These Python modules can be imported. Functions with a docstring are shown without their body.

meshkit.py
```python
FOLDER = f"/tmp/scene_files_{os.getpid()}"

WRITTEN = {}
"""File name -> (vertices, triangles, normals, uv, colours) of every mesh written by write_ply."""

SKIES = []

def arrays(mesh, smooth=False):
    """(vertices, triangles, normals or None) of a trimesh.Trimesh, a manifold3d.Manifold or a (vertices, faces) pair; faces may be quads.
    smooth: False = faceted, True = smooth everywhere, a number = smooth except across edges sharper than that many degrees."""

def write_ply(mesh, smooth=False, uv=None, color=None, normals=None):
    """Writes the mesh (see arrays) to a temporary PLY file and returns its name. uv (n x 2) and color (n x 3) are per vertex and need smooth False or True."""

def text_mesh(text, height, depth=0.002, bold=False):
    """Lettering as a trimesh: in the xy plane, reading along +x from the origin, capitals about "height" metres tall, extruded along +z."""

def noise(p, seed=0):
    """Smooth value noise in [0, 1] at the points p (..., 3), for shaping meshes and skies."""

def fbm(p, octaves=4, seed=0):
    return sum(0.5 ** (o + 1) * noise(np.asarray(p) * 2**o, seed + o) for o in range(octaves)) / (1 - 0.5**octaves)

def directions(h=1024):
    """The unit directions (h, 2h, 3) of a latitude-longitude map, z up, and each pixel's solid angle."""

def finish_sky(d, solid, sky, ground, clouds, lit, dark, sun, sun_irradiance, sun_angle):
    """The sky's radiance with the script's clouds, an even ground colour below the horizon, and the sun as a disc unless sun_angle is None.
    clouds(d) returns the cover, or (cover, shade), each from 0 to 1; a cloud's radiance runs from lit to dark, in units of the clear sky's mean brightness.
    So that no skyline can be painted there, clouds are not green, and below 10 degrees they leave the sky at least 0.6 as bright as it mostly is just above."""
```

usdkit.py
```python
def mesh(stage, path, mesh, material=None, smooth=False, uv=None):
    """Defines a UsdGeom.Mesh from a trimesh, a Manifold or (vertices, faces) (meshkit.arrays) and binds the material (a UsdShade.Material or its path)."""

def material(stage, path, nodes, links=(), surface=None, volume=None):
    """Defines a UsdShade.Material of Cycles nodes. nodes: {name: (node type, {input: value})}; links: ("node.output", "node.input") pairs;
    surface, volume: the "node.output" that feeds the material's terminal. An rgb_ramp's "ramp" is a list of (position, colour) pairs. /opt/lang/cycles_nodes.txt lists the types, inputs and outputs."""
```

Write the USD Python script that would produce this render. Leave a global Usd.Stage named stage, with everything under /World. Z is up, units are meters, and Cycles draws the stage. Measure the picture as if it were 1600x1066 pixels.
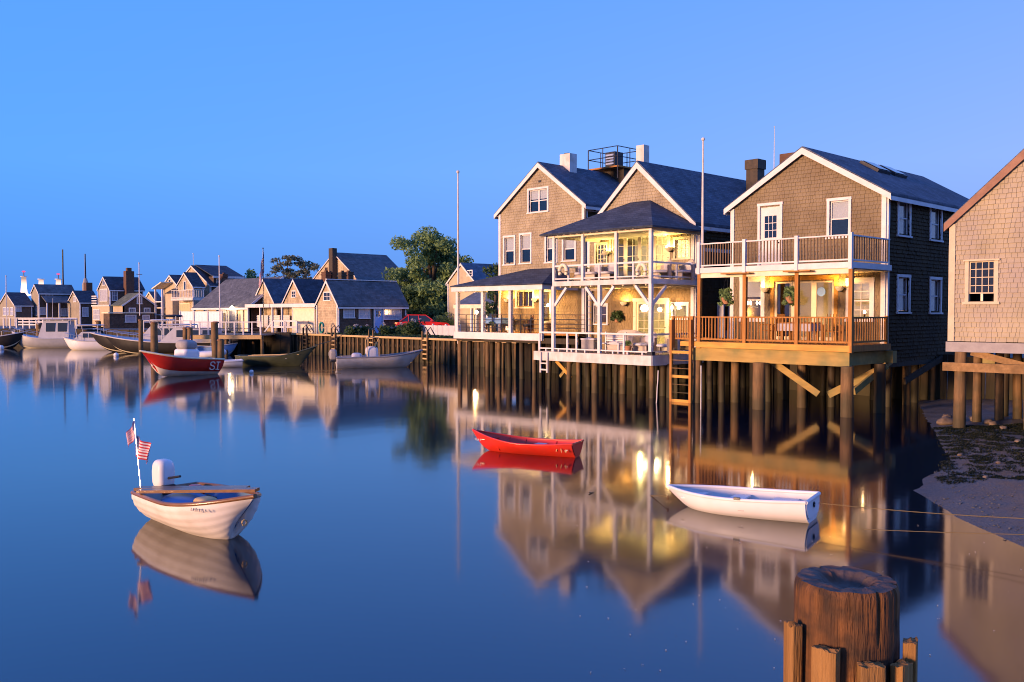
import math, random
import numpy as np
import trimesh, shapely, usdkit
from shapely.geometry import Polygon, box as sbox
from shapely.ops import unary_union
from meshkit import fbm, noise, text_mesh
from pxr import Usd, UsdGeom, UsdLux, UsdShade, Gf, Sdf

stage = Usd.Stage.CreateInMemory()
UsdGeom.SetStageUpAxis(stage, 'Z')
UsdGeom.SetStageMetersPerUnit(stage, 1.0)
UsdGeom.Xform.Define(stage, '/World')
UsdGeom.Scope.Define(stage, '/World/Looks')

# ------------------------------------------------------------------ camera
FPX, PSI, EYE = 1430.0, math.radians(46.2), 3.3          # focal length in pixels of a 1600 wide frame, heading, eye height over the water
PIT = math.atan(44 / FPX)
FW = np.array([math.cos(PSI) * math.cos(PIT), math.sin(PSI) * math.cos(PIT), -math.sin(PIT)])
RT = np.array([math.sin(PSI), -math.cos(PSI), 0.0])
UP = np.cross(RT, FW)
cam = UsdGeom.Camera.Define(stage, '/World/camera')
cam.CreateHorizontalApertureAttr(36.0)
cam.CreateFocalLengthAttr(36.0 * FPX / 1600)
cam.CreateClippingRangeAttr(Gf.Vec2f(0.05, 20000))
cam.AddTransformOp().Set(Gf.Matrix4d(*RT, 0, *UP, 0, *(-FW), 0, 0, 0, EYE, 1))
cam.CreateExposureAttr(0.85)

# ------------------------------------------------------------------ sky and low warm light
SUN_EL, SUN_AZ = math.radians(5.0), math.radians(172.0)   # from the left and a little behind the camera
SD = np.array([math.cos(SUN_EL) * math.cos(SUN_AZ), math.cos(SUN_EL) * math.sin(SUN_AZ), math.sin(SUN_EL)])
sky_mat = usdkit.material(stage, '/World/Looks/sky_look', {
    'sky': ('sky_texture', {'sky_type': 'single_scattering', 'sun_disc': False, 'sun_elevation': SUN_EL, 'sun_rotation': math.atan2(SD[0], SD[1])}),
    'tc': ('texture_coordinate', {}),
    'sep': ('separate_xyz', {}),
    'grad': ('rgb_ramp', {'ramp': [(0.0, (0.68, 3.1, 9.8)), (0.15, (1.25, 4.6, 12.6)), (0.38, (1.05, 4.0, 13.6)), (1.0, (1.2, 3.4, 13.0))]}),
    'east': ('map_range', {'from_min': 1.0, 'from_max': 0.2, 'to_min': 0.0, 'to_max': 1.0, 'clamp': True}),
    'low': ('map_range', {'from_min': 0.0, 'from_max': 0.5, 'to_min': 1.0, 'to_max': 0.12, 'clamp': True}),
    'both': ('math', {'math_type': 'multiply'}),
    'tint': ('mix', {'mix_type': 'mix', 'color1': (0.90, 0.96, 0.97), 'color2': (3.4, 1.22, 0.93)}),
    'gt': ('mix', {'mix_type': 'multiply', 'fac': 1.0}),
    'mx': ('mix', {'mix_type': 'mix', 'fac': 0.9}),
    'bg': ('background_shader', {'strength': 0.055})},
    [('tc.generated', 'sep.vector'), ('sep.z', 'grad.fac'), ('sep.y', 'east.value'), ('sep.z', 'low.value'), ('east.result', 'both.value1'), ('low.result', 'both.value2'),
     ('both.value', 'tint.fac'), ('grad.color', 'gt.color1'), ('tint.color', 'gt.color2'), ('sky.color', 'mx.color1'), ('gt.color', 'mx.color2'), ('mx.color', 'bg.color')],
    surface='bg.background')
dome = UsdLux.DomeLight.Define(stage, '/World/sky')
UsdShade.MaterialBindingAPI.Apply(dome.GetPrim()).Bind(sky_mat)
sun = UsdLux.DistantLight.Define(stage, '/World/sun')
sun.CreateIntensityAttr(1.08)
sun.CreateAngleAttr(10.0)
sun.CreateNormalizeAttr(True)
sun.CreateColorAttr(Gf.Vec3f(1.0, 0.58, 0.34))
_x = np.cross([0, 0, 1.0], SD); _x /= np.linalg.norm(_x); _y = np.cross(SD, _x)
sun.AddTransformOp().Set(Gf.Matrix4d(*_x, 0, *_y, 0, *SD, 0, 0, 0, 30, 1))


def at(px, py, X=None, Y=None, Z=None, d=None):
    """The point of a plane (X, Y, Z or distance d given) that the photograph shows at that pixel; used to measure the place."""
    r = FW + (px - 800) / FPX * RT + (533 - py) / FPX * UP
    t = X / r[0] if X is not None else Y / r[1] if Y is not None else (Z - EYE) / r[2] if Z is not None else d
    return r * t + [0, 0, EYE]


# ------------------------------------------------------------------ materials
M = {}


def N(ramp_from, stops):
    return stops


def surf(name, c1, c2, scale=4.0, stretch=(1, 1, 1), rough=0.75, bump=0.2, bdist=0.01, island=0.0, dirt=None, spec=0.3, detail=5, metallic=0.0, fine=None):
    """A surface whose colour wanders from c1 to c2 with stretched noise; island adds a tone per loose piece; dirt = (colour, scale, amount)."""
    n = {'tc': ('texture_coordinate', {}), 'mp': ('mapping', {'scale': stretch}),
         'no': ('noise_texture', {'scale': scale, 'detail': detail, 'roughness': 0.6}),
         'rp': ('rgb_ramp', {'ramp': [(0.28, c1), (0.72, c2)]}),
         'bsdf': ('principled_bsdf', {'roughness': rough, 'specular_ior_level': spec, 'metallic': metallic})}
    l = [('tc.object', 'mp.vector'), ('mp.vector', 'no.vector'), ('no.fac', 'rp.fac')]
    col = 'rp.color'
    if island:
        n['geo'] = ('geometry', {}); n['ir'] = ('map_range', {'to_min': 1 - island, 'to_max': 1 + island})
        n['im'] = ('mix', {'mix_type': 'multiply', 'fac': 1.0})
        n['icomb'] = ('combine_color', {})
        l += [('geo.random_per_island', 'ir.value'), ('ir.result', 'icomb.r'), ('ir.result', 'icomb.g'), ('ir.result', 'icomb.b'), (col, 'im.color1'), ('icomb.color', 'im.color2')]
        col = 'im.color'
    if dirt:
        n['dn'] = ('noise_texture', {'scale': dirt[1], 'detail': 4})
        n['dr'] = ('map_range', {'from_min': 0.44, 'from_max': 0.66, 'to_min': 0.0, 'to_max': dirt[2], 'clamp': True})
        n['dm'] = ('mix', {'mix_type': 'mix', 'color2': dirt[0]})
        l += [('tc.object', 'dn.vector'), ('dn.fac', 'dr.value'), ('dr.result', 'dm.fac'), (col, 'dm.color1')]
        col = 'dm.color'
    if bump:
        n['bp'] = ('bump', {'strength': bump, 'distance': bdist})
        src = 'no.fac'
        if fine:
            n['fn'] = ('noise_texture', {'scale': fine, 'detail': 3}); l.append(('mp.vector', 'fn.vector')); src = 'fn.fac'
        l += [(src, 'bp.height'), ('bp.normal', 'bsdf.normal')]
    l.append((col, 'bsdf.base_color'))
    if name in ('pile_wood', 'dark_pile', 'plank_dark'):      # weed and wet wood up to the tide mark
        n.update({'gp': ('geometry', {}), 'sz': ('separate_xyz', {}), 'tn': ('noise_texture', {'scale': 3.0, 'detail': 4}), 'ta': ('math', {'math_type': 'multiply_add', 'value2': 0.9}),
                  'tr': ('map_range', {'from_min': .75, 'from_max': 1.35, 'to_min': .75, 'to_max': 0.0, 'clamp': True}), 'tm': ('mix', {'mix_type': 'mix', 'color2': (.035, .032, .014)})})
        l.remove((col, 'bsdf.base_color'))
        l += [('gp.position', 'sz.vector'), ('gp.position', 'tn.vector'), ('tn.fac', 'ta.value1'), ('sz.z', 'ta.value3'), ('ta.value', 'tr.value'), ('tr.result', 'tm.fac'), (col, 'tm.color1'), ('tm.color', 'bsdf.base_color')]
    M[name] = usdkit.material(stage, '/World/Looks/' + name, n, l, surface='bsdf.BSDF')


surf('white_paint', (.52, .49, .47), (.63, .60, .58), 3, spec=.12, rough=.7, bump=.15, bdist=.004, dirt=((.45, .42, .38), 1.3, .35))
surf('worn_white', (.46, .43, .40), (.60, .56, .53), 5, (1, 1, .3), spec=.12, rough=.75, bump=.2, bdist=.004, dirt=((.33, .28, .22), 2.0, .5))
surf('cream_paint', (.58, .50, .34), (.70, .62, .44), 3, spec=.12, rough=.7, bump=.1)
surf('shingle', (.43, .35, .225), (.62, .51, .34), 1.1, rough=.85, bump=.5, bdist=.006, island=.42, fine=40, dirt=((.15, .11, .075), .9, .4))
surf('shingle_old', (.34, .25, .14), (.62, .48, .295), .7, rough=.85, bump=.5, bdist=.006, island=.62, fine=40, dirt=((.12, .08, .045), .6, .55))
surf('shingle_pale', (.37, .305, .205), (.52, .435, .305), .9, rough=.85, bump=.5, bdist=.006, island=.30, fine=40, dirt=((.26, .22, .22), .6, .5))
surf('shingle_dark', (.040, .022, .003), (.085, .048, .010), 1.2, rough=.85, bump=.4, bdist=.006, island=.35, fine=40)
surf('shingle_porch', (.30, .20, .08), (.46, .33, .16), 1.2, rough=.85, bump=.4, bdist=.006, island=.35, fine=40)
surf('wall_core', (.10, .08, .06), (.14, .11, .08), 3, bump=0)
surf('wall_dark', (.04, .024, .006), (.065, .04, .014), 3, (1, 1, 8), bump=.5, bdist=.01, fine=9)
surf('room_wall', (.55, .47, .32), (.62, .53, .38), 1, bump=0)
surf('deck_board', (.17, .11, .07), (.25, .17, .11), 4, (1, 6, 1), bump=.3, island=.2)
surf('cedar', (.30, .125, .030), (.50, .225, .058), 6, (2, 2, .25), spec=.15, rough=.7, bump=.25, bdist=.004, island=.22)
surf('cedar_beam', (.42, .20, .04), (.58, .31, .07), 3, (.4, 3, 3), spec=.12, rough=.7, bump=.2, bdist=.004, dirt=((.25, .16, .05), 1.5, .5))
surf('dark_baluster', (.16, .10, .055), (.26, .17, .09), 6, (2, 2, .3), bump=.2, island=.3)
surf('green_timber', (.26, .165, .04), (.38, .25, .07), 2, (.5, 3, 3), rough=.7, bump=.35, bdist=.01, dirt=((.12, .13, .05), 1.1, .7))
surf('pile_wood', (.12, .064, .024), (.26, .15, .06), 5, (3, 3, .35), rough=.7, bump=.6, bdist=.02, island=.2, dirt=((.06, .045, .02), 1.6, .7))
surf('dark_pile', (.022, .014, .006), (.045, .03, .014), 5, (3, 3, .35), rough=.7, bump=.6, bdist=.02, dirt=((.03, .025, .015), 1.6, .7))  # darkened: shade under the houses is put into this wood colour
surf('bulkhead_wood', (.105, .07, .03), (.19, .13, .06), 5, (3, 3, .3), rough=.75, bump=.5, bdist=.02, island=.35, dirt=((.04, .035, .02), 1.2, .6))
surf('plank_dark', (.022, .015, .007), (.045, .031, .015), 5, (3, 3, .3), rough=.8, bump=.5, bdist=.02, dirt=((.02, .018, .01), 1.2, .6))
surf('cap_wood', (.36, .235, .095), (.48, .33, .15), 3, (3, .4, 3), rough=.7, bump=.2)
surf('brick', (.085, .042, .026), (.15, .072, .04), 6, bump=.4, island=.2)
surf('dark_brick', (.05, .04, .03), (.10, .07, .045), 6, bump=.4, island=.3)
surf('metal_dark', (.025, .025, .03), (.05, .05, .055), 6, rough=.45, bump=.1, metallic=.6)
surf('steel', (.45, .45, .46), (.6, .6, .6), 6, rough=.3, bump=0, metallic=.9)
surf('rust_iron', (.10, .05, .025), (.2, .10, .05), 9, rough=.8, bump=.4)
surf('black_rubber', (.02, .02, .02), (.035, .035, .035), 9, rough=.6, bump=0)
surf('gelcoat', (.56, .54, .53), (.63, .61, .60), 2, rough=.4, bump=.04, spec=.25, dirt=((.55, .50, .45), 2.2, .3))
surf('boat_white', (.58, .53, .47), (.66, .61, .55), 2, rough=.45, bump=.08, spec=.25, dirt=((.45, .38, .30), 2.5, .4))
surf('red_paint', (.52, .022, .010), (.66, .035, .014), 3, rough=.35, bump=.06, spec=.5, dirt=((.40, .03, .02), 3, .5))
surf('boat_red', (.34, .018, .010), (.44, .025, .014), 3, rough=.3, bump=.04, spec=.5)
surf('navy_hull', (.016, .014, .013), (.026, .023, .02), 3, rough=.55, bump=0, spec=.15)
surf('olive_hull', (.035, .042, .024), (.06, .068, .04), 3, rough=.45, bump=.05)
surf('far_boat_white', (.36, .35, .36), (.43, .42, .43), 3, rough=.5, bump=.03, spec=.2)  # darker copy of the boat white; weaker light far off put into colour
surf('grey_hull', (.26, .255, .25), (.32, .31, .30), 3, rough=.4, bump=.03)
surf('bottom_paint', (.30, .07, .05), (.36, .10, .07), 3, rough=.5, bump=0)
surf('varnish', (.13, .055, .02), (.22, .10, .035), 6, (.3, 3, 3), rough=.3, bump=.1, spec=.5)
surf('blue_door', (.19, .36, .62), (.24, .42, .68), 3, rough=.5, bump=.1)
surf('blue_paint', (.12, .22, .40), (.16, .28, .48), 3, rough=.5, bump=.05)
surf('grey_canvas', (.22, .20, .20), (.30, .28, .27), 4, rough=.9, bump=.3)
surf('dark_canvas', (.02, .022, .03), (.035, .037, .045), 4, rough=.9, bump=.3)
surf('cushion', (.42, .40, .44), (.52, .50, .53), 5, rough=.9, bump=.2)
surf('wicker', (.36, .29, .24), (.50, .42, .36), 30, rough=.8, bump=.8, bdist=.01)
surf('blind', (.60, .54, .48), (.66, .60, .54), 2, (1, 1, 12), rough=.8, bump=.3, bdist=.01)
surf('curtain', (.36, .31, .27), (.48, .42, .36), 3, (14, 14, .5), rough=.9, bump=.6, bdist=.03)
surf('frame_tan', (.40, .33, .23), (.50, .42, .30), 4, rough=.8, bump=.1, spec=.1)
surf('beam_brown', (.19, .11, .045), (.30, .18, .08), 4, (3, .5, 3), rough=.8, bump=.3, spec=.1, dirt=((.08, .05, .025), 2, .6))
surf('brown_trim', (.20, .11, .075), (.28, .16, .11), 4, rough=.8, bump=.1, spec=.1)
surf('rope', (.10, .07, .03), (.16, .115, .05), 40, rough=.9, bump=.3)
surf('hose', (.02, .20, .14), (.03, .26, .18), 9, rough=.5, bump=0)
surf('terracotta', (.30, .14, .07), (.38, .19, .10), 8, rough=.8, bump=.2)
surf('post_wood', (.05, .021, .008), (.17, .068, .018), 9, (3, 3, .28), rough=.8, bump=1.0, bdist=.010, fine=38, dirt=((.02, .012, .007), 9, .85))
surf('post_top', (.05, .032, .024), (.12, .082, .065), 14, rough=.8, bump=.9, bdist=.012, dirt=((.12, .045, .02), 6, .8))
surf('post_board', (.15, .072, .018), (.27, .135, .038), 6, (3, 3, .3), rough=.7, bump=.7, bdist=.008, fine=45, dirt=((.10, .06, .025), 4, .6))
surf('pebble', (.09, .085, .08), (.19, .175, .16), 9, rough=.85, bump=.2, island=.4)
surf('stone', (.16, .11, .07), (.28, .20, .13), 5, rough=.85, bump=.6, bdist=.02, island=.3)
surf('leaf_litter', (.02, .04, .012), (.05, .07, .02), 8, bump=.3)
surf('bark', (.06, .045, .03), (.11, .08, .05), 8, (2, 2, .4), bump=.6, bdist=.03)
surf('car_red', (.55, .02, .02), (.60, .025, .025), 2, rough=.2, bump=0, spec=.6)
surf('car_blue', (.04, .10, .22), (.05, .12, .26), 2, rough=.2, bump=0, spec=.6)
surf('car_glass', (.015, .018, .022), (.02, .024, .03), 2, rough=.06, bump=0, spec=.6)
surf('far_tan', (.36, .28, .18), (.45, .36, .24), 2.5, rough=.85, bump=.3, bdist=.02, dirt=((.28, .22, .15), .7, .5))
surf('far_grey', (.22, .19, .14), (.29, .25, .19), 2.5, rough=.85, bump=.3, bdist=.02, dirt=((.18, .15, .11), .7, .5))
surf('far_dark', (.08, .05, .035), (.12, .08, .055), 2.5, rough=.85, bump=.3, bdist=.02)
surf('far_white', (.66, .62, .62), (.76, .72, .72), 2.5, rough=.7, bump=.1)


def courses(name, c1, c2, row, width, rough=.85, axis='z'):
    """Roofing or cladding in courses: rows along the height, tabs along the surface; object space, works on any orientation."""
    n = {'tc': ('texture_coordinate', {}), 'sp': ('separate_xyz', {}), 'su': ('math', {'math_type': 'add'}), 'cb': ('combine_xyz', {}),
         'br': ('brick_texture', {'color1': c1, 'color2': c2, 'mortar': tuple(.45 * x for x in c1), 'scale': 1.0, 'brick_width': width, 'row_height': row, 'mortar_size': .008, 'mortar_smooth': .6, 'bias': 0.0}),
         'no': ('noise_texture', {'scale': 1.4, 'detail': 6, 'roughness': .7}), 'rp': ('map_range', {'from_min': .3, 'from_max': .7, 'to_min': .6, 'to_max': 1.4}),
         'cc': ('combine_color', {}), 'mu': ('mix', {'mix_type': 'multiply', 'fac': 1.0}),
         'bp': ('bump', {'strength': .5, 'distance': .012}), 'bsdf': ('principled_bsdf', {'roughness': rough, 'specular_ior_level': .3})}
    l = [('tc.object', 'sp.vector'), ('sp.x', 'su.value1'), ('sp.y', 'su.value2'), ('su.value', 'cb.x'), ('sp.z', 'cb.y'), ('cb.vector', 'br.vector'),
         ('tc.object', 'no.vector'), ('no.fac', 'rp.value'), ('rp.result', 'cc.r'), ('rp.result', 'cc.g'), ('rp.result', 'cc.b'), ('br.color', 'mu.color1'), ('cc.color', 'mu.color2'),
         ('mu.color', 'bsdf.base_color'), ('br.fac', 'bp.height'), ('bp.normal', 'bsdf.normal')]
    n['bp'][1]['invert'] = True
    M[name] = usdkit.material(stage, '/World/Looks/' + name, n, l, surface='bsdf.BSDF')


courses('roof', (.055, .066, .090), (.085, .10, .130), .10, .30)
courses('roof_black', (.026, .032, .046), (.046, .055, .074), .12, .30)
courses('roof_grey', (.075, .078, .085), (.105, .108, .118), .12, .35)
courses('roof_blue', (.075, .095, .13), (.10, .125, .17), .12, .35)
courses('roof_moss', (.075, .085, .055), (.10, .11, .075), .12, .35)
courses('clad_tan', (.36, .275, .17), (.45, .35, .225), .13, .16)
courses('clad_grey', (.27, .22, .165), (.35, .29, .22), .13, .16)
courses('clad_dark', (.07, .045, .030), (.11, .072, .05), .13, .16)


def pane_mat(name, tint=(.85, .88, .9)):
    M[name] = usdkit.material(stage, '/World/Looks/' + name, {
        't': ('transparent_bsdf', {'color': tint}), 'g': ('glossy_bsdf', {'color': (1, 1, 1), 'roughness': .01}),
        'lw': ('layer_weight', {'blend': .5}), 'pw': ('math', {'math_type': 'power', 'value2': 5.0}), 'f': ('math', {'math_type': 'multiply_add', 'value2': .92, 'value3': .06}), 'm': ('mix_closure', {})},
        [('lw.facing', 'pw.value1'), ('pw.value', 'f.value1'), ('f.value', 'm.fac'), ('t.BSDF', 'm.closure1'), ('g.BSDF', 'm.closure2')], surface='m.closure')


pane_mat('glass')
pane_mat('glass_dim', (.55, .58, .62))


def glow(name, col, strength):
    M[name] = usdkit.material(stage, '/World/Looks/' + name, {'e': ('emission', {'color': col, 'strength': strength})}, [], surface='e.emission')


glow('bulb', (1, .62, .24), 9.0)
glow('bulb_hot', (1, .72, .36), 14.0)
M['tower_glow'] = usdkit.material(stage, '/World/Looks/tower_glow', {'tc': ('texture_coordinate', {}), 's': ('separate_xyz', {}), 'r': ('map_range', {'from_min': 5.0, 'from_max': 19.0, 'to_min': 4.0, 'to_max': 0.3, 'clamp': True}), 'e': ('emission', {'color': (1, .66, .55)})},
    [('tc.object', 's.vector'), ('s.z', 'r.value'), ('r.result', 'e.strength')], surface='e.emission')  # floodlight on the shaft put into emission, fading with height
glow('bulb_red', (.8, .10, .30), .7)
glow('lit_pane', (1, .62, .28), .55)
glow('lit_dim', (1, .60, .30), .22)
glow('tail_lamp', (1, .35, .15), 1.0)


def leaf_mat(name, c1, c2):
    M[name] = usdkit.material(stage, '/World/Looks/' + name, {
        'geo': ('geometry', {}), 'rp': ('rgb_ramp', {'ramp': [(0, c1), (1, c2)]}),
        'p': ('principled_bsdf', {'roughness': .6, 'specular_ior_level': .25}), 't': ('translucent_bsdf', {}), 'm': ('mix_closure', {'fac': .3})},
        [('geo.random_per_island', 'rp.fac'), ('rp.color', 'p.base_color'), ('rp.color', 't.color'), ('p.BSDF', 'm.closure1'), ('t.BSDF', 'm.closure2')], surface='m.closure')


leaf_mat('leaf', (.16, .24, .085), (.29, .38, .15))
leaf_mat('leaf_dark', (.05, .09, .03), (.11, .16, .055))
leaf_mat('weed', (.012, .016, .006), (.035, .04, .012))
leaf_mat('leaf_dry', (.12, .13, .08), (.20, .21, .12))
leaf_mat('blossom', (.45, .42, .42), (.62, .56, .58))
leaf_mat('grass_blade', (.02, .05, .02), (.05, .10, .035))

M['water'] = usdkit.material(stage, '/World/Looks/water', {
    'tc': ('texture_coordinate', {}), 'm1': ('mapping', {'scale': (1, 1, 1)}), 'n1': ('noise_texture', {'scale': .55, 'detail': 3, 'roughness': .45}),
    'b1': ('bump', {'strength': .10, 'distance': .03}),
    'p': ('principled_bsdf', {'base_color': (.001, .002, .004), 'roughness': .075, 'ior': 1.85, 'specular_ior_level': .5})},
    [('tc.object', 'm1.vector'), ('m1.vector', 'n1.vector'), ('n1.fac', 'b1.height'), ('b1.normal', 'p.normal')], surface='p.BSDF')

M['mud'] = usdkit.material(stage, '/World/Looks/mud', {
    'tc': ('texture_coordinate', {}), 'n1': ('noise_texture', {'scale': 1.3, 'detail': 8, 'roughness': .7}), 'n2': ('noise_texture', {'scale': 22, 'detail': 4, 'roughness': .7}),
    'rp': ('rgb_ramp', {'ramp': [(.3, (.045, .04, .034)), (.55, (.085, .075, .064)), (.8, (.14, .125, .105))]}),
    'vo': ('voronoi_texture', {'scale': 14.0}), 'vr': ('map_range', {'from_min': 0.0, 'from_max': .5, 'to_min': 1.0, 'to_max': .0, 'clamp': True}),
    'ad': ('math', {'math_type': 'add'}), 'rr': ('map_range', {'from_min': .35, 'from_max': .65, 'to_min': .28, 'to_max': .75, 'clamp': True}),
    'bp': ('bump', {'strength': .7, 'distance': .03}), 'p': ('principled_bsdf', {'specular_ior_level': .5})},
    [('tc.object', 'n1.vector'), ('tc.object', 'n2.vector'), ('tc.object', 'vo.vector'), ('vo.distance', 'vr.value'), ('n2.fac', 'ad.value1'), ('vr.result', 'ad.value2'), ('n1.fac', 'rp.fac'),
     ('rp.color', 'p.base_color'), ('n1.fac', 'rr.value'), ('rr.result', 'p.roughness'), ('ad.value', 'bp.height'), ('bp.normal', 'p.normal')], surface='p.BSDF')
surf('lawn', (.03, .06, .02), (.06, .10, .035), 3, rough=.9, bump=.8, bdist=.03, fine=60)

M['flag_cloth'] = usdkit.material(stage, '/World/Looks/flag_cloth', {
    'p': ('principled_bsdf', {'roughness': .8}), 'c': ('vertex_color', {'layer_name': 'displayColor'})}, [('c.color', 'p.base_color')], surface='p.BSDF')

# ------------------------------------------------------------------ building helpers
R = random.Random(7)
_used = {}


def _path(parent, name):
    base = parent.GetPath() if parent else Sdf.Path('/World')
    k = (str(base), name)
    i = _used.get(k, 0)
    _used[k] = i + 1
    return str(base) + '/' + (name if i == 0 else f'{name}_{i:03d}')


def tag(p, label=None, cat=None, group=None, kind=None):
    for k, v in (('label', label), ('category', cat), ('group', group), ('kind', kind)):
        if v:
            p.SetCustomDataByKey(k, v)
    return p


def thing(name, label, cat, loc=(0, 0, 0), rz=0.0, group=None, ry=0.0):
    x = UsdGeom.Xform.Define(stage, _path(None, name))
    x.AddTranslateOp().Set(Gf.Vec3d(*map(float, loc)))
    if rz:
        x.AddRotateZOp().Set(float(rz))
    if ry:
        x.AddRotateYOp().Set(float(ry))
    return tag(x.GetPrim(), label, cat, group)


def copy(src, loc, rz=0.0, label=None, group=None):
    """Another instance of a finished thing at a new place."""
    was = src.GetCustomData()
    name = src.GetName()
    while name[-4:-3] == '_' and name[-3:].isdigit():
        name = name[:-4]
    r = thing(name, label or was['label'], was['category'], loc, rz, group or was.get('group'))
    r.GetReferences().AddInternalReference(src.GetPath())
    r.SetInstanceable(True)
    return r


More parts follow.
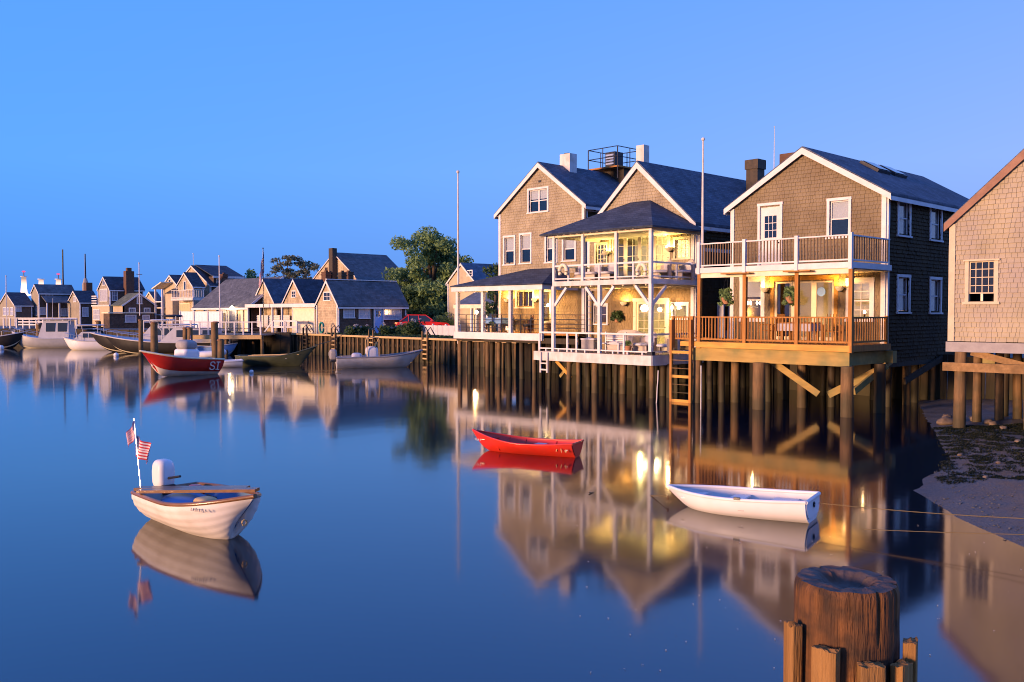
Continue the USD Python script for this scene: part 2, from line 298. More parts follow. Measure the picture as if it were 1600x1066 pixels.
class MB:
    """Collects shapes that become ONE mesh."""
    def __init__(s):
        s.v, s.f, s.n = [], [], 0

    def add(s, v, f):
        v = np.asarray(v, float); f = np.asarray(f, int)
        if f.shape[1] == 4:
            f = np.vstack([f[:, [0, 1, 2]], f[:, [0, 2, 3]]])
        s.v.append(v); s.f.append(f + s.n); s.n += len(v)
        return s

    def tm(s, m):
        return s.add(m.vertices, m.faces)

    BF = [(0, 3, 2, 1), (4, 5, 6, 7), (0, 1, 5, 4), (1, 2, 6, 5), (2, 3, 7, 6), (3, 0, 4, 7)]

    def obox(s, c, ax, ay, az):
        c, ax, ay, az = (np.asarray(q, float) for q in (c, ax, ay, az))
        if np.dot(np.cross(ax, ay), az) < 0:
            ax = -ax
        return s.add([c - ax - ay - az, c + ax - ay - az, c + ax + ay - az, c - ax + ay - az, c - ax - ay + az, c + ax - ay + az, c + ax + ay + az, c - ax + ay + az], s.BF)

    def box(s, x0, x1, y0, y1, z0, z1):
        return s.obox(((x0 + x1) / 2, (y0 + y1) / 2, (z0 + z1) / 2), ((abs(x1 - x0)) / 2, 0, 0), (0, abs(y1 - y0) / 2, 0), (0, 0, abs(z1 - z0) / 2))

    def bar(s, p, q, w, h, up=(0, 0, 1)):
        p, q = np.asarray(p, float), np.asarray(q, float)
        d = q - p; u = d / np.linalg.norm(d)
        side = np.cross(u, up); ln = np.linalg.norm(side)
        side = side / ln if ln > 1e-6 else np.array([1.0, 0, 0])
        tp = np.cross(side, u)
        return s.obox((p + q) / 2, d / 2, side * w / 2, tp * h / 2)

    def cyl(s, p, q, r0, r1=None, n=10, cap=True):
        return s.tube([p, q], [r0, r0 if r1 is None else r1], n, cap)

    def tube(s, pts, rad, n=8, cap=True):
        pts = np.asarray(pts, float); rad = np.broadcast_to(rad, (len(pts),))
        t = np.gradient(pts, axis=0); t /= np.linalg.norm(t, axis=1, keepdims=True) + 1e-12
        ref = np.array([0, 0, 1.0]) if np.abs(t[:, 2]).mean() < .9 else np.array([1.0, 0, 0])
        a = np.cross(t, ref); a /= np.linalg.norm(a, axis=1, keepdims=True) + 1e-12
        b = np.cross(t, a)
        th = np.arange(n) * 2 * math.pi / n
        v = pts[:, None] + rad[:, None, None] * (np.cos(th)[None, :, None] * a[:, None] + np.sin(th)[None, :, None] * b[:, None])
        k = len(pts); i, j = np.meshgrid(np.arange(k - 1), np.arange(n), indexing='ij')
        q = np.stack([i * n + j, i * n + (j + 1) % n, (i + 1) * n + (j + 1) % n, (i + 1) * n + j], -1).reshape(-1, 4)
        V = v.reshape(-1, 3); Fc = np.vstack([q[:, [0, 1, 2]], q[:, [0, 2, 3]]])
        if cap:
            V = np.vstack([V, pts[0], pts[-1]])
            e = [(k * n, (j + 1) % n, j) for j in range(n)] + [(k * n + 1, (k - 1) * n + j, (k - 1) * n + (j + 1) % n) for j in range(n)]
            Fc = np.vstack([Fc, e])
        return s.add(V, Fc)

    def ball(s, c, r, sub=1):
        m = trimesh.creation.icosphere(sub, 1.0)
        return s.add(m.vertices * np.asarray(r) + np.asarray(c), m.faces)

    def lathe(s, prof, c=(0, 0, 0), n=16):
        prof = np.asarray(prof, float); th = np.arange(n) * 2 * math.pi / n
        v = np.stack([prof[:, None, 0] * np.cos(th), prof[:, None, 0] * np.sin(th), np.repeat(prof[:, None, 1], n, 1)], -1).reshape(-1, 3) + np.asarray(c)
        k = len(prof); i, j = np.meshgrid(np.arange(k - 1), np.arange(n), indexing='ij')
        return s.add(v, np.stack([i * n + j, i * n + (j + 1) % n, (i + 1) * n + (j + 1) % n, (i + 1) * n + j], -1).reshape(-1, 4))

    def extr(s, poly, fn, t0, t1):
        """A shapely polygon extruded from t0 to t1 and mapped by fn(u, v, t) -> xyz."""
        for g in getattr(poly, 'geoms', [poly]):
            if g.is_empty or g.area < 1e-6:
                continue
            m = trimesh.creation.extrude_polygon(g, 1.0, engine='earcut')
            v = np.asarray(m.vertices)
            w = np.array([fn(a, b, t0 + (t1 - t0) * c) for a, b, c in v])
            s.add(w, m.faces if t1 > t0 else m.faces)
        return s

    def grid(s, P, closed_u=False, flip=False):
        P = np.asarray(P, float); k, n = P.shape[:2]
        i, j = np.meshgrid(np.arange(k - 1), np.arange(n if closed_u else n - 1), indexing='ij')
        q = np.stack([i * n + j, i * n + (j + 1) % n, (i + 1) * n + (j + 1) % n, (i + 1) * n + j], -1).reshape(-1, 4)
        return s.add(P.reshape(-1, 3), q[:, ::-1] if flip else q)

    def out(s):
        return (np.vstack(s.v), np.vstack(s.f))


def part(name, mb, mat, parent=None, label=None, kind=None, smooth=False, cat=None, group=None):
    m = usdkit.mesh(stage, _path(parent, name), mb.out() if isinstance(mb, MB) else mb, M[mat] if isinstance(mat, str) else mat, smooth)
    p = m.GetPrim()
    tag(p, label, cat, group, kind)
    return p


class Frame:
    """A wall plane in a thing's own space: s along the wall to the right as seen from outside, n outward, z up."""
    def __init__(f, ox, oy, deg):
        a = math.radians(deg); f.o = np.array([ox, oy, 0.0]); f.S = np.array([math.cos(a), math.sin(a), 0]); f.N = np.array([math.sin(a), -math.cos(a), 0])

    def p(f, s, n, z):
        return f.o + f.S * s + f.N * n + np.array([0, 0, z])

    def box(f, mb, s0, s1, n0, n1, z0, z1):
        return mb.obox(f.p((s0 + s1) / 2, (n0 + n1) / 2, (z0 + z1) / 2), f.S * abs(s1 - s0) / 2, f.N * abs(n1 - n0) / 2, np.array([0, 0, abs(z1 - z0) / 2]))


def wall(parent, fr, poly, holes, skin, core='wall_core', thick=.14, row=.135, wid=.15, shingles=True, name='wall', lip=.034):
    """A wall with real openings; its shingles are wedge pieces in courses, joined (each is under ten pixels)."""
    P = Polygon(poly)
    H = unary_union([sbox(a, c, b, d) for a, b, c, d in holes]) if holes else None
    Q = P.difference(H) if H is not None else P
    mb = MB()
    mb.extr(Q, lambda s, z, t: fr.p(s, t, z), -thick, 0.0)
    w = part(name, mb, core if shingles else skin, parent)
    if not shingles:
        return w
    shapely.prepare(Q)
    s0, z0, s1, z1 = P.bounds
    V, Fc, n = [], [], 0
    z, k = z0, 0
    while z < z1:
        s = s0 - R.random() * wid
        while s < s1:
            ww = wid * R.uniform(.55, 1.35)
            a, b = max(s, s0) + .004, min(s + ww, s1) - .004
            s += ww
            if b - a < .02:
                continue
            zb = z + R.uniform(-.006, .006); zt = z + row * 1.12
            c = [(a, zb), (b, zb), (b, zb + row * .8), (a, zb + row * .8)]
            ok = shapely.contains_xy(Q, [q[0] for q in c], [q[1] for q in c])
            if not ok.all():
                if ok.sum() < 2:
                    continue
                m = shapely.contains_xy(P, [(a + b) / 2], [zb + row * .5])[0]
                if H is not None and H.intersects(sbox(a, zb, b, zb + row * .9)):
                    hx = H.intersection(sbox(a, zb, b, zb + row * .9)).area / ((b - a) * row * .9)
                    if hx > .5:
                        continue
                    # cut back beside the opening
                    for (h0, h1, hz0, hz1) in holes:
                        if hz0 < zb + row * .5 < hz1:
                            if a < h0 < b: b = h0
                            if a < h1 < b: a = h1
                    if b - a < .015:
                        continue
                elif not m:
                    continue
            l1 = lip * R.uniform(.8, 1.35); l0 = .003
            V += [fr.p(a, 0, zb), fr.p(b, 0, zb), fr.p(b, l1, zb), fr.p(a, l1, zb), fr.p(a, l0, zt), fr.p(b, l0, zt)]
            Fc += [(n + 3, n + 2, n + 5), (n + 3, n + 5, n + 4), (n, n + 1, n + 2), (n, n + 2, n + 3), (n, n + 3, n + 4), (n + 1, n + 5, n + 2)]
            n += 6
        z += row; k += 1
    part('shingles', (np.array(V), np.array(Fc)), skin, w, kind='stuff')
    return w


def window(parent, fr, s0, s1, z0, z1, cols=2, rows=2, case=.10, trim='white_paint', blind=.5, sill=True, dbl=True, lit=None, mull=1, curtain='blind', proud=.06, head=None, deep=.06):
    """A window whose outer casing spans s0..s1, z0..z1: casing, sash with bars, panes, blind."""
    mb = MB(); h = case if head is None else head
    fr.box(mb, s0, s0 + case, -.05, proud, z0 + case * .6, z1 - h)
    fr.box(mb, s1 - case, s1, -.05, proud, z0 + case * .6, z1 - h)
    fr.box(mb, s0 - .01, s1 + .01, -.05, proud + .004, z1 - h, z1)
    fr.box(mb, s0 - (.03 if sill else 0), s1 + (.03 if sill else 0), -.05, proud + (.04 if sill else .002), z0, z0 + case * .6)
    w = part('window', mb, trim, parent)
    a0, a1, b0, b1 = s0 + case, s1 - case, z0 + case * .6, z1 - h
    n0 = -deep
    for m in range(mull):
        x0 = a0 + (a1 - a0) * m / mull; x1 = a0 + (a1 - a0) * (m + 1) / mull
        sm = MB(); t = .045
        fr.box(sm, x0, x0 + t, n0 - .015, n0 + .02, b0, b1); fr.box(sm, x1 - t, x1, n0 - .015, n0 + .02, b0, b1)
        fr.box(sm, x0 + t, x1 - t, n0 - .015, n0 + .02, b0, b0 + t); fr.box(sm, x0 + t, x1 - t, n0 - .015, n0 + .02, b1 - t, b1)
        if dbl:
            fr.box(sm, x0 + t, x1 - t, n0 - .018, n0 + .022, (b0 + b1) / 2 - .025, (b0 + b1) / 2 + .025)
        for c in range(1, cols):
            x = x0 + (x1 - x0) * c / cols
            fr.box(sm, x - .011, x + .011, n0 - .012, n0 + .014, b0 + t, b1 - t)
        for r in range(1, rows):
            zz = b0 + (b1 - b0) * r / rows
            if dbl and abs(zz - (b0 + b1) / 2) < .03:
                continue
            fr.box(sm, x0 + t, x1 - t, n0 - .012, n0 + .013, zz - .011, zz + .011)
        part('sash', sm, trim, w)
        pm = MB(); fr.box(pm, x0 + .01, x1 - .01, n0 - .004, n0 + .001, b0 + .01, b1 - .01)
        part('pane', pm, 'glass', w)
        if blind > 0:
            bm = MB(); fr.box(bm, x0 + .01, x1 - .01, n0 - .05, n0 - .042, b1 - (b1 - b0) * blind, b1 - .01)
            part('blind', bm, curtain, w)
        if lit:
            lm = MB(); fr.box(lm, x0 + .01, x1 - .01, n0 - .09, n0 - .08, b0 + .01, b1 - .01)
            part('lit_shade', lm, lit, w)
    return w, (a0 - .0, a1 + .0, b0, b1)


def door(parent, fr, s0, s1, z0, z1, leaf='white_paint', trim='white_paint', cols=3, rows=3, g0=.5, g1=.92, case=.10, gs=.2, glass='glass', handle=True, proud=.06, off=0.0):
    mb = MB()
    if off:
        _f = fr; fr = Frame(0, 0, 0); fr.S, fr.N, fr.o = _f.S, _f.N, _f.o + _f.N * off
    fr.box(mb, s0, s0 + case, -.05, proud, z0, z1 - case); fr.box(mb, s1 - case, s1, -.05, proud, z0, z1 - case)
    fr.box(mb, s0 - .02, s1 + .02, -.05, proud + .01, z1 - case, z1)
    dr = part('door', mb, trim, parent)
    a0, a1, b1 = s0 + case, s1 - case, z1 - case
    w = a1 - a0; x0, x1 = a0 + w * gs, a1 - w * gs; y0, y1 = z0 + (b1 - z0) * g0, z0 + (b1 - z0) * g1
    lm = MB()
    fr.box(lm, a0, x0, -.06, -.015, z0, b1); fr.box(lm, x1, a1, -.06, -.015, z0, b1)
    fr.box(lm, x0, x1, -.06, -.015, z0, y0); fr.box(lm, x0, x1, -.06, -.015, y1, b1)
    for c in range(1, cols):
        x = x0 + (x1 - x0) * c / cols; fr.box(lm, x - .011, x + .011, -.05, -.02, y0, y1)
    for r in range(1, rows):
        z = y0 + (y1 - y0) * r / rows; fr.box(lm, x0, x1, -.049, -.021, z - .011, z + .011)
    part('leaf', lm, leaf, dr)
    pm = MB(); fr.box(pm, x0, x1, -.040, -.034, y0, y1); part('pane', pm, glass, dr)
    if handle:
        hm = MB(); hm.ball(fr.p(a1 - .07, .02, z0 + 1.0), .03); part('handle', hm, 'metal_dark', dr)
    return dr


def gable_roof(parent, w, L, ze, zr, side=.28, front=.22, back=.2, th=.11, mat='roof', trim='white_paint', rake=.20, rake_back=False, eave=True, x0=0.0, wing=0):
    """Roof over local x x0..x0+w, y 0..L (ridge along y) with rake and eave boards."""
    hw = w / 2; sl = (zr - ze) / hw; nx = math.sqrt(1 + sl * sl)
    for k, sg in enumerate((-1, 1)):
        xe = x0 + hw + sg * (hw + side); zz = ze - sl * side
        xr = x0 + hw
        mb = MB(); d = th
        v = []
        for y in (-front, L + back):
            v += [(xr, y, zr + .02), (xe, y, zz + .02), (xe, y, zz + .02 + d * nx * .9), (xr, y, zr + .02 + d * nx)]
        mb.add(v, [(0, 1, 2, 3), (7, 6, 5, 4), (0, 4, 5, 1), (1, 5, 6, 2), (2, 6, 7, 3), (3, 7, 4, 0)] if sg > 0 else [(3, 2, 1, 0), (4, 5, 6, 7), (1, 5, 4, 0), (2, 6, 5, 1), (3, 7, 6, 2), (0, 4, 7, 3)])
        part('roof', mb, mat, parent)
        for yy, ok in ((-front - .02, True), (L + back - .01, rake_back)):
            if ok:
                rb = MB(); q = Polygon([(xr, zr + .02 + d * nx * .55), (xe, zz + .02 + d * nx * .55), (xe, zz + .02 + d * nx * .55 - rake), (xr, zr + .02 + d * nx * .55 - rake * nx)])
                rb.extr(q, lambda a, b, t: (a, t, b), yy, yy + .035)
                part('rake_board', rb, trim, parent)
        if eave:
            eb = MB(); eb.box(min(xe, xe - sg * .035) if sg > 0 else xe, max(xe, xe + .035) if sg < 0 else xe, -front + .02, L + back - .02, zz - .12, zz + .03)
            eb.box(x0 + hw + sg * hw + (0 if sg > 0 else -side + .04), x0 + hw + sg * hw + (side - .04 if sg > 0 else 0), -front + .05, L + back - .05, zz - .02, zz + .0)
            part('eave_board', eb, trim, parent)


def corner_board(parent, fr, s, z0, z1, wid=.14, other=None, mat='white_paint', proud=.062):
    mb = MB(); fr.box(mb, s, s + wid, -.02, proud, z0, z1)
    part('corner_board', mb, mat, parent)


def pile(parent, x, y, z0, z1, r, mat='pile_wood', n=11, lean=None, name='pile', label=None):
    lean = lean or (R.uniform(-.022, .022), R.uniform(-.022, .022))
    k = 6; zs = np.linspace(z0, z1, k); th = np.arange(n) * 2 * math.pi / n
    sd = R.randint(0, 9999)
    rr = r * (1.06 - .10 * np.linspace(0, 1, k))[:, None] * (1 + .09 * (noise(np.stack(np.broadcast_arrays(np.cos(th)[None] * 1.6 + sd, np.sin(th)[None] * 1.6, zs[:, None] * .7), -1)) - .5))
    cx = x + lean[0] * (zs - z0); cy = y + lean[1] * (zs - z0)
    P = np.stack([cx[:, None] + rr * np.cos(th), cy[:, None] + rr * np.sin(th), np.repeat(zs[:, None], n, 1)], -1)
    mb = MB(); mb.grid(P, closed_u=True)
    top = np.vstack([P[-1], [[cx[-1], cy[-1], z1 + r * .06]]])
    mb.add(top, [(j, (j + 1) % n, n) for j in range(n)])
    return part(name, mb, mat, parent, label, smooth=40)


def rail(parent, p, q, zb, zt, n, top=(.09, .045), bot=(.05, .06), bal=(.035, .035), mr='cedar', mbal='cedar', bname='baluster', lowgap=.0):
    """Top rail, bottom rail and single balusters between p and q (local x, y)."""
    p, q = np.array(p, float), np.array(q, float)
    a, b = np.append(p, zt - top[1] / 2), np.append(q, zt - top[1] / 2)
    part('top_rail', MB().bar(a, b, *top), mr, parent)
    if bot:
        a, b = np.append(p, zb + bot[1] / 2), np.append(q, zb + bot[1] / 2)
        part('bottom_rail', MB().bar(a, b, *bot), mr, parent)
    d = (q - p) / np.linalg.norm(q - p); sd = np.array([-d[1], d[0], 0]); d3 = np.append(d, 0)
    for k in range(n):
        c = p + (q - p) * (k + .5) / n
        z0, z1 = zb + (bot[1] if bot else lowgap), zt - top[1]
        part(bname, MB().obox((c[0], c[1], (z0 + z1) / 2), d3 * bal[0] / 2, sd * bal[1] / 2, (0, 0, (z1 - z0) / 2)), mbal, parent)


def post(parent, x, y, z0, z1, w, mat='white_paint', name='post'):
    return part(name, MB().box(x - w / 2, x + w / 2, y - w / 2, y + w / 2, z0, z1), mat, parent)


def chimney(parent, x, y, z0, z1, w, dd, mat, cap=True, name='chimney'):
    mb = MB().box(x - w / 2, x + w / 2, y - dd / 2, y + dd / 2, z0, z1)
    if cap == 'corbel':
        mb.box(x - w / 2 - .05, x + w / 2 + .05, y - dd / 2 - .05, y + dd / 2 + .05, z1 - .42, z1 + .03); mb.box(x - w / 2 + .1, x + w / 2 - .1, y - dd / 2 + .1, y + dd / 2 - .1, z1 + .03, z1 + .06)
    elif cap:
        mb.box(x - w / 2 - .05, x + w / 2 + .05, y - dd / 2 - .05, y + dd / 2 + .05, z1 - .30, z1 - .18)
        mb.box(x - w / 2 - .03, x + w / 2 + .03, y - dd / 2 - .03, y + dd / 2 + .03, z1 - .02, z1 + .06)
        mb.box(x - w / 5, x + w / 5, y - dd / 5, y + dd / 5, z1 + .03, z1 + .22)
    return part(name, mb, mat, parent)


def lamp_light(parent, loc, inten, col=(1, .62, .28), rad=.06):
    l = UsdLux.SphereLight.Define(stage, str(parent.GetPath()) + '/light')
    l.AddTranslateOp().Set(Gf.Vec3d(*map(float, loc)))
    l.CreateRadiusAttr(rad); l.CreateIntensityAttr(float(inten)); l.CreateNormalizeAttr(True); l.CreateColorAttr(Gf.Vec3f(*col))


def leaves(mb_pts, n, size, rng, squash=.7):
    """n leaf quads around the given centres (c, radius)."""
    tot = sum(r ** 2 for _, r in mb_pts)
    V, Fc = [], []
    k = 0
    for c, r in mb_pts:
        m = max(4, int(n * r * r / tot))
        d = rng.normal(size=(m, 3)); d /= np.linalg.norm(d, axis=1, keepdims=True)
        P = np.asarray(c) + d * r * (rng.random((m, 1)) ** .45) * [1, 1, squash]
        a = rng.normal(size=(m, 3)); a /= np.linalg.norm(a, axis=1, keepdims=True)
        b = np.cross(a, rng.normal(size=(m, 3))); b /= np.linalg.norm(b, axis=1, keepdims=True) + 1e-9
        s = size * rng.uniform(.6, 1.4, (m, 1))
        q = np.stack([P - a * s, P - b * s * .55, P + a * s, P + b * s * .55], 1)
        V.append(q.reshape(-1, 3))
        i = k + 4 * np.arange(m)
        Fc.append(np.stack([i, i + 1, i + 2, i + 3], 1)); k += 4 * m
    V, Fc = np.vstack(V), np.vstack(Fc)
    return V, np.vstack([Fc[:, [0, 1, 2]], Fc[:, [0, 2, 3]]])
# ------------------------------------------------------------------ the setting: water, ground, bulkhead
wv = MB().add([(-3000, -3000, 0), (3000, -3000, 0), (3000, 3000, 0), (-3000, 3000, 0)], [(0, 1, 2, 3)])
tag(part('water', wv, 'water'), kind='structure')

BA, BB = np.array([37.25, 37.0]), np.array([38.8, 66.4])            # line of the timber bulkhead
shore = [(-600, -60), (2, -6), (9.5, 1.0), (13.9, 4.15), (15.3, 5.6), (17.0, 7.05), (18.5, 7.45), (21.1, 7.95), (24.1, 9.3), (27.6, 11.0), (31.7, 12.9), (36.4, 15), (37.4, 24), tuple(BA), tuple(BB), (37.2, 80), (32, 96), (22, 108), (-20, 118), (-400, 190), (-400, 2500), (2500, 2500), (2500, -600), (-600, -600)]
LAND = Polygon(shore)
shapely.prepare(LAND)


def ground_z(X, Y):
    p = shapely.points(X, Y)
    ins = shapely.contains_xy(LAND, X, Y)
    dist = shapely.distance(LAND.exterior, p) * np.where(ins, 1, -1)
    steep = np.clip(dist / .3, -1, 1) * .8 + .8
    steep = np.where(dist < 0, -.8, np.minimum(steep, 1.6))
    mud = np.interp(dist, [-4, 0, 1.5, 5, 9, 13], [-.7, 0, .07, .25, .75, 1.6])
    bump_ = (fbm(np.stack([X * .8, Y * .8, 0 * X], -1), 4, 3) - .5) * np.clip(dist, 0, 1.5) * .16
    k = np.clip((Y - 20) / 8, 0, 1)
    return mud * (1 - k) + steep * k + bump_ * (1 - k)


gx = np.concatenate([[-2500, -600, -100], np.arange(-20, 8, 2.0), np.arange(8, 36.6, .35), np.arange(36.6, 39.6, .12), np.arange(39.6, 60, 1.0), [70, 100, 200, 500, 2500]])
gy = np.concatenate([[-600, -200, -60, -20], np.arange(-8, 14, .35), np.arange(14, 40, .6), np.arange(40, 130, 2.0), [150, 200, 400, 1000, 2500]])
GX, GY = np.meshgrid(gx, gy, indexing='ij')
gm = MB(); gm.grid(np.stack([GX, GY, ground_z(GX.ravel(), GY.ravel()).reshape(GX.shape)], -1))
tag(part('ground', gm, 'mud', smooth=True), kind='structure')
lm = MB(); ld = (BB - BA) / np.linalg.norm(BB - BA); lnrm = np.array([ld[1], -ld[0]])
q0, q1 = BA + lnrm * .35, BA + ld * 25.5 + lnrm * .35
lm.add([(*q0, 1.62), (*(q0 + lnrm * 26), 1.64), (*(q1 + lnrm * 26), 1.64), (*q1, 1.62)], [(0, 1, 2, 3)])
tag(part('lawn', lm, 'lawn'), kind='structure')

# bulkhead: single planks, piles and a cap timber; the thing runs along local x
blen = np.linalg.norm(BB - BA)
bk = thing('timber_bulkhead', 'long brown timber bulkhead of upright planks holding back the lawn and cottages', 'bulkhead', (*BA, 0), math.degrees(math.atan2(ld[1], ld[0])))
x = -1.2
while x < blen + 3:
    w = R.uniform(.26, .36); o = R.uniform(-.02, .03)
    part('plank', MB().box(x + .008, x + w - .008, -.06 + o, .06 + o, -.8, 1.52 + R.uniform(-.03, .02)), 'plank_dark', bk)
    x += w
for k in range(52):
    pile(bk, -.9 + k * .585 + R.uniform(-.05, .05), .15, -.8, 1.50, R.uniform(.055, .08), 'pile_wood', 8)
part('cap_timber', MB().box(-1.2, blen + 3, -.12, .28, 1.53, 1.66), 'cap_wood', bk)
part('waling', MB().box(-1.2, blen, .064, .095, .95, 1.12), 'plank_dark', bk)


sb = thing('far_sea_wall', 'dark wall of upright timbers under the far wharves, with added stretches darkening behind the piles', 'sea wall', (0, 0, 0))
_k = 0
_segs = [(shore[_i], shore[_i + 1]) for _i in range(14, 18)] + [((36.2, 14.6), (37.2, 24)), ((37.2, 24), (37.25, 36.4)), ((38.2, 8.0), (36.2, 14.6)), ((38.2, -2.0), (38.2, 8.0))]  # stretches behind the house piles are added to keep those gaps dark
for _a, _b in _segs:
    _a, _b = np.array(_a, float), np.array(_b, float); _u = (_b - _a) / np.linalg.norm(_b - _a); _a, _b = _a - _u * 1.0, _b + _u * 1.0; _l = np.linalg.norm(_b - _a); _d = np.append((_b - _a) / _l, 0); _n = np.array([-_d[1], _d[0], 0])
    _m = int(_l / .6)
    for _j in range(_m):
        _c = np.append(_a, 0) + _d * (_j + .5) * _l / _m + _n * R.uniform(.85, .95)
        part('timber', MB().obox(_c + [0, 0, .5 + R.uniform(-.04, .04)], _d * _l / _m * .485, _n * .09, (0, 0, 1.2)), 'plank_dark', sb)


def PX(px, py, X, YL):
    p = at(px, py, X=X)
    return YL - p[1], p[2]


def WX(px0, px1, py0, py1, X, YL):
    """Window box in a front wall: left, right, bottom, top (local x, z)."""
    m = (px0 + px1) / 2
    return PX(px0, py0, X, YL)[0], PX(px1, py0, X, YL)[0], PX(m, py1, X, YL)[1], PX(m, py0, X, YL)[1]


def WY(px0, px1, py0, py1, Y, X0):
    m = (px0 + px1) / 2
    return at(px0, py0, Y=Y)[0] - X0, at(px1, py0, Y=Y)[0] - X0, at(m, py1, Y=Y)[2], at(m, py0, Y=Y)[2]


def slab(parent, name, mat, x0, x1, y0, y1, z0, z1):
    return part(name, MB().box(x0, x1, y0, y1, z0, z1), mat, parent)


def deck_boards(parent, x0, x1, y0, y1, z, mat='deck_board', along='x', bw=.14):
    """The deck's boards, one part each."""
    a, b = (y0, y1) if along == 'x' else (x0, x1)
    k = a
    while k < b - .02:
        e = min(k + bw, b)
        if along == 'x':
            part('deck_board', MB().box(x0, x1, k + .004, e - .004, z - .035, z), mat, parent)
        else:
            part('deck_board', MB().box(k + .004, e - .004, y0, y1, z - .035, z), mat, parent)
        k = e


def brace(parent, p, q, w=.09, h=.16, mat='worn_white', name='brace'):
    return part(name, MB().bar(p, q, w, h), mat, parent)


def pile_field(parent, xs, ys, ztop, mat='dark_pile', r=(.11, .15), jit=.25, zb=-.9):
    for yy in ys:
        for xx in xs:
            pile(parent, xx + R.uniform(-jit, jit), yy + R.uniform(-jit, jit), zb, ztop, R.uniform(*r), mat, 9)


# ================================================================== HOUSE 3: weathered house with cedar deck
X3, Y3, W3, L3, E3, T3 = 30.9, 19.89, 6.13, 10.3, 7.37, 9.20
h = thing('waterfront_house', 'brown shingled two storey house with white upper balcony over an orange cedar deck', 'house', (X3, Y3, 0), -90)
F, RTW, LFT = Frame(0, 0, 0), Frame(W3, 0, 90), Frame(0, L3, -90)
B3 = 2.02
ud = WX(1185, 1223.5, 317, 409, X3, Y3); ud = (ud[0], ud[1], 4.92, ud[3])
uw = WX(1293, 1331, 309, 373, X3, Y3)
lw = WX(1157, 1196, 432, 503, X3, Y3); rw = WX(1323, 1367, 434, 503, X3, Y3)
fd = WX(1205, 1310, 431, 540, X3, Y3); fd = (fd[0], fd[1], 2.27, fd[3])
ins = lambda q, c=.10, b=.06: (q[0] + c, q[1] - c, q[2] + b, q[3] - c)
wall(h, F, [(0, B3), (W3, B3), (W3, E3), (W3 / 2, T3), (0, E3)], [(ud[0] + .1, ud[1] - .1, ud[2], ud[3] - .1), ins(uw), ins(lw), ins(rw), (fd[0] + .14, fd[1] - .14, fd[2], fd[3] - .16)], 'shingle_old')
door(h, F, *ud, cols=3, rows=3, g0=.50, g1=.84, gs=.2)
window(h, F, *uw, cols=1, rows=1, blind=.5)
window(h, F, *lw, cols=1, rows=1, blind=.42, case=.16)
window(h, F, *rw, cols=2, rows=4, blind=.45, case=.16)
# triple glazed door
mb = MB(); c = .14
F.box(mb, fd[0], fd[0] + c, -.05, .05, fd[2], fd[3] - .16); F.box(mb, fd[1] - c, fd[1], -.05, .05, fd[2], fd[3] - .16); F.box(mb, fd[0] - .03, fd[1] + .03, -.05, .06, fd[3] - .16, fd[3])
td = part('glazed_door', mb, 'cedar_beam', h)
for k in range(3):
    a = fd[0] + c + (fd[1] - fd[0] - 2 * c) * k / 3; b = fd[0] + c + (fd[1] - fd[0] - 2 * c) * (k + 1) / 3; t = fd[3] - .16
    lm = MB(); F.box(lm, a, a + .1, -.06, -.01, fd[2], t); F.box(lm, b - .1, b, -.06, -.01, fd[2], t); F.box(lm, a + .1, b - .1, -.06, -.01, fd[2], fd[2] + .16); F.box(lm, a + .1, b - .1, -.06, -.01, t - .1, t)
    part('leaf', lm, 'cream_paint', td)
    pm = MB(); F.box(pm, a + .1, b - .1, -.04, -.034, fd[2] + .16, t - .1); part('pane', pm, 'glass', td)
# dark side wall
sw = [WY(1401, 1422, 309, 371, Y3 - W3, X3), WY(1451.6, 1471, 321, 378, Y3 - W3, X3), WY(1400, 1421, 429, 490.5, Y3 - W3, X3), WY(1451, 1470, 433, 491, Y3 - W3, X3)]
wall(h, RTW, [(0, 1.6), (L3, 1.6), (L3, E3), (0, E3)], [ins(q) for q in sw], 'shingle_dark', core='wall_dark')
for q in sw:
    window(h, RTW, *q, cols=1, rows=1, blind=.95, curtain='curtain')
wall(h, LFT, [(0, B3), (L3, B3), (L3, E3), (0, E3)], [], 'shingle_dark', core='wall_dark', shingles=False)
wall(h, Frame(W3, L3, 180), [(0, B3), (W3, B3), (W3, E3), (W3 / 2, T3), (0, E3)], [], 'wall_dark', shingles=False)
slab(h, 'floor', 'room_wall', .15, W3 - .15, .15, L3 - .15, 2.05, 2.25)
slab(h, 'floor', 'room_wall', .15, W3 - .15, .15, L3 - .15, 4.72, 4.9)
slab(h, 'interior_wall', 'room_wall', .15, W3 - .15, 4.2, 4.3, 2.25, 4.72)
slab(h, 'ceiling', 'room_wall', .15, W3 - .15, .15, L3 - .15, 7.2, 7.3)
gable_roof(h, W3, L3, E3, T3, side=.22, front=.18)
for s in (0, W3 - .16):
    corner_board(h, F, s, B3 - (.0), E3 - .05, .16)
corner_board(h, RTW, 0.002, B3, E3 - .02, .12); corner_board(h, RTW, L3 - .12, 2.0, E3 - .02, .12)
part('frieze_board', (lambda m: RTW.box(m, .12, L3 - .12, 0, .03, E3 - .22, E3 - .02) or m)(MB()), 'white_paint', h)
part('skirt_board', (lambda m: RTW.box(m, 0, L3, -.02, .03, 1.42, 1.6) or m)(MB()), 'dark_pile', h)
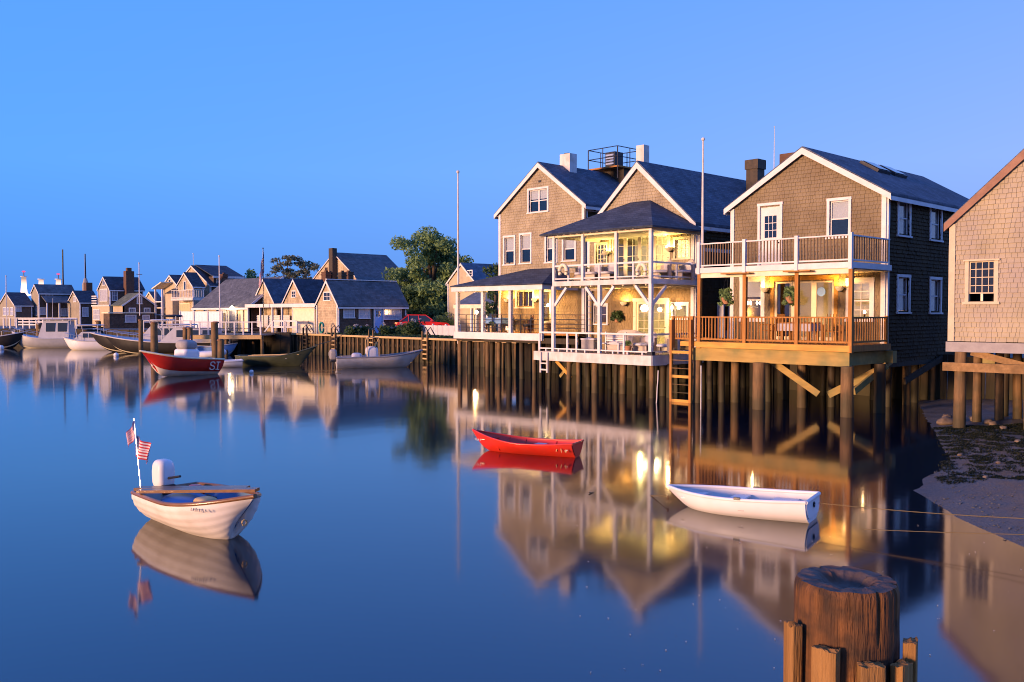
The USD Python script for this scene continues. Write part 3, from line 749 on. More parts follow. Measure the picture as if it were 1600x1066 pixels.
# skylights near the ridge, propped open
sl3 = (T3 - E3) / (W3 / 2); g = np.array([1, 0, -sl3]); g = g / np.linalg.norm(g); nn = np.array([sl3, 0, 1]) / math.hypot(sl3, 1)
for yy in (4.1, 5.6):
    base = np.array([W3 / 2 + .75, yy, T3 - sl3 * .75 + .17])
    sk = part('skylight', MB().obox(base, g * .42, (0, .55, 0), nn * .09), 'metal_dark', h)
    part('skylight_pane', MB().obox(base + nn * .11, g * .36, (0, .48, 0), nn * .01), 'car_glass', sk)
chimney(h, .35, 3.9, 7.2, 9.85, .60, .58, 'brick', cap='corbel')
# lower deck
DF = -2.9
dx0, dx1 = .50, 6.29
deck_boards(h, dx0, dx1, DF, 0, 2.25, 'cedar')
part('deck_beam', MB().box(dx0 - .05, dx1, DF - .06, DF, 2.045, 2.25), 'cedar_beam', h)
part('deck_beam', MB().box(dx1 - .0, dx1 + .05, DF - .06, -.02, 2.045, 2.25), 'cedar', h)
part('girder', MB().box(dx0 - .35, dx1 - .05, DF + .05, DF + .25, 1.57, 2.03), 'green_timber', h)
part('girder', MB().box(dx1 - .30, dx1 - .06, DF + .26, .2, 1.60, 2.02), 'green_timber', h)
part('girder', MB().box(dx0 - .35, dx1 + .2, -.2, .1, 1.60, 2.01), 'green_timber', h)
for k in range(12):
    x = dx0 + .2 + k * (dx1 - dx0 - .4) / 11
    part('joist', MB().box(x - .03, x + .03, DF + .26, -.21, 1.85, 2.21), 'green_timber', h)
pxs = [PX(p, 500, 28.0, Y3)[0] for p in (1092.5, 1163.4, 1244.8, 1329)]
for i, x in enumerate(pxs):
    post(h, x, DF + .02, 2.02 if i in (0, 3) else 2.252, 4.70, .13, 'cedar')
    if i < 3:
        rail(h, (x + .07, DF + .02), (pxs[i + 1] - .07, DF + .02), 2.32, 3.17, (13, 14, 14)[i])
post(h, dx1 - .07, -.12, 2.252, 3.2, .10, 'cedar')
rail(h, (dx1 - .07, DF + .1), (dx1 - .07, -.18), 2.32, 3.17, 15)
# landing with ladder
part('landing', MB().box(-.28, dx0 - .06, DF - .02, DF + 1.1, 2.08, 2.25), 'cedar_beam', h)
xl = [PX(p, 500, 28.0, Y3)[0] for p in (1053, 1083)]
for x in xl:
    post(h, x, DF - .04, 2.0, 3.18, .10, 'cedar')
rail(h, (xl[0] + .05, DF + 1.0), (dx0 - .1, DF + 1.0), 2.32, 3.17, 6)
rail(h, (xl[0] + .05, DF + .0), (xl[1] - .05, DF + .0), 2.32, 3.17, 7)
# upper balcony
deck_boards(h, dx0 - .05, dx1, DF, 0, 4.93, 'deck_board')
part('fascia', MB().box(dx0 - .10, dx1 + .02, DF - .06, DF, 4.735, 4.925), 'white_paint', h)
part('fascia', MB().box(dx1 + .0, dx1 + .05, DF, -.03, 4.735, 4.925), 'white_paint', h)
part('soffit', MB().box(dx0 - .02, dx1 - .02, DF + .01, -.04, 4.70, 4.73), 'cream_paint', h)
part('header', MB().box(dx0 - .02, dx1 - .02, DF - .02, DF + .10, 4.56, 4.698), 'cream_paint', h)
for i, x in enumerate(pxs):
    part('balcony_post', MB().box(x - .06, x + .06, DF - .10, DF + .02, 4.70, 5.86), 'white_paint', h)
    if i < 3:
        rail(h, (x + .065, DF - .0), (pxs[i + 1] - .065, DF - .0), 4.98, 5.81, (16, 15, 15)[i], bot=(.04, .05), mr='white_paint', mbal='dark_baluster')
rail(h, (dx1 - .05, DF + .05), (dx1 - .05, -.06), 4.98, 5.81, 16, bot=(.04, .05), mr='white_paint', mbal='dark_baluster')
for a, b in ((1132, 1176), (1229, 1271)):
    p, q = PX(a, 430, 27.9, Y3)[0], PX(b, 430, 27.9, Y3)[0]
    part('plank', MB().box(p, q, DF - .35, DF + .1, 4.655, 4.695), 'cedar', h)
# piles and braces
for px, py, Z in ((1180, 640.3, 0), (1318, 652.5, 0)):
    p = at(px, py, Z=Z)
    pile(h, Y3 - p[1], p[0] - X3 + .22, -.9, 1.60, .215 if px < 1200 else .20, 'pile_wood', 16)
pr = at(1370, 646, Z=0); pile(h, Y3 - pr[1], pr[0] - X3 + .2, -.9, 1.62, .19, 'dark_pile', 12)
pile(h, .35, -2.7, -.9, 1.62, .17, 'pile_wood', 12)
pile_field(h, [0.4, 2.2, 4.2, 6.0], [.6, 3.2], 1.6, 'dark_pile')
for px, yy, r_ in ((1110, -1.4, .11), (1128, -1.9, .12), (1149, -1.6, .16), (1201, -.4, .13), (1254, -1.5, .17), (1300, -.6, .13)):
    pile(h, PX(px, 600, X3 + yy, Y3)[0], yy, -.9, 1.6, r_, 'pile_wood' if px in (1149, 1254) else 'dark_pile', 10)
brace(h, (3.25, DF + .35, 1.66), (4.75, DF + .9, .55), .07, .22, 'green_timber')
brace(h, (6.6, -.9, 1.55), (4.85, -1.5, .50), .08, .24, 'green_timber')
brace(h, (5.9, DF + .4, 1.5), (4.9, -.5, .7), .07, .2, 'dark_pile')
brace(h, (6.2, DF + .5, .75), (6.2, .6, 1.75), .07, .22, 'green_timber')
brace(h, (6.3, 1.2, .9), (6.3, 4.5, 1.6), .07, .22, 'dark_pile')
for yy in (2.0, 4.2, 6.5, 9.0):
    pile(h, 6.05, yy, -.5, 1.55, .14, 'pile_wood', 9)
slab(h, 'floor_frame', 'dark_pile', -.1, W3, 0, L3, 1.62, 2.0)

# ladder hung from the landing
lx = [xl[0], xl[1]]
ld_ = thing('dock_ladder', 'orange timber ladder dropping from the cedar landing into the water', 'ladder', (X3, Y3, 0), -90)
for x in lx:
    part('side_rail', MB().box(x - .05, x + .05, DF - .20, DF - .095, -.7, 3.05), 'cedar', ld_)
for k, z in enumerate(np.arange(-.25, 2.0, .30)):
    if k % 3 == 1:
        part('rung', MB().box(lx[0] + .05, lx[1] - .05, DF - .19, DF - .10, z - .05, z + .05), 'cedar_beam', ld_)
    else:
        part('rung', MB().cyl((lx[0] + .05, DF - .15, z), (lx[1] - .05, DF - .15, z), .018, n=6), 'pile_wood', ld_)

# ================================================================== HOUSE 2: house with two storey white porch
X2, Y2, W2, L2, E2, T2 = 31.5, 27.83, 5.83, 9.6, 6.98, 9.70
h = thing('porch_house', 'shingled gable house with a white two storey porch under a dark hipped roof', 'house', (X2, Y2, 0), -90)
F, RTW, LFT = Frame(0, 0, 0), Frame(W2, 0, 90), Frame(0, L2, -90)
B2 = 1.65
u1 = WX(930, 950, 379, 414, X2, Y2); u3 = WX(1053, 1080, 370, 406, X2, Y2)
ufd = WX(953, 1048, 361, 420, X2, Y2); ufd = (ufd[0], ufd[1], 4.63, ufd[3])
l1 = WX(927, 951, 474, 508, X2, Y2); lfd = WX(990, 1046, 466, 540, X2, Y2); lfd = (lfd[0], lfd[1], 1.68, lfd[3]); l3 = WX(1050, 1077, 472, 500, X2, Y2)
holes = [ins(u1, .07, .05), ins(u3), ins(l1), ins(l3), (ufd[0] + .08, ufd[1] - .08, ufd[2], ufd[3] - .1), (lfd[0] + .12, lfd[1] - .12, lfd[2], lfd[3] - .12)]
low = [q for q in holes if q[2] < 4.4]; upp = [q for q in holes if q[2] >= 4.4]
wall(h, F, [(0, 4.3), (W2, 4.3), (W2, E2), (W2 / 2, T2), (0, E2)], upp, 'shingle')
wall(h, F, [(0, B2), (W2, B2), (W2, 4.3), (0, 4.3)], low, 'shingle_porch')
window(h, F, *u1, cols=3, rows=4, case=.07, blind=.0, dbl=False, trim='cream_paint'); window(h, F, *u3, cols=3, rows=4, blind=0, dbl=False, trim='cream_paint')
window(h, F, *l1, cols=2, rows=2, blind=.9, dbl=False, curtain='brick'); window(h, F, *l3, cols=1, rows=1, blind=.0, dbl=False)


def multi_door(h, F, q, n, c=.12, cols=2, rows=4, trim='cream_paint', g0=.12, st=.09):
    mb = MB()
    F.box(mb, q[0], q[0] + c, -.05, .04, q[2], q[3] - c); F.box(mb, q[1] - c, q[1], -.05, .04, q[2], q[3] - c); F.box(mb, q[0] - .02, q[1] + .02, -.05, .05, q[3] - c, q[3])
    d = part('french_door', mb, trim, h)
    a0, a1, t = q[0] + c, q[1] - c, q[3] - c
    for k in range(n):
        a, b = a0 + (a1 - a0) * k / n, a0 + (a1 - a0) * (k + 1) / n
        y0 = q[2] + (t - q[2]) * g0
        m = MB(); F.box(m, a, a + st, -.06, -.01, q[2], t); F.box(m, b - st, b, -.06, -.01, q[2], t); F.box(m, a + st, b - st, -.06, -.01, q[2], y0); F.box(m, a + st, b - st, -.06, -.01, t - .09, t)
        for i in range(1, cols):
            x = a + st + (b - a - 2 * st) * i / cols; F.box(m, x - .01, x + .01, -.05, -.02, y0, t - .09)
        for i in range(1, rows):
            z = y0 + (t - .09 - y0) * i / rows; F.box(m, a + st, b - st, -.049, -.021, z - .01, z + .01)
        part('leaf', m, trim, d)
        p = MB(); F.box(p, a + st, b - st, -.038, -.032, y0, t - .09); part('pane', p, 'glass', d)
        hm = MB(); hm.ball(F.p(b - .045, .015, q[2] + 1.0), .025); part('handle', hm, 'metal_dark', d)
    return d


multi_door(h, F, ufd, 4, .08)
multi_door(h, F, lfd, 2, .16, rows=5)
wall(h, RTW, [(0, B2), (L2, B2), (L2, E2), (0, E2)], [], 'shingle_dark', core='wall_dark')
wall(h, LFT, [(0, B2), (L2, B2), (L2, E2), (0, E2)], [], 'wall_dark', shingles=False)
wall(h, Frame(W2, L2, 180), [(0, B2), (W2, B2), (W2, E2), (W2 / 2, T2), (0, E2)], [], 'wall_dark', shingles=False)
slab(h, 'floor', 'room_wall', .15, W2 - .15, .15, L2 - .15, 1.5, 1.66)
slab(h, 'floor', 'room_wall', .15, W2 - .15, .15, L2 - .15, 4.3, 4.6)
slab(h, 'ceiling', 'room_wall', .15, W2 - .15, .15, L2 - .15, 6.8, 6.9)
slab(h, 'interior_wall', 'room_wall', .15, W2 - .15, 3.2, 3.3, 1.66, 4.3)
slab(h, 'interior_wall', 'room_wall', .15, W2 - .15, 3.2, 3.3, 4.6, 6.8)
gable_roof(h, W2, L2, E2, T2, side=.15, front=.15)
for s in (0, W2 - .15):
    corner_board(h, F, s, B2, E2 - .1, .15)
corner_board(h, RTW, .002, B2, E2, .12)
part('frieze_board', (lambda m: RTW.box(m, .12, L2, 0, .03, E2 - .3, E2 - .02) or m)(MB()), 'white_paint', h)
part('trim_band', (lambda m: RTW.box(m, .12, L2, 0, .04, 5.85, 6.0) or m)(MB()), 'white_paint', h)
chimney(h, Y2 - at(1003, 489, X=X2 + 2.7)[1], 2.7, 8.2, at(1003, 228, X=X2 + 2.7)[2], .46, .40, 'worn_white', cap=False)
chimney(h, 4.0, 7.56, 7.8, 10.6, .62, .62, 'dark_brick', cap='corbel')
# porch hip roof: two hips and a front slope against the gable wall
ez, tz = 6.63, 8.12
xa, xb, yf = .42, 6.42, -3.6
ra, rb = 2.5, 3.55
for tri, nm in (([(xa, yf, ez), (xb, yf, ez), (rb, -.02, tz), (ra, -.02, tz)], 'a'), ([(xb, yf, ez), (xb, -.02, ez), (rb, -.02, tz)], 'b'), ([(xa, -.02, ez), (xa, yf, ez), (ra, -.02, tz)], 'c')):
    P = np.array(tri, float); nv = np.cross(P[1] - P[0], P[2] - P[1]); nv /= np.linalg.norm(nv)
    k = len(P); lo = P - np.array([0, 0, .07])
    fs = [(0, 1, 2), (k + 2, k + 1, k)] + ([(0, 2, 3), (k + 3, k + 2, k)] if k == 4 else []) + [t for i in range(k) for t in ((i, k + i, k + (i + 1) % k), (i, k + (i + 1) % k, (i + 1) % k))]
    part('porch_roof', MB().add(np.vstack([P, lo]), fs), 'roof_black', h)
part('eave_board', MB().box(xa + .25, xb - .25, yf + .28, yf + .34, ez - .16, ez - .02), 'cream_paint', h)
part('eave_board', MB().box(xb - .31, xb - .25, yf + .345, -.03, ez - .16, ez - .02), 'cream_paint', h)
part('eave_board', MB().box(xa + .25, xa + .31, yf + .345, -.03, ez - .16, ez - .02), 'cream_paint', h)
for k in range(12):
    x = xa + 1.0 + k * (xb - xa - 2.0) / 11
    part('rafter_tail', MB().bar((x, yf + .05, ez - .04), (x, yf + .9, ez + .26), .06, .10), 'cream_paint', h)
slab(h, 'porch_ceiling', 'cream_paint', xa + .32, xb - .32, yf + .36, -.03, ez - .06, ez - .03)
# storeys of the porch
PY = -3.3
px_u = [PX(p, 440, 28.2, Y2)[0] for p in (866, 911, 963, 1017)]
slab(h, 'porch_floor', 'deck_board', px_u[0] - .05, px_u[3] + .05, PY + .06, -.03, 4.50, 4.60)
part('fascia', MB().box(px_u[0] - .06, px_u[3] + .06, PY - .06, PY + .055, 4.42, 4.62), 'worn_white', h)
part('fascia', MB().box(px_u[3] + .0, px_u[3] + .06, PY + .06, -.03, 4.42, 4.62), 'worn_white', h)
part('fascia', MB().box(px_u[0] - .06, px_u[0] - .0, PY + .06, -.03, 4.42, 4.62), 'worn_white', h)
for k in range(9):
    x = px_u[0] + .3 + k * (px_u[3] - px_u[0] - .6) / 8
    part('joist', MB().box(x - .03, x + .03, PY + .06, -.03, 4.36, 4.495), 'cream_paint', h)
for i, x in enumerate(px_u):
    post(h, x, PY, 4.62, ez - .10, .13, 'white_paint')
    if i < 3:
        n = 2
        part('porch_rail', MB().box(x + .065, px_u[i + 1] - .065, PY - .035, PY + .035, 5.23, 5.30), 'white_paint', h)
        part('porch_rail', MB().box(x + .065, px_u[i + 1] - .065, PY - .03, PY + .03, 4.70, 4.75), 'white_paint', h)
        for j in (1, 2):
            xx = x + (px_u[i + 1] - x) * j / 2
            if j == 1:
                part('stanchion', MB().box(xx - .035, xx + .035, PY - .028, PY + .028, 4.62, 5.23), 'white_paint', h)
for z0, z1 in ((5.23, 5.30), (4.70, 4.75)):
    part('porch_rail', MB().box(px_u[3] - .035, px_u[3] + .035, PY + .066, -.05, z0, z1), 'white_paint', h)
    part('porch_rail', MB().box(px_u[0] - .035, px_u[0] + .035, PY + .066, -.05, z0, z1), 'white_paint', h)
part('stanchion', MB().box(px_u[3] - .028, px_u[3] + .028, PY / 2 - .03, PY / 2 + .03, 4.62, 5.23), 'white_paint', h)
post(h, px_u[3], -.08, 1.66, ez - .1, .13, 'white_paint')
px_l = [PX(p, 500, 28.2, Y2)[0] for p in (865, 937, 1017)]
for i, x in enumerate(px_l):
    post(h, x, PY, 1.66, 4.42, .14, 'white_paint')
    for sg in (-1, 1):
        if (i == 0 and sg < 0) or (i == 2 and sg > 0):
            continue
        brace(h, (x + sg * .07, PY, 3.60), (x + sg * .75, PY, 4.36), .08, .11, 'white_paint')
brace(h, (px_l[2], PY + .07, 3.60), (px_l[2], PY + .95, 4.36), .08, .11, 'white_paint')
dl0, dl1 = .0, px_l[2] + .12
deck_boards(h, dl0, dl1, PY - .1, -.03, 1.66, 'deck_board')
part('fascia', MB().box(dl0 - .05, dl1 + .04, PY - .17, PY - .105, 1.27, 1.655), 'worn_white', h)
part('fascia', MB().box(dl1 + .0, dl1 + .06, PY - .10, -.03, 1.27, 1.655), 'worn_white', h)
part('fascia', MB().box(dl0 - .06, dl0 - .0, PY - .10, -.03, 1.27, 1.655), 'worn_white', h)
sp = [PX(p, 520, 28.2, Y2)[0] for p in (843, 865, 886.5, 901, 937, 975, 1017)]
part('porch_rail', MB().box(sp[0], sp[-1], PY - .035, PY + .035, 2.43, 2.50), 'white_paint', h)
part('porch_rail', MB().box(sp[0], sp[-1], PY - .03, PY + .03, 1.76, 1.81), 'white_paint', h)
for j in (0, 2, 3, 5):
    part('stanchion', MB().box(sp[j] - .04, sp[j] + .04, PY - .028, PY + .028, 1.66, 2.43), 'white_paint', h)
for xx in np.linspace(sp[0] + .4, sp[-1] - .4, 8):
    part('rail_foot', MB().box(xx - .03, xx + .03, PY - .03, PY + .03, 1.662, 1.758), 'white_paint', h)
for z0, z1 in ((2.43, 2.50), (1.76, 1.81)):
    part('porch_rail', MB().box(dl1 - .10, dl1 - .03, PY + .07, -.05, z0, z1), 'white_paint', h)
part('stanchion', MB().box(dl1 - .10, dl1 - .03, -1.6, -1.53, 1.66, 2.43), 'white_paint', h)
part('post_base', MB().box(px_l[2] - .10, px_l[2] + .14, PY - .1, PY + .10, 1.664, 1.80), 'metal_dark', h)
part('door_mat', MB().box(lfd[0] + .2, lfd[1] - .2, -.7, -.1, 1.662, 1.68), 'grey_canvas', h)
for px, yy in ((857, -2.8), (888, -3.1), (905, -3.2), (930, -3.0), (962, -2.2), (973, -2.4), (992, -2.0), (1019, -3.1), (1036, -2.0), (1046, -2.4)):
    pile(h, PX(px, 600, X2 + yy, Y2)[0], yy, -.9, 1.3, R.uniform(.09, .16), 'pile_wood' if px in (888, 905, 930, 973, 1019) else 'dark_pile', 10)
pile_field(h, [.5, 2.2, 3.9, 5.5], [-.6, 1.6, 4.0], 1.4, 'dark_pile')
brace(h, (.95, PY + .2, 1.25), (1.75, PY + .3, .55), .06, .14, 'cedar_beam')
brace(h, (1.6, PY + .5, 1.25), (.8, PY + .6, .55), .06, .14, 'green_timber')
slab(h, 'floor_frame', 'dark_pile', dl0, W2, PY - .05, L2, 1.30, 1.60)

def sconce(label, X, Y, z, inten, col):  # bowl and light are added to make the porch walls glow
    """An added up-light bowl on a wall that faces -X."""
    t = thing('wall_sconce', label, 'lamp', (X - .26, Y, z))
    part('bowl', MB().lathe([(.0, -.14), (.08, -.12), (.15, -.03), (.16, .03), (.14, -.01), (.07, -.09), (0, -.10)], n=16), 'cream_paint', t)
    part('bracket', MB().box(0, .26, -.03, .03, -.16, -.10), 'metal_dark', t)
    lamp_light(t, (0, 0, -.02), inten, col, .05)


# lamps of the lower porch
p = PX(1053, 481, X2, Y2)
wl = thing('wall_lantern', 'lit glass wall lantern between the french doors and the white window', 'lamp', (X2 - .14, Y2 - p[0], p[1]))
part('bracket', MB().box(-.0, .14, -.03, .03, .14, .18), 'metal_dark', wl)
part('cage', MB().box(-.07, .07, -.07, .07, .12, .15).box(-.06, .06, -.06, .06, -.14, -.12), 'metal_dark', wl)
part('bulb', MB().ball((0, 0, 0), (.05, .05, .10), 2), 'bulb_hot', wl)
lamp_light(wl, (-.16, 0, 0), 14)
rl = thing('room_lamp', 'glowing globe lamp seen through the left pane of the bright french door', 'lamp', (X2 + .9, Y2 - PX(1007, 482, X2 + .9, Y2)[0], PX(1007, 482, X2 + .9, Y2)[1]))
part('globe', MB().ball((0, 0, 0), .17, 2), 'bulb_hot', rl); part('stem', MB().cyl((0, 0, .15), (0, 0, 1.0), .012), 'metal_dark', rl)
lamp_light(rl, (-.25, 0, -.1), 60, (1, .74, .24))
rl = thing('room_lamp', 'small warm lamp glowing behind the right leaf of the bright french door', 'lamp', (X2 + 1.3, Y2 - PX(1031, 484, X2 + 1.3, Y2)[0], PX(1031, 484, X2 + 1.3, Y2)[1]))
part('globe', MB().ball((0, 0, 0), .10, 2), 'bulb_hot', rl); part('stem', MB().cyl((0, 0, .1), (0, 0, 1.0), .012), 'metal_dark', rl)
lamp_light(rl, (-.2, 0, -.1), 14, (1, .74, .34))
sconce('added cream bowl lamp lighting the ceiling of the lower porch, left of the bright door', X2, Y2 - PX(980, 489, X2, Y2)[0], 3.75, 22, (1, .60, .20))
sconce('added cream bowl lamp high on the upper porch wall between left window and doors', X2, Y2 - PX(951.5, 489, X2, Y2)[0], 6.0, 13, (1, .66, .22))
sconce('added cream bowl lamp high on the upper porch wall right of the yellow doors', X2, Y2 - PX(1050.5, 489, X2, Y2)[0], 6.0, 13, (1, .66, .22))
rl = thing('room_lamp', 'lamp lighting the upstairs room behind the yellow french doors', 'lamp', (X2 + 1.6, Y2 - 3.3, 6.2))
part('globe', MB().ball((0, 0, 0), .12, 2), 'bulb_hot', rl); part('stem', MB().cyl((0, 0, .1), (0, 0, .6), .012), 'metal_dark', rl)
lamp_light(rl, (0, 0, -.2), 90, (1, .80, .34))
# house 3 lamps: added bowls for the deck glow, chandelier, table lamp
sconce('added cream bowl lamp high on the cedar deck wall left of the glazed doors', X3, Y3 - PX(1200, 489, X3, Y3)[0], 4.2, 20, (1, .54, .16))
sconce('added cream bowl lamp high on the cedar deck wall right of the glazed doors', X3, Y3 - PX(1317, 489, X3, Y3)[0], 4.2, 20, (1, .54, .16))
ch = at(1178, 476, X=X3 + 1.1)
cd = thing('chandelier', 'glowing candle chandelier inside the left window above the cedar deck', 'chandelier', ch)
part('stem', MB().cyl((0, 0, .05), (0, 0, 1.1), .012), 'metal_dark', cd)
for k in range(6):
    a = k * math.pi / 3; x, y = .24 * math.cos(a), .24 * math.sin(a)
    arm = part('arm', MB().tube([(0, 0, -.05), (x * .6, y * .6, -.12), (x, y, -.03)], .012, 6), 'metal_dark', cd)
    part('candle_bulb', MB().ball((x, y, .06), (.04, .04, .085), 1), 'bulb_hot', arm)
lamp_light(cd, (0, 0, -.35), 40, (1, .58, .22))
tl = thing('table_lamp', 'small orange lamp inside the right window of the cedar deck house', 'lamp', at(1351, 488, X=X3 + .8))
part('bulb', MB().ball((0, 0, 0), (.05, .05, .07), 1), 'bulb_hot', tl); part('base', MB().cyl((0, 0, -.3), (0, 0, -.05), .05, .02), 'metal_dark', tl)
lamp_light(tl, (0, 0, .15), 4, (1, .5, .2))

# ================================================================== HOUSE 1: tall gable house with ground floor veranda
X1, Y1, W1, L1, E1, T1 = 34.0, 36.45, 6.2, 11.5, 8.68, 10.95
h = thing('gable_house', 'tall tan shingled gable house with a lit veranda on its ground floor', 'house', (X1, Y1, 0), -90)
F, RTW, LFT = Frame(0, 0, 0), Frame(W1, 0, 90), Frame(0, L1, -90)
B1 = 2.3
g0 = WX(825, 858, 293, 333, X1, Y1)
gw = [WX(787, 806, 368, 415, X1, Y1), WX(812, 831.5, 364, 413, X1, Y1), WX(852, 872, 364, 411.5, X1, Y1), WX(879, 901, 367, 409, X1, Y1)]
gl = [WX(806, 835, 452, 482, X1, Y1), WX(845, 862, 452, 505, X1, Y1)]
wall(h, F, [(0, 5.3), (W1, 5.3), (W1, E1), (W1 / 2, T1), (0, E1)], [ins(g0)] + [ins(q) for q in gw], 'shingle')
wall(h, F, [(0, B1), (W1, B1), (W1, 5.3), (0, 5.3)], [ins(q) for q in gl], 'shingle_porch')
window(h, F, *g0, cols=1, rows=1, mull=2, blind=.42)
for q in gw:
    window(h, F, *q, cols=1, rows=1, blind=.5)
window(h, F, *gl[0], cols=3, rows=1, dbl=False, blind=.0, trim='cream_paint'); window(h, F, *gl[1], cols=1, rows=2, dbl=False, blind=.0, trim='cream_paint')
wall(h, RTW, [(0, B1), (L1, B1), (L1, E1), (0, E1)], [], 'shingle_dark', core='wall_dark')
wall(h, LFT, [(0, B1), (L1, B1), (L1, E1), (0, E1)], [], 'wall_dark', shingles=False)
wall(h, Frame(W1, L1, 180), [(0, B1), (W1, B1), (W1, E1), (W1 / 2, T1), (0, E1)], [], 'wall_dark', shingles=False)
slab(h, 'floor', 'room_wall', .15, W1 - .15, .15, L1 - .15, 2.1, 2.3)
slab(h, 'floor', 'room_wall', .15, W1 - .15, .15, L1 - .15, 5.2, 5.45)
slab(h, 'interior_wall', 'room_wall', .15, W1 - .15, 3.4, 3.5, 2.3, 5.2)
slab(h, 'ceiling', 'room_wall', .15, W1 - .15, .15, L1 - .15, 8.4, 8.5)
gable_roof(h, W1, L1, E1, T1, side=.22, front=.18)
for s in (0, W1 - .16):
    corner_board(h, F, s, B1, E1 - .05, .16)
corner_board(h, RTW, .002, B1, E1, .14)
part('frieze_board', (lambda m: RTW.box(m, .14, L1, 0, .03, E1 - .35, E1 - .05) or m)(MB()), 'white_paint', h)
part('downpipe', MB().tube([(W1 + .1, -.05, E1 - .1), (W1 + .1, -.05, 5.0)], .04, 6), 'metal_dark', h)
part('vent', (lambda m: F.box(m, W1 / 2 - .1, W1 / 2 + .1, 0, .04, 10.05, 10.15) or m)(MB()), 'metal_dark', h)
cx = 36.45 - at(883, 262, Y=33.0)[1]
chimney(h, W1 / 2 + .18, 1.95, 9.8, 11.70, .72, .55, 'worn_white', cap=False)
part('flue', MB().box(W1 / 2 + .0, W1 / 2 + .3, 1.8, 2.1, 11.69, 11.76), 'metal_dark', h)
# roof walk with railings and a dark chimney stack
rx, ry = W1 / 2 + .25, 5.6
chimney(h, rx + .2, ry + .3, 9.6, 11.35, 1.5, 1.15, 'dark_brick', cap=False)
part('stack_top', MB().box(rx - .45, rx + .25, ry - .2, ry + .5, 11.35, 12.25), 'metal_dark', h)
for k in range(4):
    part('louvre', MB().box(rx - .38, rx + .18, ry - .24, ry - .2, 11.55 + k * .16, 11.64 + k * .16), 'steel', h)
part('walk_platform', MB().box(rx - 1.0, rx + 1.15, ry - 1.0, ry + 1.1, 11.22, 11.30), 'cedar', h)
cs = [(rx - 1.0, ry - 1.0), (rx + 1.1, ry - 1.0), (rx + 1.1, ry + 1.1), (rx - 1.0, ry + 1.1)]
for i in range(4):
    a, b = cs[i], cs[(i + 1) % 4]
    part('rail_post', MB().cyl((*a, 10.6), (*a, 12.35), .03, n=6), 'metal_dark', h)
    m_ = ((a[0] + b[0]) / 2, (a[1] + b[1]) / 2)
    part('rail_post', MB().cyl((*m_, 11.2), (*m_, 12.35), .025, n=6), 'metal_dark', h)
    for z in (11.8, 12.34):
        part('walk_rail', MB().cyl((*a, z), (*b, z), .025, n=6), 'metal_dark', h)
# veranda
VY = -2.4
v0, v1 = Y1 - 37.3, Y1 - 30.8
ez, tz = 4.72, 5.60
xa, xb, yf = v0 - .15, v1 + .2, VY - .25
ra, rb = 2.3, 4.2
for tri in ([(xa, yf, ez), (xb, yf, ez), (rb, -.02, tz), (ra, -.02, tz)], [(xb, yf, ez), (xb, -.02, ez), (rb, -.02, tz)], [(xa, -.02, ez), (xa, yf, ez), (ra, -.02, tz)]):
    P = np.array(tri, float); k = len(P); lo = P - np.array([0, 0, .06])
    fs = [(0, 1, 2), (k + 2, k + 1, k)] + ([(0, 2, 3), (k + 3, k + 2, k)] if k == 4 else []) + [t for i in range(k) for t in ((i, k + i, k + (i + 1) % k), (i, k + (i + 1) % k, (i + 1) % k))]
    part('porch_roof', MB().add(np.vstack([P, lo]), fs), 'roof_black', h)
part('eave_board', MB().box(xa + .05, xb - .05, yf + .04, yf + .10, ez - .30, ez - .02), 'white_paint', h)
part('eave_board', MB().box(xb - .11, xb - .05, yf + .105, -.03, ez - .30, ez - .02), 'white_paint', h)
part('eave_board', MB().box(xa + .05, xa + .11, yf + .105, -.03, ez - .30, ez - .02), 'white_paint', h)
slab(h, 'porch_ceiling', 'cream_paint', xa + .12, xb - .12, yf + .11, -.03, ez - .10, ez - .065)
vp = [PX(p, 490, 31.6, Y1)[0] for p in (715.5, 755, 798, 846)]
for i, x in enumerate(vp):
    post(h, x, VY, 2.3, ez - .10, .17, 'white_paint')
    if i < 3:
        for z in (2.55, 2.75, 2.97, 3.2):
            part('rail_wire', MB().box(x + .085, vp[i + 1] - .085, VY - .015, VY + .015, z - .014, z + .014), 'metal_dark', h)
        for j in (1, 2):
            xx = x + (vp[i + 1] - x) * j / 3
            part('stanchion', MB().box(xx - .018, xx + .018, VY - .018, VY + .018, 2.3, 3.2), 'metal_dark', h)
for z in (2.55, 2.75, 2.97, 3.2):
    part('rail_wire', MB().box(vp[3] - .015, vp[3] + .015, VY + .09, 0, z - .014, z + .014), 'metal_dark', h)
    part('rail_wire', MB().box(vp[3] + .09, W1 + 1.6, VY + .6, VY + .63, z - .014, z + .014), 'metal_dark', h)
slab(h, 'deck_floor', 'cedar', v0, W1 + 1.7, VY + .06, -.03, 2.22, 2.30)
part('fascia', MB().box(v0 - .05, vp[3] + .12, VY - .10, VY + .055, 1.95, 2.30), 'white_paint', h)
part('fascia', MB().box(v0 - .05, v0 - .0, VY + .06, -.03, 1.95, 2.30), 'white_paint', h)
for x in (v0 + .3, 1.2, 2.9, 4.6):
    part('joist', MB().box(x - .08, x + .08, VY + .1, 0, 1.80, 2.21), 'cap_wood', h)
for px, yy in ((719, -2.1), (734, -1.6), (762, -2.1), (779, -1.8), (797, -1.2), (816, -1.9), (836, -2.0)):
    pile(h, PX(px, 580, X1 + yy, Y1)[0], yy, -.9, 2.0, R.uniform(.09, .15), 'pile_wood' if px in (719, 762, 779, 836) else 'dark_pile', 10)
pile_field(h, [.3, 2.0, 3.8, 5.6], [-.6, 1.2, 2.6], 2.0, 'dark_pile')
slab(h, 'floor_frame', 'dark_pile', v0, W1 + 1.7, VY + .06, L1, 1.82, 2.08)
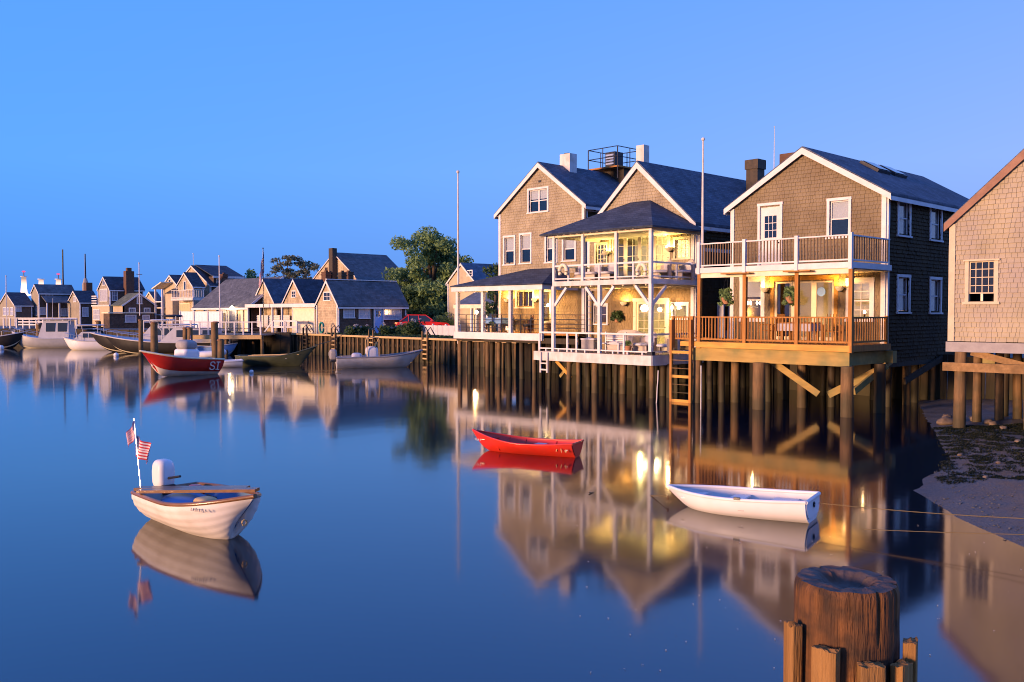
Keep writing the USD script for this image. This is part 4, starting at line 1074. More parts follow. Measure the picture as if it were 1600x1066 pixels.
# steel ladder and low link beside the two houses
for k, sx in enumerate((-.2, .12)):
    pass
sconce('added cream bowl lamp on the veranda wall left of its wide window', X1, Y1 - PX(797, 489, X1, Y1)[0], 4.0, 50, (1, .60, .20))
sconce('added cream bowl lamp on the veranda wall between its window and door', X1, Y1 - PX(840, 489, X1, Y1)[0], 4.0, 50, (1, .60, .20))
cl = thing('wall_lantern', 'small white lit lantern on the veranda wall near its right post', 'lamp', at(856, 477, X=X1 - .12))
part('bracket', MB().box(0, .12, -.02, .02, .1, .14), 'metal_dark', cl); part('bulb', MB().ball((0, 0, 0), (.06, .06, .09), 2), 'bulb_hot', cl)
lamp_light(cl, (-.15, 0, 0), 14, (1, .66, .28))
rl = thing('room_lamp', 'lamp lighting the room behind the lit veranda windows', 'lamp', (X1 + 1.6, Y1 - 3.6, 4.6))
part('globe', MB().ball((0, 0, 0), .12, 2), 'bulb_hot', rl); part('stem', MB().cyl((0, 0, .1), (0, 0, .6), .012), 'metal_dark', rl)
lamp_light(rl, (0, 0, -.2), 90, (1, .55, .16))

# ================================================================== HOUSE 4: pale boathouse at the right edge
X4, Y4, W4, L4, E4 = 27.0, 10.2, 7.4, 10.0, 5.86
T4 = E4 + .9 * W4 / 2
h = thing('boathouse', 'pale pinkish shingled boathouse on posts cut off by the right edge', 'boathouse', (X4, Y4, 0), -90)
F, RTW, LFT = Frame(0, 0, 0), Frame(W4, 0, 90), Frame(0, L4, -90)
B4 = 2.5
bw = WX(1509, 1561, 405, 474, X4, Y4)
wall(h, F, [(0, B4), (W4, B4), (W4, E4), (W4 / 2, T4), (0, E4)], [(bw[0] + .09, bw[1] - .09, bw[2] + .06, bw[3] - .06)], 'shingle_pale')
mb = MB(); F.box(mb, bw[0], bw[0] + .1, -.05, .05, bw[2] + .04, bw[3] - .05); F.box(mb, bw[1] - .1, bw[1], -.05, .05, bw[2] + .04, bw[3] - .05)
F.box(mb, bw[0] - .04, bw[1] + .04, -.05, .09, bw[3] - .05, bw[3]); F.box(mb, bw[0] - .05, bw[1] + .05, -.05, .09, bw[2] - .03, bw[2] + .04)
w = part('window', mb, 'frame_tan', h)
a0, a1, b0, b1 = bw[0] + .1, bw[1] - .1, bw[2] + .04, bw[3] - .05
zm = b0 + (b1 - b0) * .2
sm = MB()
for s in (a0, a1 - .035):
    F.box(sm, s, s + .035, -.06, -.01, zm, b1)
for z in (zm, b1 - .035):
    F.box(sm, a0 + .035, a1 - .035, -.06, -.01, z, z + .035)
for c in range(1, 4):
    x = a0 + (a1 - a0) * c / 4; F.box(sm, x - .011, x + .011, -.05, -.02, zm + .035, b1 - .035)
for r in range(1, 4):
    z = zm + (b1 - zm) * r / 4; F.box(sm, a0 + .035, a1 - .035, -.049, -.021, z - .011, z + .011)
part('sash', sm, 'frame_tan', w)
for c in range(4):
    for r in range(4):
        pm = MB(); F.box(pm, a0 + (a1 - a0) * c / 4 + .012, a0 + (a1 - a0) * (c + 1) / 4 - .012, -.04, -.034, zm + (b1 - zm) * r / 4 + .012, zm + (b1 - zm) * (r + 1) / 4 - .012)
        part('pane', pm, 'glass_dim', w)
pm = MB(); F.box(pm, (a0 + a1) / 2 - .03, (a0 + a1) / 2 + .03, -.05, -.01, b0, zm); part('prop_stick', pm, 'cream_paint', w)
slab(h, 'curtain', 'wall_core', .2, W4 - .2, 1.5, 1.6, B4, E4)
wall(h, RTW, [(0, B4), (L4, B4), (L4, E4), (0, E4)], [], 'shingle_dark', shingles=False)
wall(h, LFT, [(0, B4), (L4, B4), (L4, E4), (0, E4)], [], 'shingle_dark', shingles=False)
wall(h, Frame(W4, L4, 180), [(0, B4), (W4, B4), (W4, E4), (W4 / 2, T4), (0, E4)], [], 'shingle_dark', shingles=False)
gable_roof(h, W4, L4, E4, T4, side=.12, front=.12, trim='brown_trim', rake=.22, th=.07)
corner_board(h, F, 0, B4, E4 - .06, .17, mat='frame_tan')
part('sill_board', MB().box(-.05, W4, -.06, .0, 2.20, 2.48), 'grey_canvas', h)
part('floor', MB().box(0, W4, .02, L4, 2.22, 2.46), 'dark_pile', h)
gb = at(1485, 578, X=X4 - .15)
part('cross_beam', MB().box(-.08, W4, -.20, .0, 1.66, 1.90), 'beam_brown', h)
part('cross_beam', MB().box(-.08, W4, 2.9, 3.1, 1.70, 1.94), 'green_timber', h)
brace(h, (.6, .06, 2.2), (2.6, .2, 1.7), .06, .18, 'beam_brown')
pp = at(1497, 665, Z=.1)
pile(h, Y4 - pp[1] + .05, .02, -.4, 2.2, .16, 'pile_wood', 14)
for px, yy in ((1527, 1.6), (1562, 2.4), (1591, 2.8), (1609, .2)):
    pile(h, PX(px, 600, X4 + yy, Y4)[0], yy, -.4, 2.2, .13, 'pile_wood', 10)
for yy in (4.0, 6.5, 9):
    for xx in (.2, 2.4, 4.6):
        pile(h, xx, yy, -.2, 2.2, .13, 'dark_pile', 9)
slab(h, 'ceiling', 'dark_pile', .1, W4 - .1, .1, L4 - .1, E4 - .1, E4 - .05)
# ================================================================== cottages along the bulkhead and farther off
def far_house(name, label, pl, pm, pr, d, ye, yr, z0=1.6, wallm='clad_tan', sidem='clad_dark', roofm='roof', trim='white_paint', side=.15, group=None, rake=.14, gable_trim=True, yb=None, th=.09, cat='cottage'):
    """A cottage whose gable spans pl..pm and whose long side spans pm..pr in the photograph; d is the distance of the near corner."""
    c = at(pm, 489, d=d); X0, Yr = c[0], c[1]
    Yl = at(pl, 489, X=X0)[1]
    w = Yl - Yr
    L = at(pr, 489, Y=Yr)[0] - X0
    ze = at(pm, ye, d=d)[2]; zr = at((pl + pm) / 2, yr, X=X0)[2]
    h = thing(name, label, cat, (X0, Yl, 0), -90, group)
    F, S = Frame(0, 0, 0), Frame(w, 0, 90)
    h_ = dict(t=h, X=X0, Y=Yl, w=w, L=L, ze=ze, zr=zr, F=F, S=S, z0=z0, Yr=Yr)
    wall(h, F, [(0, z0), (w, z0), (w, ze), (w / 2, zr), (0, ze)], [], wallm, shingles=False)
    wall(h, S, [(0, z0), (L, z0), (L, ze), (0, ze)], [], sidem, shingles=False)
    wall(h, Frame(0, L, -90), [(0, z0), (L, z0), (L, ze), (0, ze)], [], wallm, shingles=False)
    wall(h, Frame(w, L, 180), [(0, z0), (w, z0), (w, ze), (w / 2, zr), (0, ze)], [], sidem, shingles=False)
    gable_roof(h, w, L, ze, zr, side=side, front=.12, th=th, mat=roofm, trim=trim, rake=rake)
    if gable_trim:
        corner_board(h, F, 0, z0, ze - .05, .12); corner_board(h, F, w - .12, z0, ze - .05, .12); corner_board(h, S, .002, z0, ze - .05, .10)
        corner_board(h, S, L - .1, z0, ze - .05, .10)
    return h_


def blind_window(h, fr, q, lit=None, cols=2, rows=2, trim='white_paint', glassm='car_glass', case=.09, name='window', dbl=True):
    """A window laid on the outside of a far wall: casing, panes behind bars."""
    s0, s1, z0, z1 = q
    mb = MB()
    fr.box(mb, s0, s0 + case, .0, .05, z0, z1); fr.box(mb, s1 - case, s1, .0, .05, z0, z1); fr.box(mb, s0 + case, s1 - case, .0, .05, z1 - case, z1); fr.box(mb, s0 - .03, s1 + .03, .0, .08, z0 - .03, z0 + case * .6)
    w = part(name, mb, trim, h)
    a0, a1, b0, b1 = s0 + case, s1 - case, z0 + case * .6, z1 - case
    pm = MB(); fr.box(pm, a0, a1, .004, .014, b0, b1); part('pane', pm, lit or glassm, w)
    sm = MB()
    for c in range(1, cols):
        x = a0 + (a1 - a0) * c / cols; fr.box(sm, x - .018, x + .018, .016, .035, b0, b1)
    for r in range(1, rows):
        z = b0 + (b1 - b0) * r / rows; fr.box(sm, a0, a1, .015, .034, z - .018, z + .018)
    if cols > 1 or rows > 1:
        part('bars', sm, trim, w)
    return w


def fwin(H, px0, px1, py0, py1, **k):
    q = WX(px0, px1, py0, py1, H['X'], H['Y']); return blind_window(H['t'], H['F'], q, **k)


def swin(H, px0, px1, py0, py1, **k):
    q = WY(px0, px1, py0, py1, H['Yr'], H['X']); return blind_window(H['t'], H['S'], q, **k)


M['dusk_pane'] = M['car_glass']
surf('pane_pale', (.30, .30, .34), (.42, .42, .46), 3, rough=.12, bump=0, spec=.6)
surf('pane_dim', (.10, .10, .12), (.16, .16, .18), 3, rough=.1, bump=0, spec=.6)

# near cottage with the pale blue door
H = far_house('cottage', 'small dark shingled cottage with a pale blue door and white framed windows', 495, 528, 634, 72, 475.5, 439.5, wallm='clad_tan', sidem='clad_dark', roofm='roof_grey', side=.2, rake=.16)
fwin(H, 506, 517, 456, 470, rows=2)
swin(H, 536, 554, 478, 497, glassm='pane_pale', rows=3); swin(H, 560, 578, 479, 498, glassm='pane_pale', rows=3); swin(H, 599, 627, 482, 499.5, glassm='pane_pale', cols=4, rows=3)
q = WY(583, 598, 480, 524, H['Yr'], H['X'])
door(H['t'], H['S'], q[0], q[1], 1.62, q[3], leaf='blue_door', trim='white_paint', cols=3, rows=2, g0=.66, g1=.9, case=.08, proud=.06, off=.07)
part('ridge_cap', MB().box(H['w'] / 2 - .12, H['w'] / 2 + .12, -.1, H['L'] + .15, H['zr'] + .12, H['zr'] + .19), 'white_paint', H['t'])
part('eave_trim', MB().box(H['w'] + .01, H['w'] + .06, 0, H['L'], H['ze'] - .22, H['ze'] - .06), 'white_paint', H['t'])
hA = H
# gable two and one
H = far_house('cottage', 'tan gabled cottage between the flag gable and the blue door cottage', 442, 478, 520, 79, 475.5, 438, wallm='clad_tan', roofm='roof_black', side=.12)
fwin(H, 456, 462.5, 454, 465, cols=2, rows=2); hB = H
chimney(H['t'], H['w'] / 2 + .6, 4.6, H['zr'] - .6, H['zr'] + .75, .55, .55, 'dark_brick')
H = far_house('cottage', 'plain tan gabled cottage under the flagpole', 394, 432, 476, 83, 479, 437.5, wallm='clad_tan', roofm='roof', side=.15); hC = H
# wide grey roof cottage, ridge along the wharf
p0, p1 = at(390, 489, d=84), at(305, 489, X=at(390, 489, d=84)[0])
X0, Yr, Yl = p0[0], p0[1], p1[1]
ze = at(350, 480, X=X0)[2]
zr = at(380, 438, X=X0 + 3.4)[2]
w = Yl - Yr
h = thing('cottage', 'long low cottage with a broad grey roof facing the harbour and a bright lamp', 'cottage', (X0, Yl, 0), -90)
F = Frame(0, 0, 0)
wall(h, F, [(0, 1.6), (w, 1.6), (w, ze), (0, ze)], [], 'far_tan', shingles=False)
wall(h, Frame(w, 0, 90), [(0, 1.6), (6.8, 1.6), (6.8, ze), (3.4, zr), (0, ze)], [], 'clad_dark', shingles=False)
wall(h, Frame(0, 6.8, -90), [(0, 1.6), (6.8, 1.6), (6.8, ze), (3.4, zr), (0, ze)], [], 'clad_dark', shingles=False)
wall(h, Frame(w, 6.8, 180), [(0, 1.6), (w, 1.6), (w, ze), (0, ze)], [], 'clad_dark', shingles=False)
for ya, yb, nm in ((-.3, 3.4, 0), (7.1, 3.4, 1)):
    za = ze - .18
    V = [(-.2, ya, za), (w + .2, ya, za), (w + .2, yb, zr + .05), (-.2, yb, zr + .05)]
    V += [(a, b, c + .1) for a, b, c in V]
    part('roof', MB().add(V, MB.BF), 'roof_grey', h)
part('eave_board', MB().box(-.2, w + .2, -.36, -.30, ze - .26, ze - .08), 'white_paint', h)
mb = MB(); mb.bar((w + .22, -.32, ze - .12), (w + .22, 3.4, zr + .08), .05, .2); part('rake_board', mb, 'white_paint', h)
for a, b, c, d_ in ((318, 326, 482, 488), (338, 345, 482, 488)):
    blind_window(h, F, WX(a, b, c, d_, X0, Yl), cols=2, rows=1, case=.06)
q = WX(357.5, 371, 484, 505, X0, Yl); door(h, F, q[0], q[1], 1.62, q[3], leaf='pane_dim', cols=2, rows=4, g0=.1, g1=.92, gs=.12, off=.07, glass='pane_dim')
q = WX(345, 355, 485, 505, X0, Yl); door(h, F, q[0], q[1], 1.62, q[3], leaf='white_paint', cols=2, rows=4, g0=.1, g1=.92, gs=.12, off=.07, glass='lit_dim')
for a, b in ((377, 381), (384, 389)):
    q = WX(a, b, 480, 506, X0, Yl); part('corner_board', (lambda m: F.box(m, q[0], q[1], 0, .12, 1.6, ze - .3) or m)(MB()), 'cream_paint', h)
lp = at(362.3, 480.5, X=X0 - .35)
fl = thing('flood_lamp', 'brightest white flood lamp under the eave of the broad grey roof', 'lamp', lp)
part('bulb', MB().ball((0, 0, 0), (.15, .15, .15), 2), 'bulb_hot', fl); part('bracket', MB().bar((0, 0, .12), (.3, 0, .2), .04, .04), 'metal_dark', fl)
lamp_light(fl, (-.3, 0, -.1), 40, (1, .66, .34))
lp = at(395.5, 483, X=hC['X'] - .5)
fl = thing('flood_lamp', 'bright lamp at the left foot of the tan gable under the flagpole', 'lamp', lp)
part('bulb', MB().ball((0, 0, 0), (.13, .13, .13), 2), 'bulb_hot', fl); part('bracket', MB().bar((0, 0, .1), (.45, 0, .16), .04, .04), 'metal_dark', fl)
lamp_light(fl, (-.3, 0, -.05), 40, (1, .62, .30))

# low white veranda building in front of the gables
Xv = 40.6
h = thing('harbour_pavilion', 'low flat roofed white pavilion with glazed doors below the tan gables', 'pavilion', (Xv, at(390, 489, X=Xv)[1], 0), -90)
Yv = at(390, 489, X=Xv)[1]
F = Frame(0, 0, 0)
sx = lambda px: PX(px, 489, Xv, Yv)[0]
zz = lambda px, py: PX(px, py, Xv, Yv)[1]
xa, xm, xc = 0.0, sx(456), sx(511)
wall(h, F, [(xm, 1.6), (sx(494), 1.6), (sx(494), zz(475, 477)), (xm, zz(460, 478))], [], 'cream_paint', shingles=False)
wall(h, Frame(sx(494), 0, 90), [(0, 1.6), (2.6, 1.6), (2.6, zz(475, 475)), (0, zz(475, 477))], [], 'clad_dark', shingles=False)
part('flat_roof', MB().box(xa - .2, sx(494) + .35, -.3, 4.2, zz(460, 478) + .02, zz(460, 478) + .2), 'roof', h)
part('fascia', MB().box(xa - .2, sx(494) + .35, -.36, -.305, zz(460, 478) - .12, zz(460, 478) + .18), 'white_paint', h)
q = WX(457, 492, 481, 520, Xv, Yv); multi_door(h, F, (q[0], q[1], 1.62, q[3]), 4, .08, cols=2, rows=6, trim='white_paint', st=.07)
slab(h, 'screen', 'pane_pale', sx(457), sx(493), .16, .2, 1.6, zz(475, 480))
for px in (391, 410, 429, 444):
    post(h, sx(px), -.2, 1.6, zz(460, 478), .14)
for i, (a, b) in enumerate(((391, 410), (410, 429), (429, 444))):
    part('lattice_panel', MB().box(sx(a) + .08, sx(b) - .08, .6, .64, 2.0, 3.1), 'worn_white', h)
    for k in range(5):
        z = 2.15 + k * .2
        part('slat', MB().box(sx(a) + .08, sx(b) - .08, .56, .595, z, z + .06), 'white_paint', h)
wall(h, Frame(0, 2.4, 0), [(0, 1.6), (xm, 1.6), (xm, zz(430, 478)), (0, zz(430, 478))], [], 'far_tan', shingles=False)
q = WX(430, 446, 484, 506, Xv + 2.4, Yv); blind_window(h, Frame(0, 2.4, 0), q, lit='lit_dim', cols=4, rows=2)
q = WY(495, 511, 480, 502, Yv - sx(494), Xv); blind_window(h, Frame(sx(494), 0, 90), q, glassm='pane_pale', rows=3)
# green hose coil on that wall
p = at(503.5, 512, X=hA['X'] - .9)
hs = thing('hose_coil', 'coiled green garden hose hung on the dark wall left of the corner board', 'hose', p)
for k in range(3):
    th = np.linspace(0, 2 * math.pi, 17); part('coil', MB().tube(np.stack([0 * th - .05 * k, .28 * np.cos(th), .40 * np.sin(th)], -1), .045, 6, False), 'hose', hs)

# big tan house behind with tall chimney on its gable
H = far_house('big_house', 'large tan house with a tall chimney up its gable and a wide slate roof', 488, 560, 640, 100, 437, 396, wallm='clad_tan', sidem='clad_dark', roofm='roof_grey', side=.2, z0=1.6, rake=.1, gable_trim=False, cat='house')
chimney(H['t'], H['w'] / 2 + .25, -.35, 1.6, H['zr'] + .55, .75, .6, 'dark_brick', cap=False); fwin(H, 508, 512, 418, 427, trim='brick')
for px in (506, 541):
    s, z = PX(px, 430, H['X'] - 1.5, H['Y']); chimney(H['t'], s, -1.2, 1.6, z + .3, .9, .7, 'brick', cap=True)
# row of gabled houses farther left
H = far_house('gabled_house', 'tall tan house with a dormer in its dark roof', 274, 329, 383, 105, 446, 416, wallm='clad_tan', sidem='clad_dark', roofm='roof_black', cat='house'); hH = H
fwin(H, 308, 312, 448, 455, cols=1, rows=2)
S, t = H['S'], H['t']; zc = H['ze']
y0, y1 = .6, H['L'] * .96
part('dormer', (lambda m: S.box(m, y0, y1, -1.6, -.35, zc - .1, zc + 1.05) or m)(MB()), 'clad_dark', t)
dm = MB(); V = [S.p(y0 - .2, -.15, zc + 1.0), S.p(y1 + .2, -.15, zc + 1.0), S.p(y1 + .2, -H['w'] / 2, H['zr'] + .1), S.p(y0 - .2, -H['w'] / 2, H['zr'] + .1)]
V += [v + np.array([0, 0, .1]) for v in V]; part('dormer_roof', dm.add(V, MB.BF), 'roof_black', t)
part('dormer_trim', (lambda m: S.box(m, y0 - .2, y1 + .2, -.16, -.1, zc + .85, zc + 1.1) or m)(MB()), 'white_paint', t)
for k in range(3):
    a = y0 + .3 + k * (y1 - y0) / 3; blind_window(t, Frame(H['w'] - .35, 0, 90), (a, a + (y1 - y0) / 3 - .6, zc + .05, zc + .85), case=.12)
s, z = at(350, 435, d=100)[0], at(350, 429, d=100)[2]
chimney(t, H['w'] + .6, at(350, 435, Y=H['Yr'] - .6)[0] - H['X'], zc - 1.2, z + .2, .6, .6, 'brick')
H = far_house('gabled_house', 'narrow tan gabled house with a white railed balcony and lit doors', 277, 302, 318, 101, 447, 427, wallm='clad_tan', sidem='clad_grey', roofm='roof_black', cat='house'); t = H['t']
fwin(H, 287.5, 291, 439, 454, cols=1, rows=1)
q = WX(281, 297, 474, 487, H['X'], H['Y']); blind_window(t, H['F'], q, lit='lit_pane', cols=4, rows=1, trim='cream_paint')
a, b = PX(267, 470, H['X'] - 1.4, H['Y']), PX(301, 470, H['X'] - 1.4, H['Y'])
part('balcony_floor', MB().box(a[0], b[0], -1.4, 0, a[1] - .0, a[1] + .25), 'worn_white', t)
rail(t, (a[0], -1.35), (b[0], -1.35), a[1] + .3, a[1] + 1.15, 14, mr='white_paint', mbal='white_paint', bal=(.05, .03)); rail(t, (b[0], -1.35), (b[0], 0), a[1] + .3, a[1] + 1.15, 5, mr='white_paint', mbal='white_paint')
H = far_house('gabled_house', 'tan gabled house left of the railed balcony house', 254.5, 279, 300, 104, 447, 431, wallm='far_tan', sidem='clad_grey', roofm='roof_black', cat='house')
fwin(H, 263.5, 267, 436, 442, cols=1, rows=1); fwin(H, 262, 271, 481, 492, lit='lit_dim')
a = PX(258, 455, H['X'] - .8, H['Y']); b = PX(270, 455, H['X'] - .8, H['Y'])
part('bay_roof', MB().add([(a[0], -.9, a[1] - .3), (b[0], -.9, a[1] - .3), (b[0] - .3, 0, a[1] + .3), (a[0] + .3, 0, a[1] + .3), (a[0], 0, a[1] - .3), (b[0], 0, a[1] - .3)], [(0, 1, 2, 3), (0, 3, 4, 4), (1, 5, 2, 2)]), 'roof_black', H['t'])
part('bay', MB().box(a[0] + .1, b[0] - .1, -.8, 0, 1.6, a[1] - .32), 'far_tan', H['t'])
# open white stair porch
px0 = at(243, 489, d=106)
h = thing('stair_porch', 'open white two storey porch tower beside the orange lit cottage', 'porch', (px0[0], px0[1], 0), -90)
w = px0[1] - at(254, 489, X=px0[0])[1]
zt = at(248, 452, X=px0[0])[2]
for x in (0, w):
    for y in (0, 1.6):
        post(h, x, y, 1.6, zt, .16)
part('roof', MB().add([(-.3, -.3, zt), (w + .3, -.3, zt + .7), (w + .3, 1.9, zt + .7), (-.3, 1.9, zt), (-.3, -.3, zt + .12), (w + .3, -.3, zt + .82), (w + .3, 1.9, zt + .82), (-.3, 1.9, zt + .12)], MB.BF), 'cream_paint', h)
for z in (zt - 1.5, zt - 3.0, zt - 4.0):
    if z > 1.8:
        part('rail_board', MB().box(.08, w - .08, -.05, .05, z, z + .12), 'white_paint', h); part('floor', MB().box(0, w, .1, 1.6, z - .7, z - .6), 'cream_paint', h)
part('back_wall', MB().box(0, w, 1.7, 1.8, 1.6, zt - .3), 'far_tan', h)
H = far_house('cottage', 'small cottage glowing orange behind the dark gable', 226, 243, 252, 112, 470, 457, wallm='far_tan', roofm='roof', trim='cream_paint')
fwin(H, 229, 240, 473, 480, lit='lit_pane')
# dark cottage with its gable to the right
c = at(192.5, 489, d=104); X0, Yg = c[0], c[1]
wg = at(242, 489, Y=Yg)[0] - X0
Lg = at(176, 489, X=X0)[1] - Yg
ze = at(192.5, 477, d=104)[2]; zr = at(217, 459.5, Y=Yg)[2]
h = thing('cottage', 'dark brown cottage turning its gable end to the right, with a lean-to shed', 'cottage', (X0, Yg + Lg, 0), -90)
S = Frame(Lg, 0, 90)
wall(h, S, [(0, 1.6), (wg, 1.6), (wg, ze), (wg / 2, zr), (0, ze)], [], 'clad_dark', shingles=False)
wall(h, Frame(0, 0, 0), [(0, 1.6), (Lg, 1.6), (Lg, ze), (0, ze)], [], 'far_tan', shingles=False)
wall(h, Frame(0, wg, -90), [(0, 1.6), (wg, 1.6), (wg, ze), (wg / 2, zr), (0, ze)], [], 'far_tan', shingles=False)
for ya in (-.2, wg + .2):
    za = ze - .1
    V = [(-.1, ya, za), (Lg + .15, ya, za), (Lg + .15, wg / 2, zr + .04), (-.1, wg / 2, zr + .04)]; V += [(a, b, q_ + .1) for a, b, q_ in V]
    part('roof', MB().add(V, MB.BF), 'roof_moss', h)
    part('rake_board', MB().bar((Lg + .17, ya, za), (Lg + .17, wg / 2, zr + .04), .05, .16), 'white_paint', h)
for a, b, c1, c2, k in ((213.5, 222, 462.5, 475, 3), (201, 212, 481, 488.5, 1), (224.5, 235, 481, 488.5, 1)):
    blind_window(h, S, WY(a, b, c1, c2, Yg, X0), cols=2 if k == 3 else 3, rows=1, glassm='pane_dim', case=.12)
a, b = WY(171, 241, 489, 513, Yg - 1.8, X0)[:2]
part('lean_to', MB().box(Lg + .0, Lg + 1.8, a, b, 1.2, at(200, 490, Y=Yg - 1.8)[2]), 'clad_dark', h)
part('lean_to_roof', MB().box(Lg - .0, Lg + 2.0, a - .2, b + .2, at(200, 490, Y=Yg - 1.8)[2] + .02, at(200, 488.5, Y=Yg - 1.8)[2] + .04), 'cream_paint', h)
blind_window(h, Frame(Lg + 1.8, 0, 90), WY(195, 213, 492, 504, Yg - 1.8, X0), glassm='pane_pale', cols=1, rows=1, case=.14); blind_window(h, Frame(Lg + 1.8, 0, 90), WY(222, 234, 492, 504, Yg - 1.8, X0), glassm='pane_pale', cols=1, rows=1, case=.14)
# tall house with brick chimney
H = far_house('gabled_house', 'dark house with a tall brick chimney rising against its roof', 154, 172, 224, 113, 452, 433.5, wallm='far_grey', sidem='clad_dark', roofm='roof_black', cat='house')
fwin(H, 156.5, 168, 451.5, 471, glassm='pane_pale', cols=2, rows=1); swin(H, 174.5, 183.5, 454, 470, glassm='pane_dim'); fwin(H, 160, 165, 437, 446, cols=1, rows=1, glassm='pane_dim')
yy = at(200, 456, Y=H['Yr'])[0] - H['X']
z = at(200, 424, Y=H['Yr'])[2]; z2 = at(200, 419, Y=H['Yr'])[2]
mb = MB().box(H['w'] - .1, H['w'] + .75, yy - .5, yy + .5, 1.6, z); mb.box(H['w'] + .1, H['w'] + .55, yy - .28, yy + .28, z, z2)
part('chimney', mb, 'brick', H['t'])
a, b = PX(144, 478, H['X'] - 1.8, H['Y']), PX(171, 478, H['X'] - 1.8, H['Y'])
part('lower_storey', MB().box(a[0], b[0], -1.8, 0, 1.6, a[1] - .1), 'far_tan', H['t']); part('terrace', MB().box(a[0] - .1, b[0] + .1, -1.9, 0, a[1] - .098, a[1] + .1), 'worn_white', H['t'])
for z in (.25, .55, .85, 1.1):
    part('terrace_rail', MB().box(a[0], a[0] + 1.6, -1.86, -1.8, a[1] + z, a[1] + z + .12), 'white_paint', H['t'])
blind_window(H['t'], Frame(0, -1.8, 0), WX(146, 156, 483, 500, H['X'] - 1.8, H['Y']), glassm='pane_pale', cols=3, rows=2)
# left group
H = far_house('cottage', 'small dark roofed cottage with a pale window in its little gable', 107, 125, 153, 117, 472, 455.5, wallm='far_grey', sidem='clad_dark', roofm='roof_black')
fwin(H, 115, 119.5, 463, 472, cols=1, rows=1, glassm='pane_pale'); swin(H, 128, 138, 480, 495, glassm='pane_pale')
chimney(H['t'], .3, 2.4, 3, at(116, 441, d=119)[2], 1.0, .8, 'brick', cap=False)
H = far_house('gabled_house', 'brown two storey cottage with a long grey roof at the far left', 50, 61, 116, 119, 457.5, 445.5, wallm='far_grey', sidem='far_dark', roofm='roof_grey', cat='house')
swin(H, 71, 83, 459, 466, glassm='pane_dim'); swin(H, 62, 71, 480, 492, glassm='pane_pale'); fwin(H, 51, 59, 479, 493, glassm='pane_pale'); swin(H, 95, 106, 482, 494, glassm='pane_pale', cols=3)
z = at(90, 474, Y=H['Yr'])[2]
a, b = WY(72, 113, 474, 490, H['Yr'] - 2.0, H['X'])[:2]
V = [(H['w'] + .0, a, z + .9), (H['w'] + 2.1, a, z), (H['w'] + 2.1, b, z), (H['w'] + .0, b, z + .9)]; V += [(p_, q_, r_ + .12) for p_, q_, r_ in V]
part('lean_to_roof', MB().add(V, MB.BF), 'roof_grey', H['t'])
for y in (a + .1, (a + b) / 2, b - .1):
    post(H['t'], H['w'] + 2.0, y, 1.6, z, .16)
H = far_house('cottage', 'leftmost cottage with a pale gable and a low dark roof', -1, 23.6, 50, 118, 477, 458, wallm='far_grey', sidem='far_dark', roofm='roof_black')
fwin(H, 5, 14, 480, 493, glassm='pane_pale'); fwin(H, 16, 21, 480, 493, glassm='pane_pale', cols=1); swin(H, 25, 33.5, 479, 487, glassm='pane_pale')

# cottage behind the veranda, half hidden, with its own lit lamp
H = far_house('cottage', 'tan gabled cottage with a blue grey roof half hidden behind the veranda', 700, 743, 800, 76, 441, 413, wallm='far_tan', sidem='clad_grey', roofm='roof_blue', side=.15)
fwin(H, 730, 739, 422, 431.5); fwin(H, 742 - 24, 742 - 14, 446, 455, glassm='lit_dim')
zl = at(735, 478, d=74)[2]
a, b = PX(712, 480, H['X'] - 2.0, H['Y']), PX(790, 480, H['X'] - 2.0, H['Y'])
V = [(a[0], -2.2, zl), (b[0], -2.2, zl), (b[0], 0, zl + 1.0), (a[0], 0, zl + 1.0)]; V += [(p_, q_, r_ + .12) for p_, q_, r_ in V]
part('porch_roof', MB().add(V, MB.BF), 'roof_blue', H['t'])
part('fascia', MB().box(a[0], b[0], -2.26, -2.205, zl - .2, zl + .1), 'cream_paint', H['t'])
for s in np.linspace(a[0] + .1, b[0] - .1, 4):
    post(H['t'], s, -2.05, 1.6, zl - .02, .16)
rl = thing('wall_lantern', 'glowing porch lamp of the half hidden cottage seen through the veranda', 'lamp', at(745, 488, X=H['X'] - 1.2))
part('bulb', MB().ball((0, 0, 0), (.12, .12, .16), 2), 'bulb_hot', rl); part('bracket', MB().bar((0, 0, .15), (.9, 0, .2), .04, .04), 'metal_dark', rl)
lamp_light(rl, (-.2, 0, 0), 50, (1, .55, .2))
# grey roofs behind the tree
H = far_house('big_house', 'pale grey roofed house mostly hidden behind the big tree', 585, 612, 668, 112, 447, 425, wallm='far_grey', roofm='roof_grey', cat='house', rake=.08)

# three distant stacks with red lamps; their floodlight is painted as emission
for k, (px, pt, pb, red) in enumerate(((38, 432, 478, 1), (65, 436, 470, 0), (92, 436, 472, 1))):
    b = at(px, 489, d=420); zt = at(px, pt, d=420)[2]
    lab = ('leftmost of three distant pale lit towers, with a red lamp on top', 'middle one of three distant pale lit towers, without a red lamp', 'rightmost of three distant pale lit towers, above the brown cottage roof')[k]
    tw = thing('light_tower', lab, 'tower', (b[0], b[1], 0))
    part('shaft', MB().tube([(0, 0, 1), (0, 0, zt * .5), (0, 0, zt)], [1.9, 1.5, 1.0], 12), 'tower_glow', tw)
    part('platform', MB().lathe([(0, zt - .4), (1.5, zt - .3), (1.5, zt), (0, zt + .1)], n=14), 'white_paint', tw)
    zl = at(px, 461, d=420)[2]
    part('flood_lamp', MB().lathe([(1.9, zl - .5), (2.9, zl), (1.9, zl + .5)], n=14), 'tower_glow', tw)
    if red:
        part('red_lamp', MB().ball((0, 0, zt + 2.2), (.8, .8, .4), 2), 'bulb_red', tw); part('mast', MB().cyl((0, 0, zt), (0, 0, zt + 2), .2), 'metal_dark', tw)

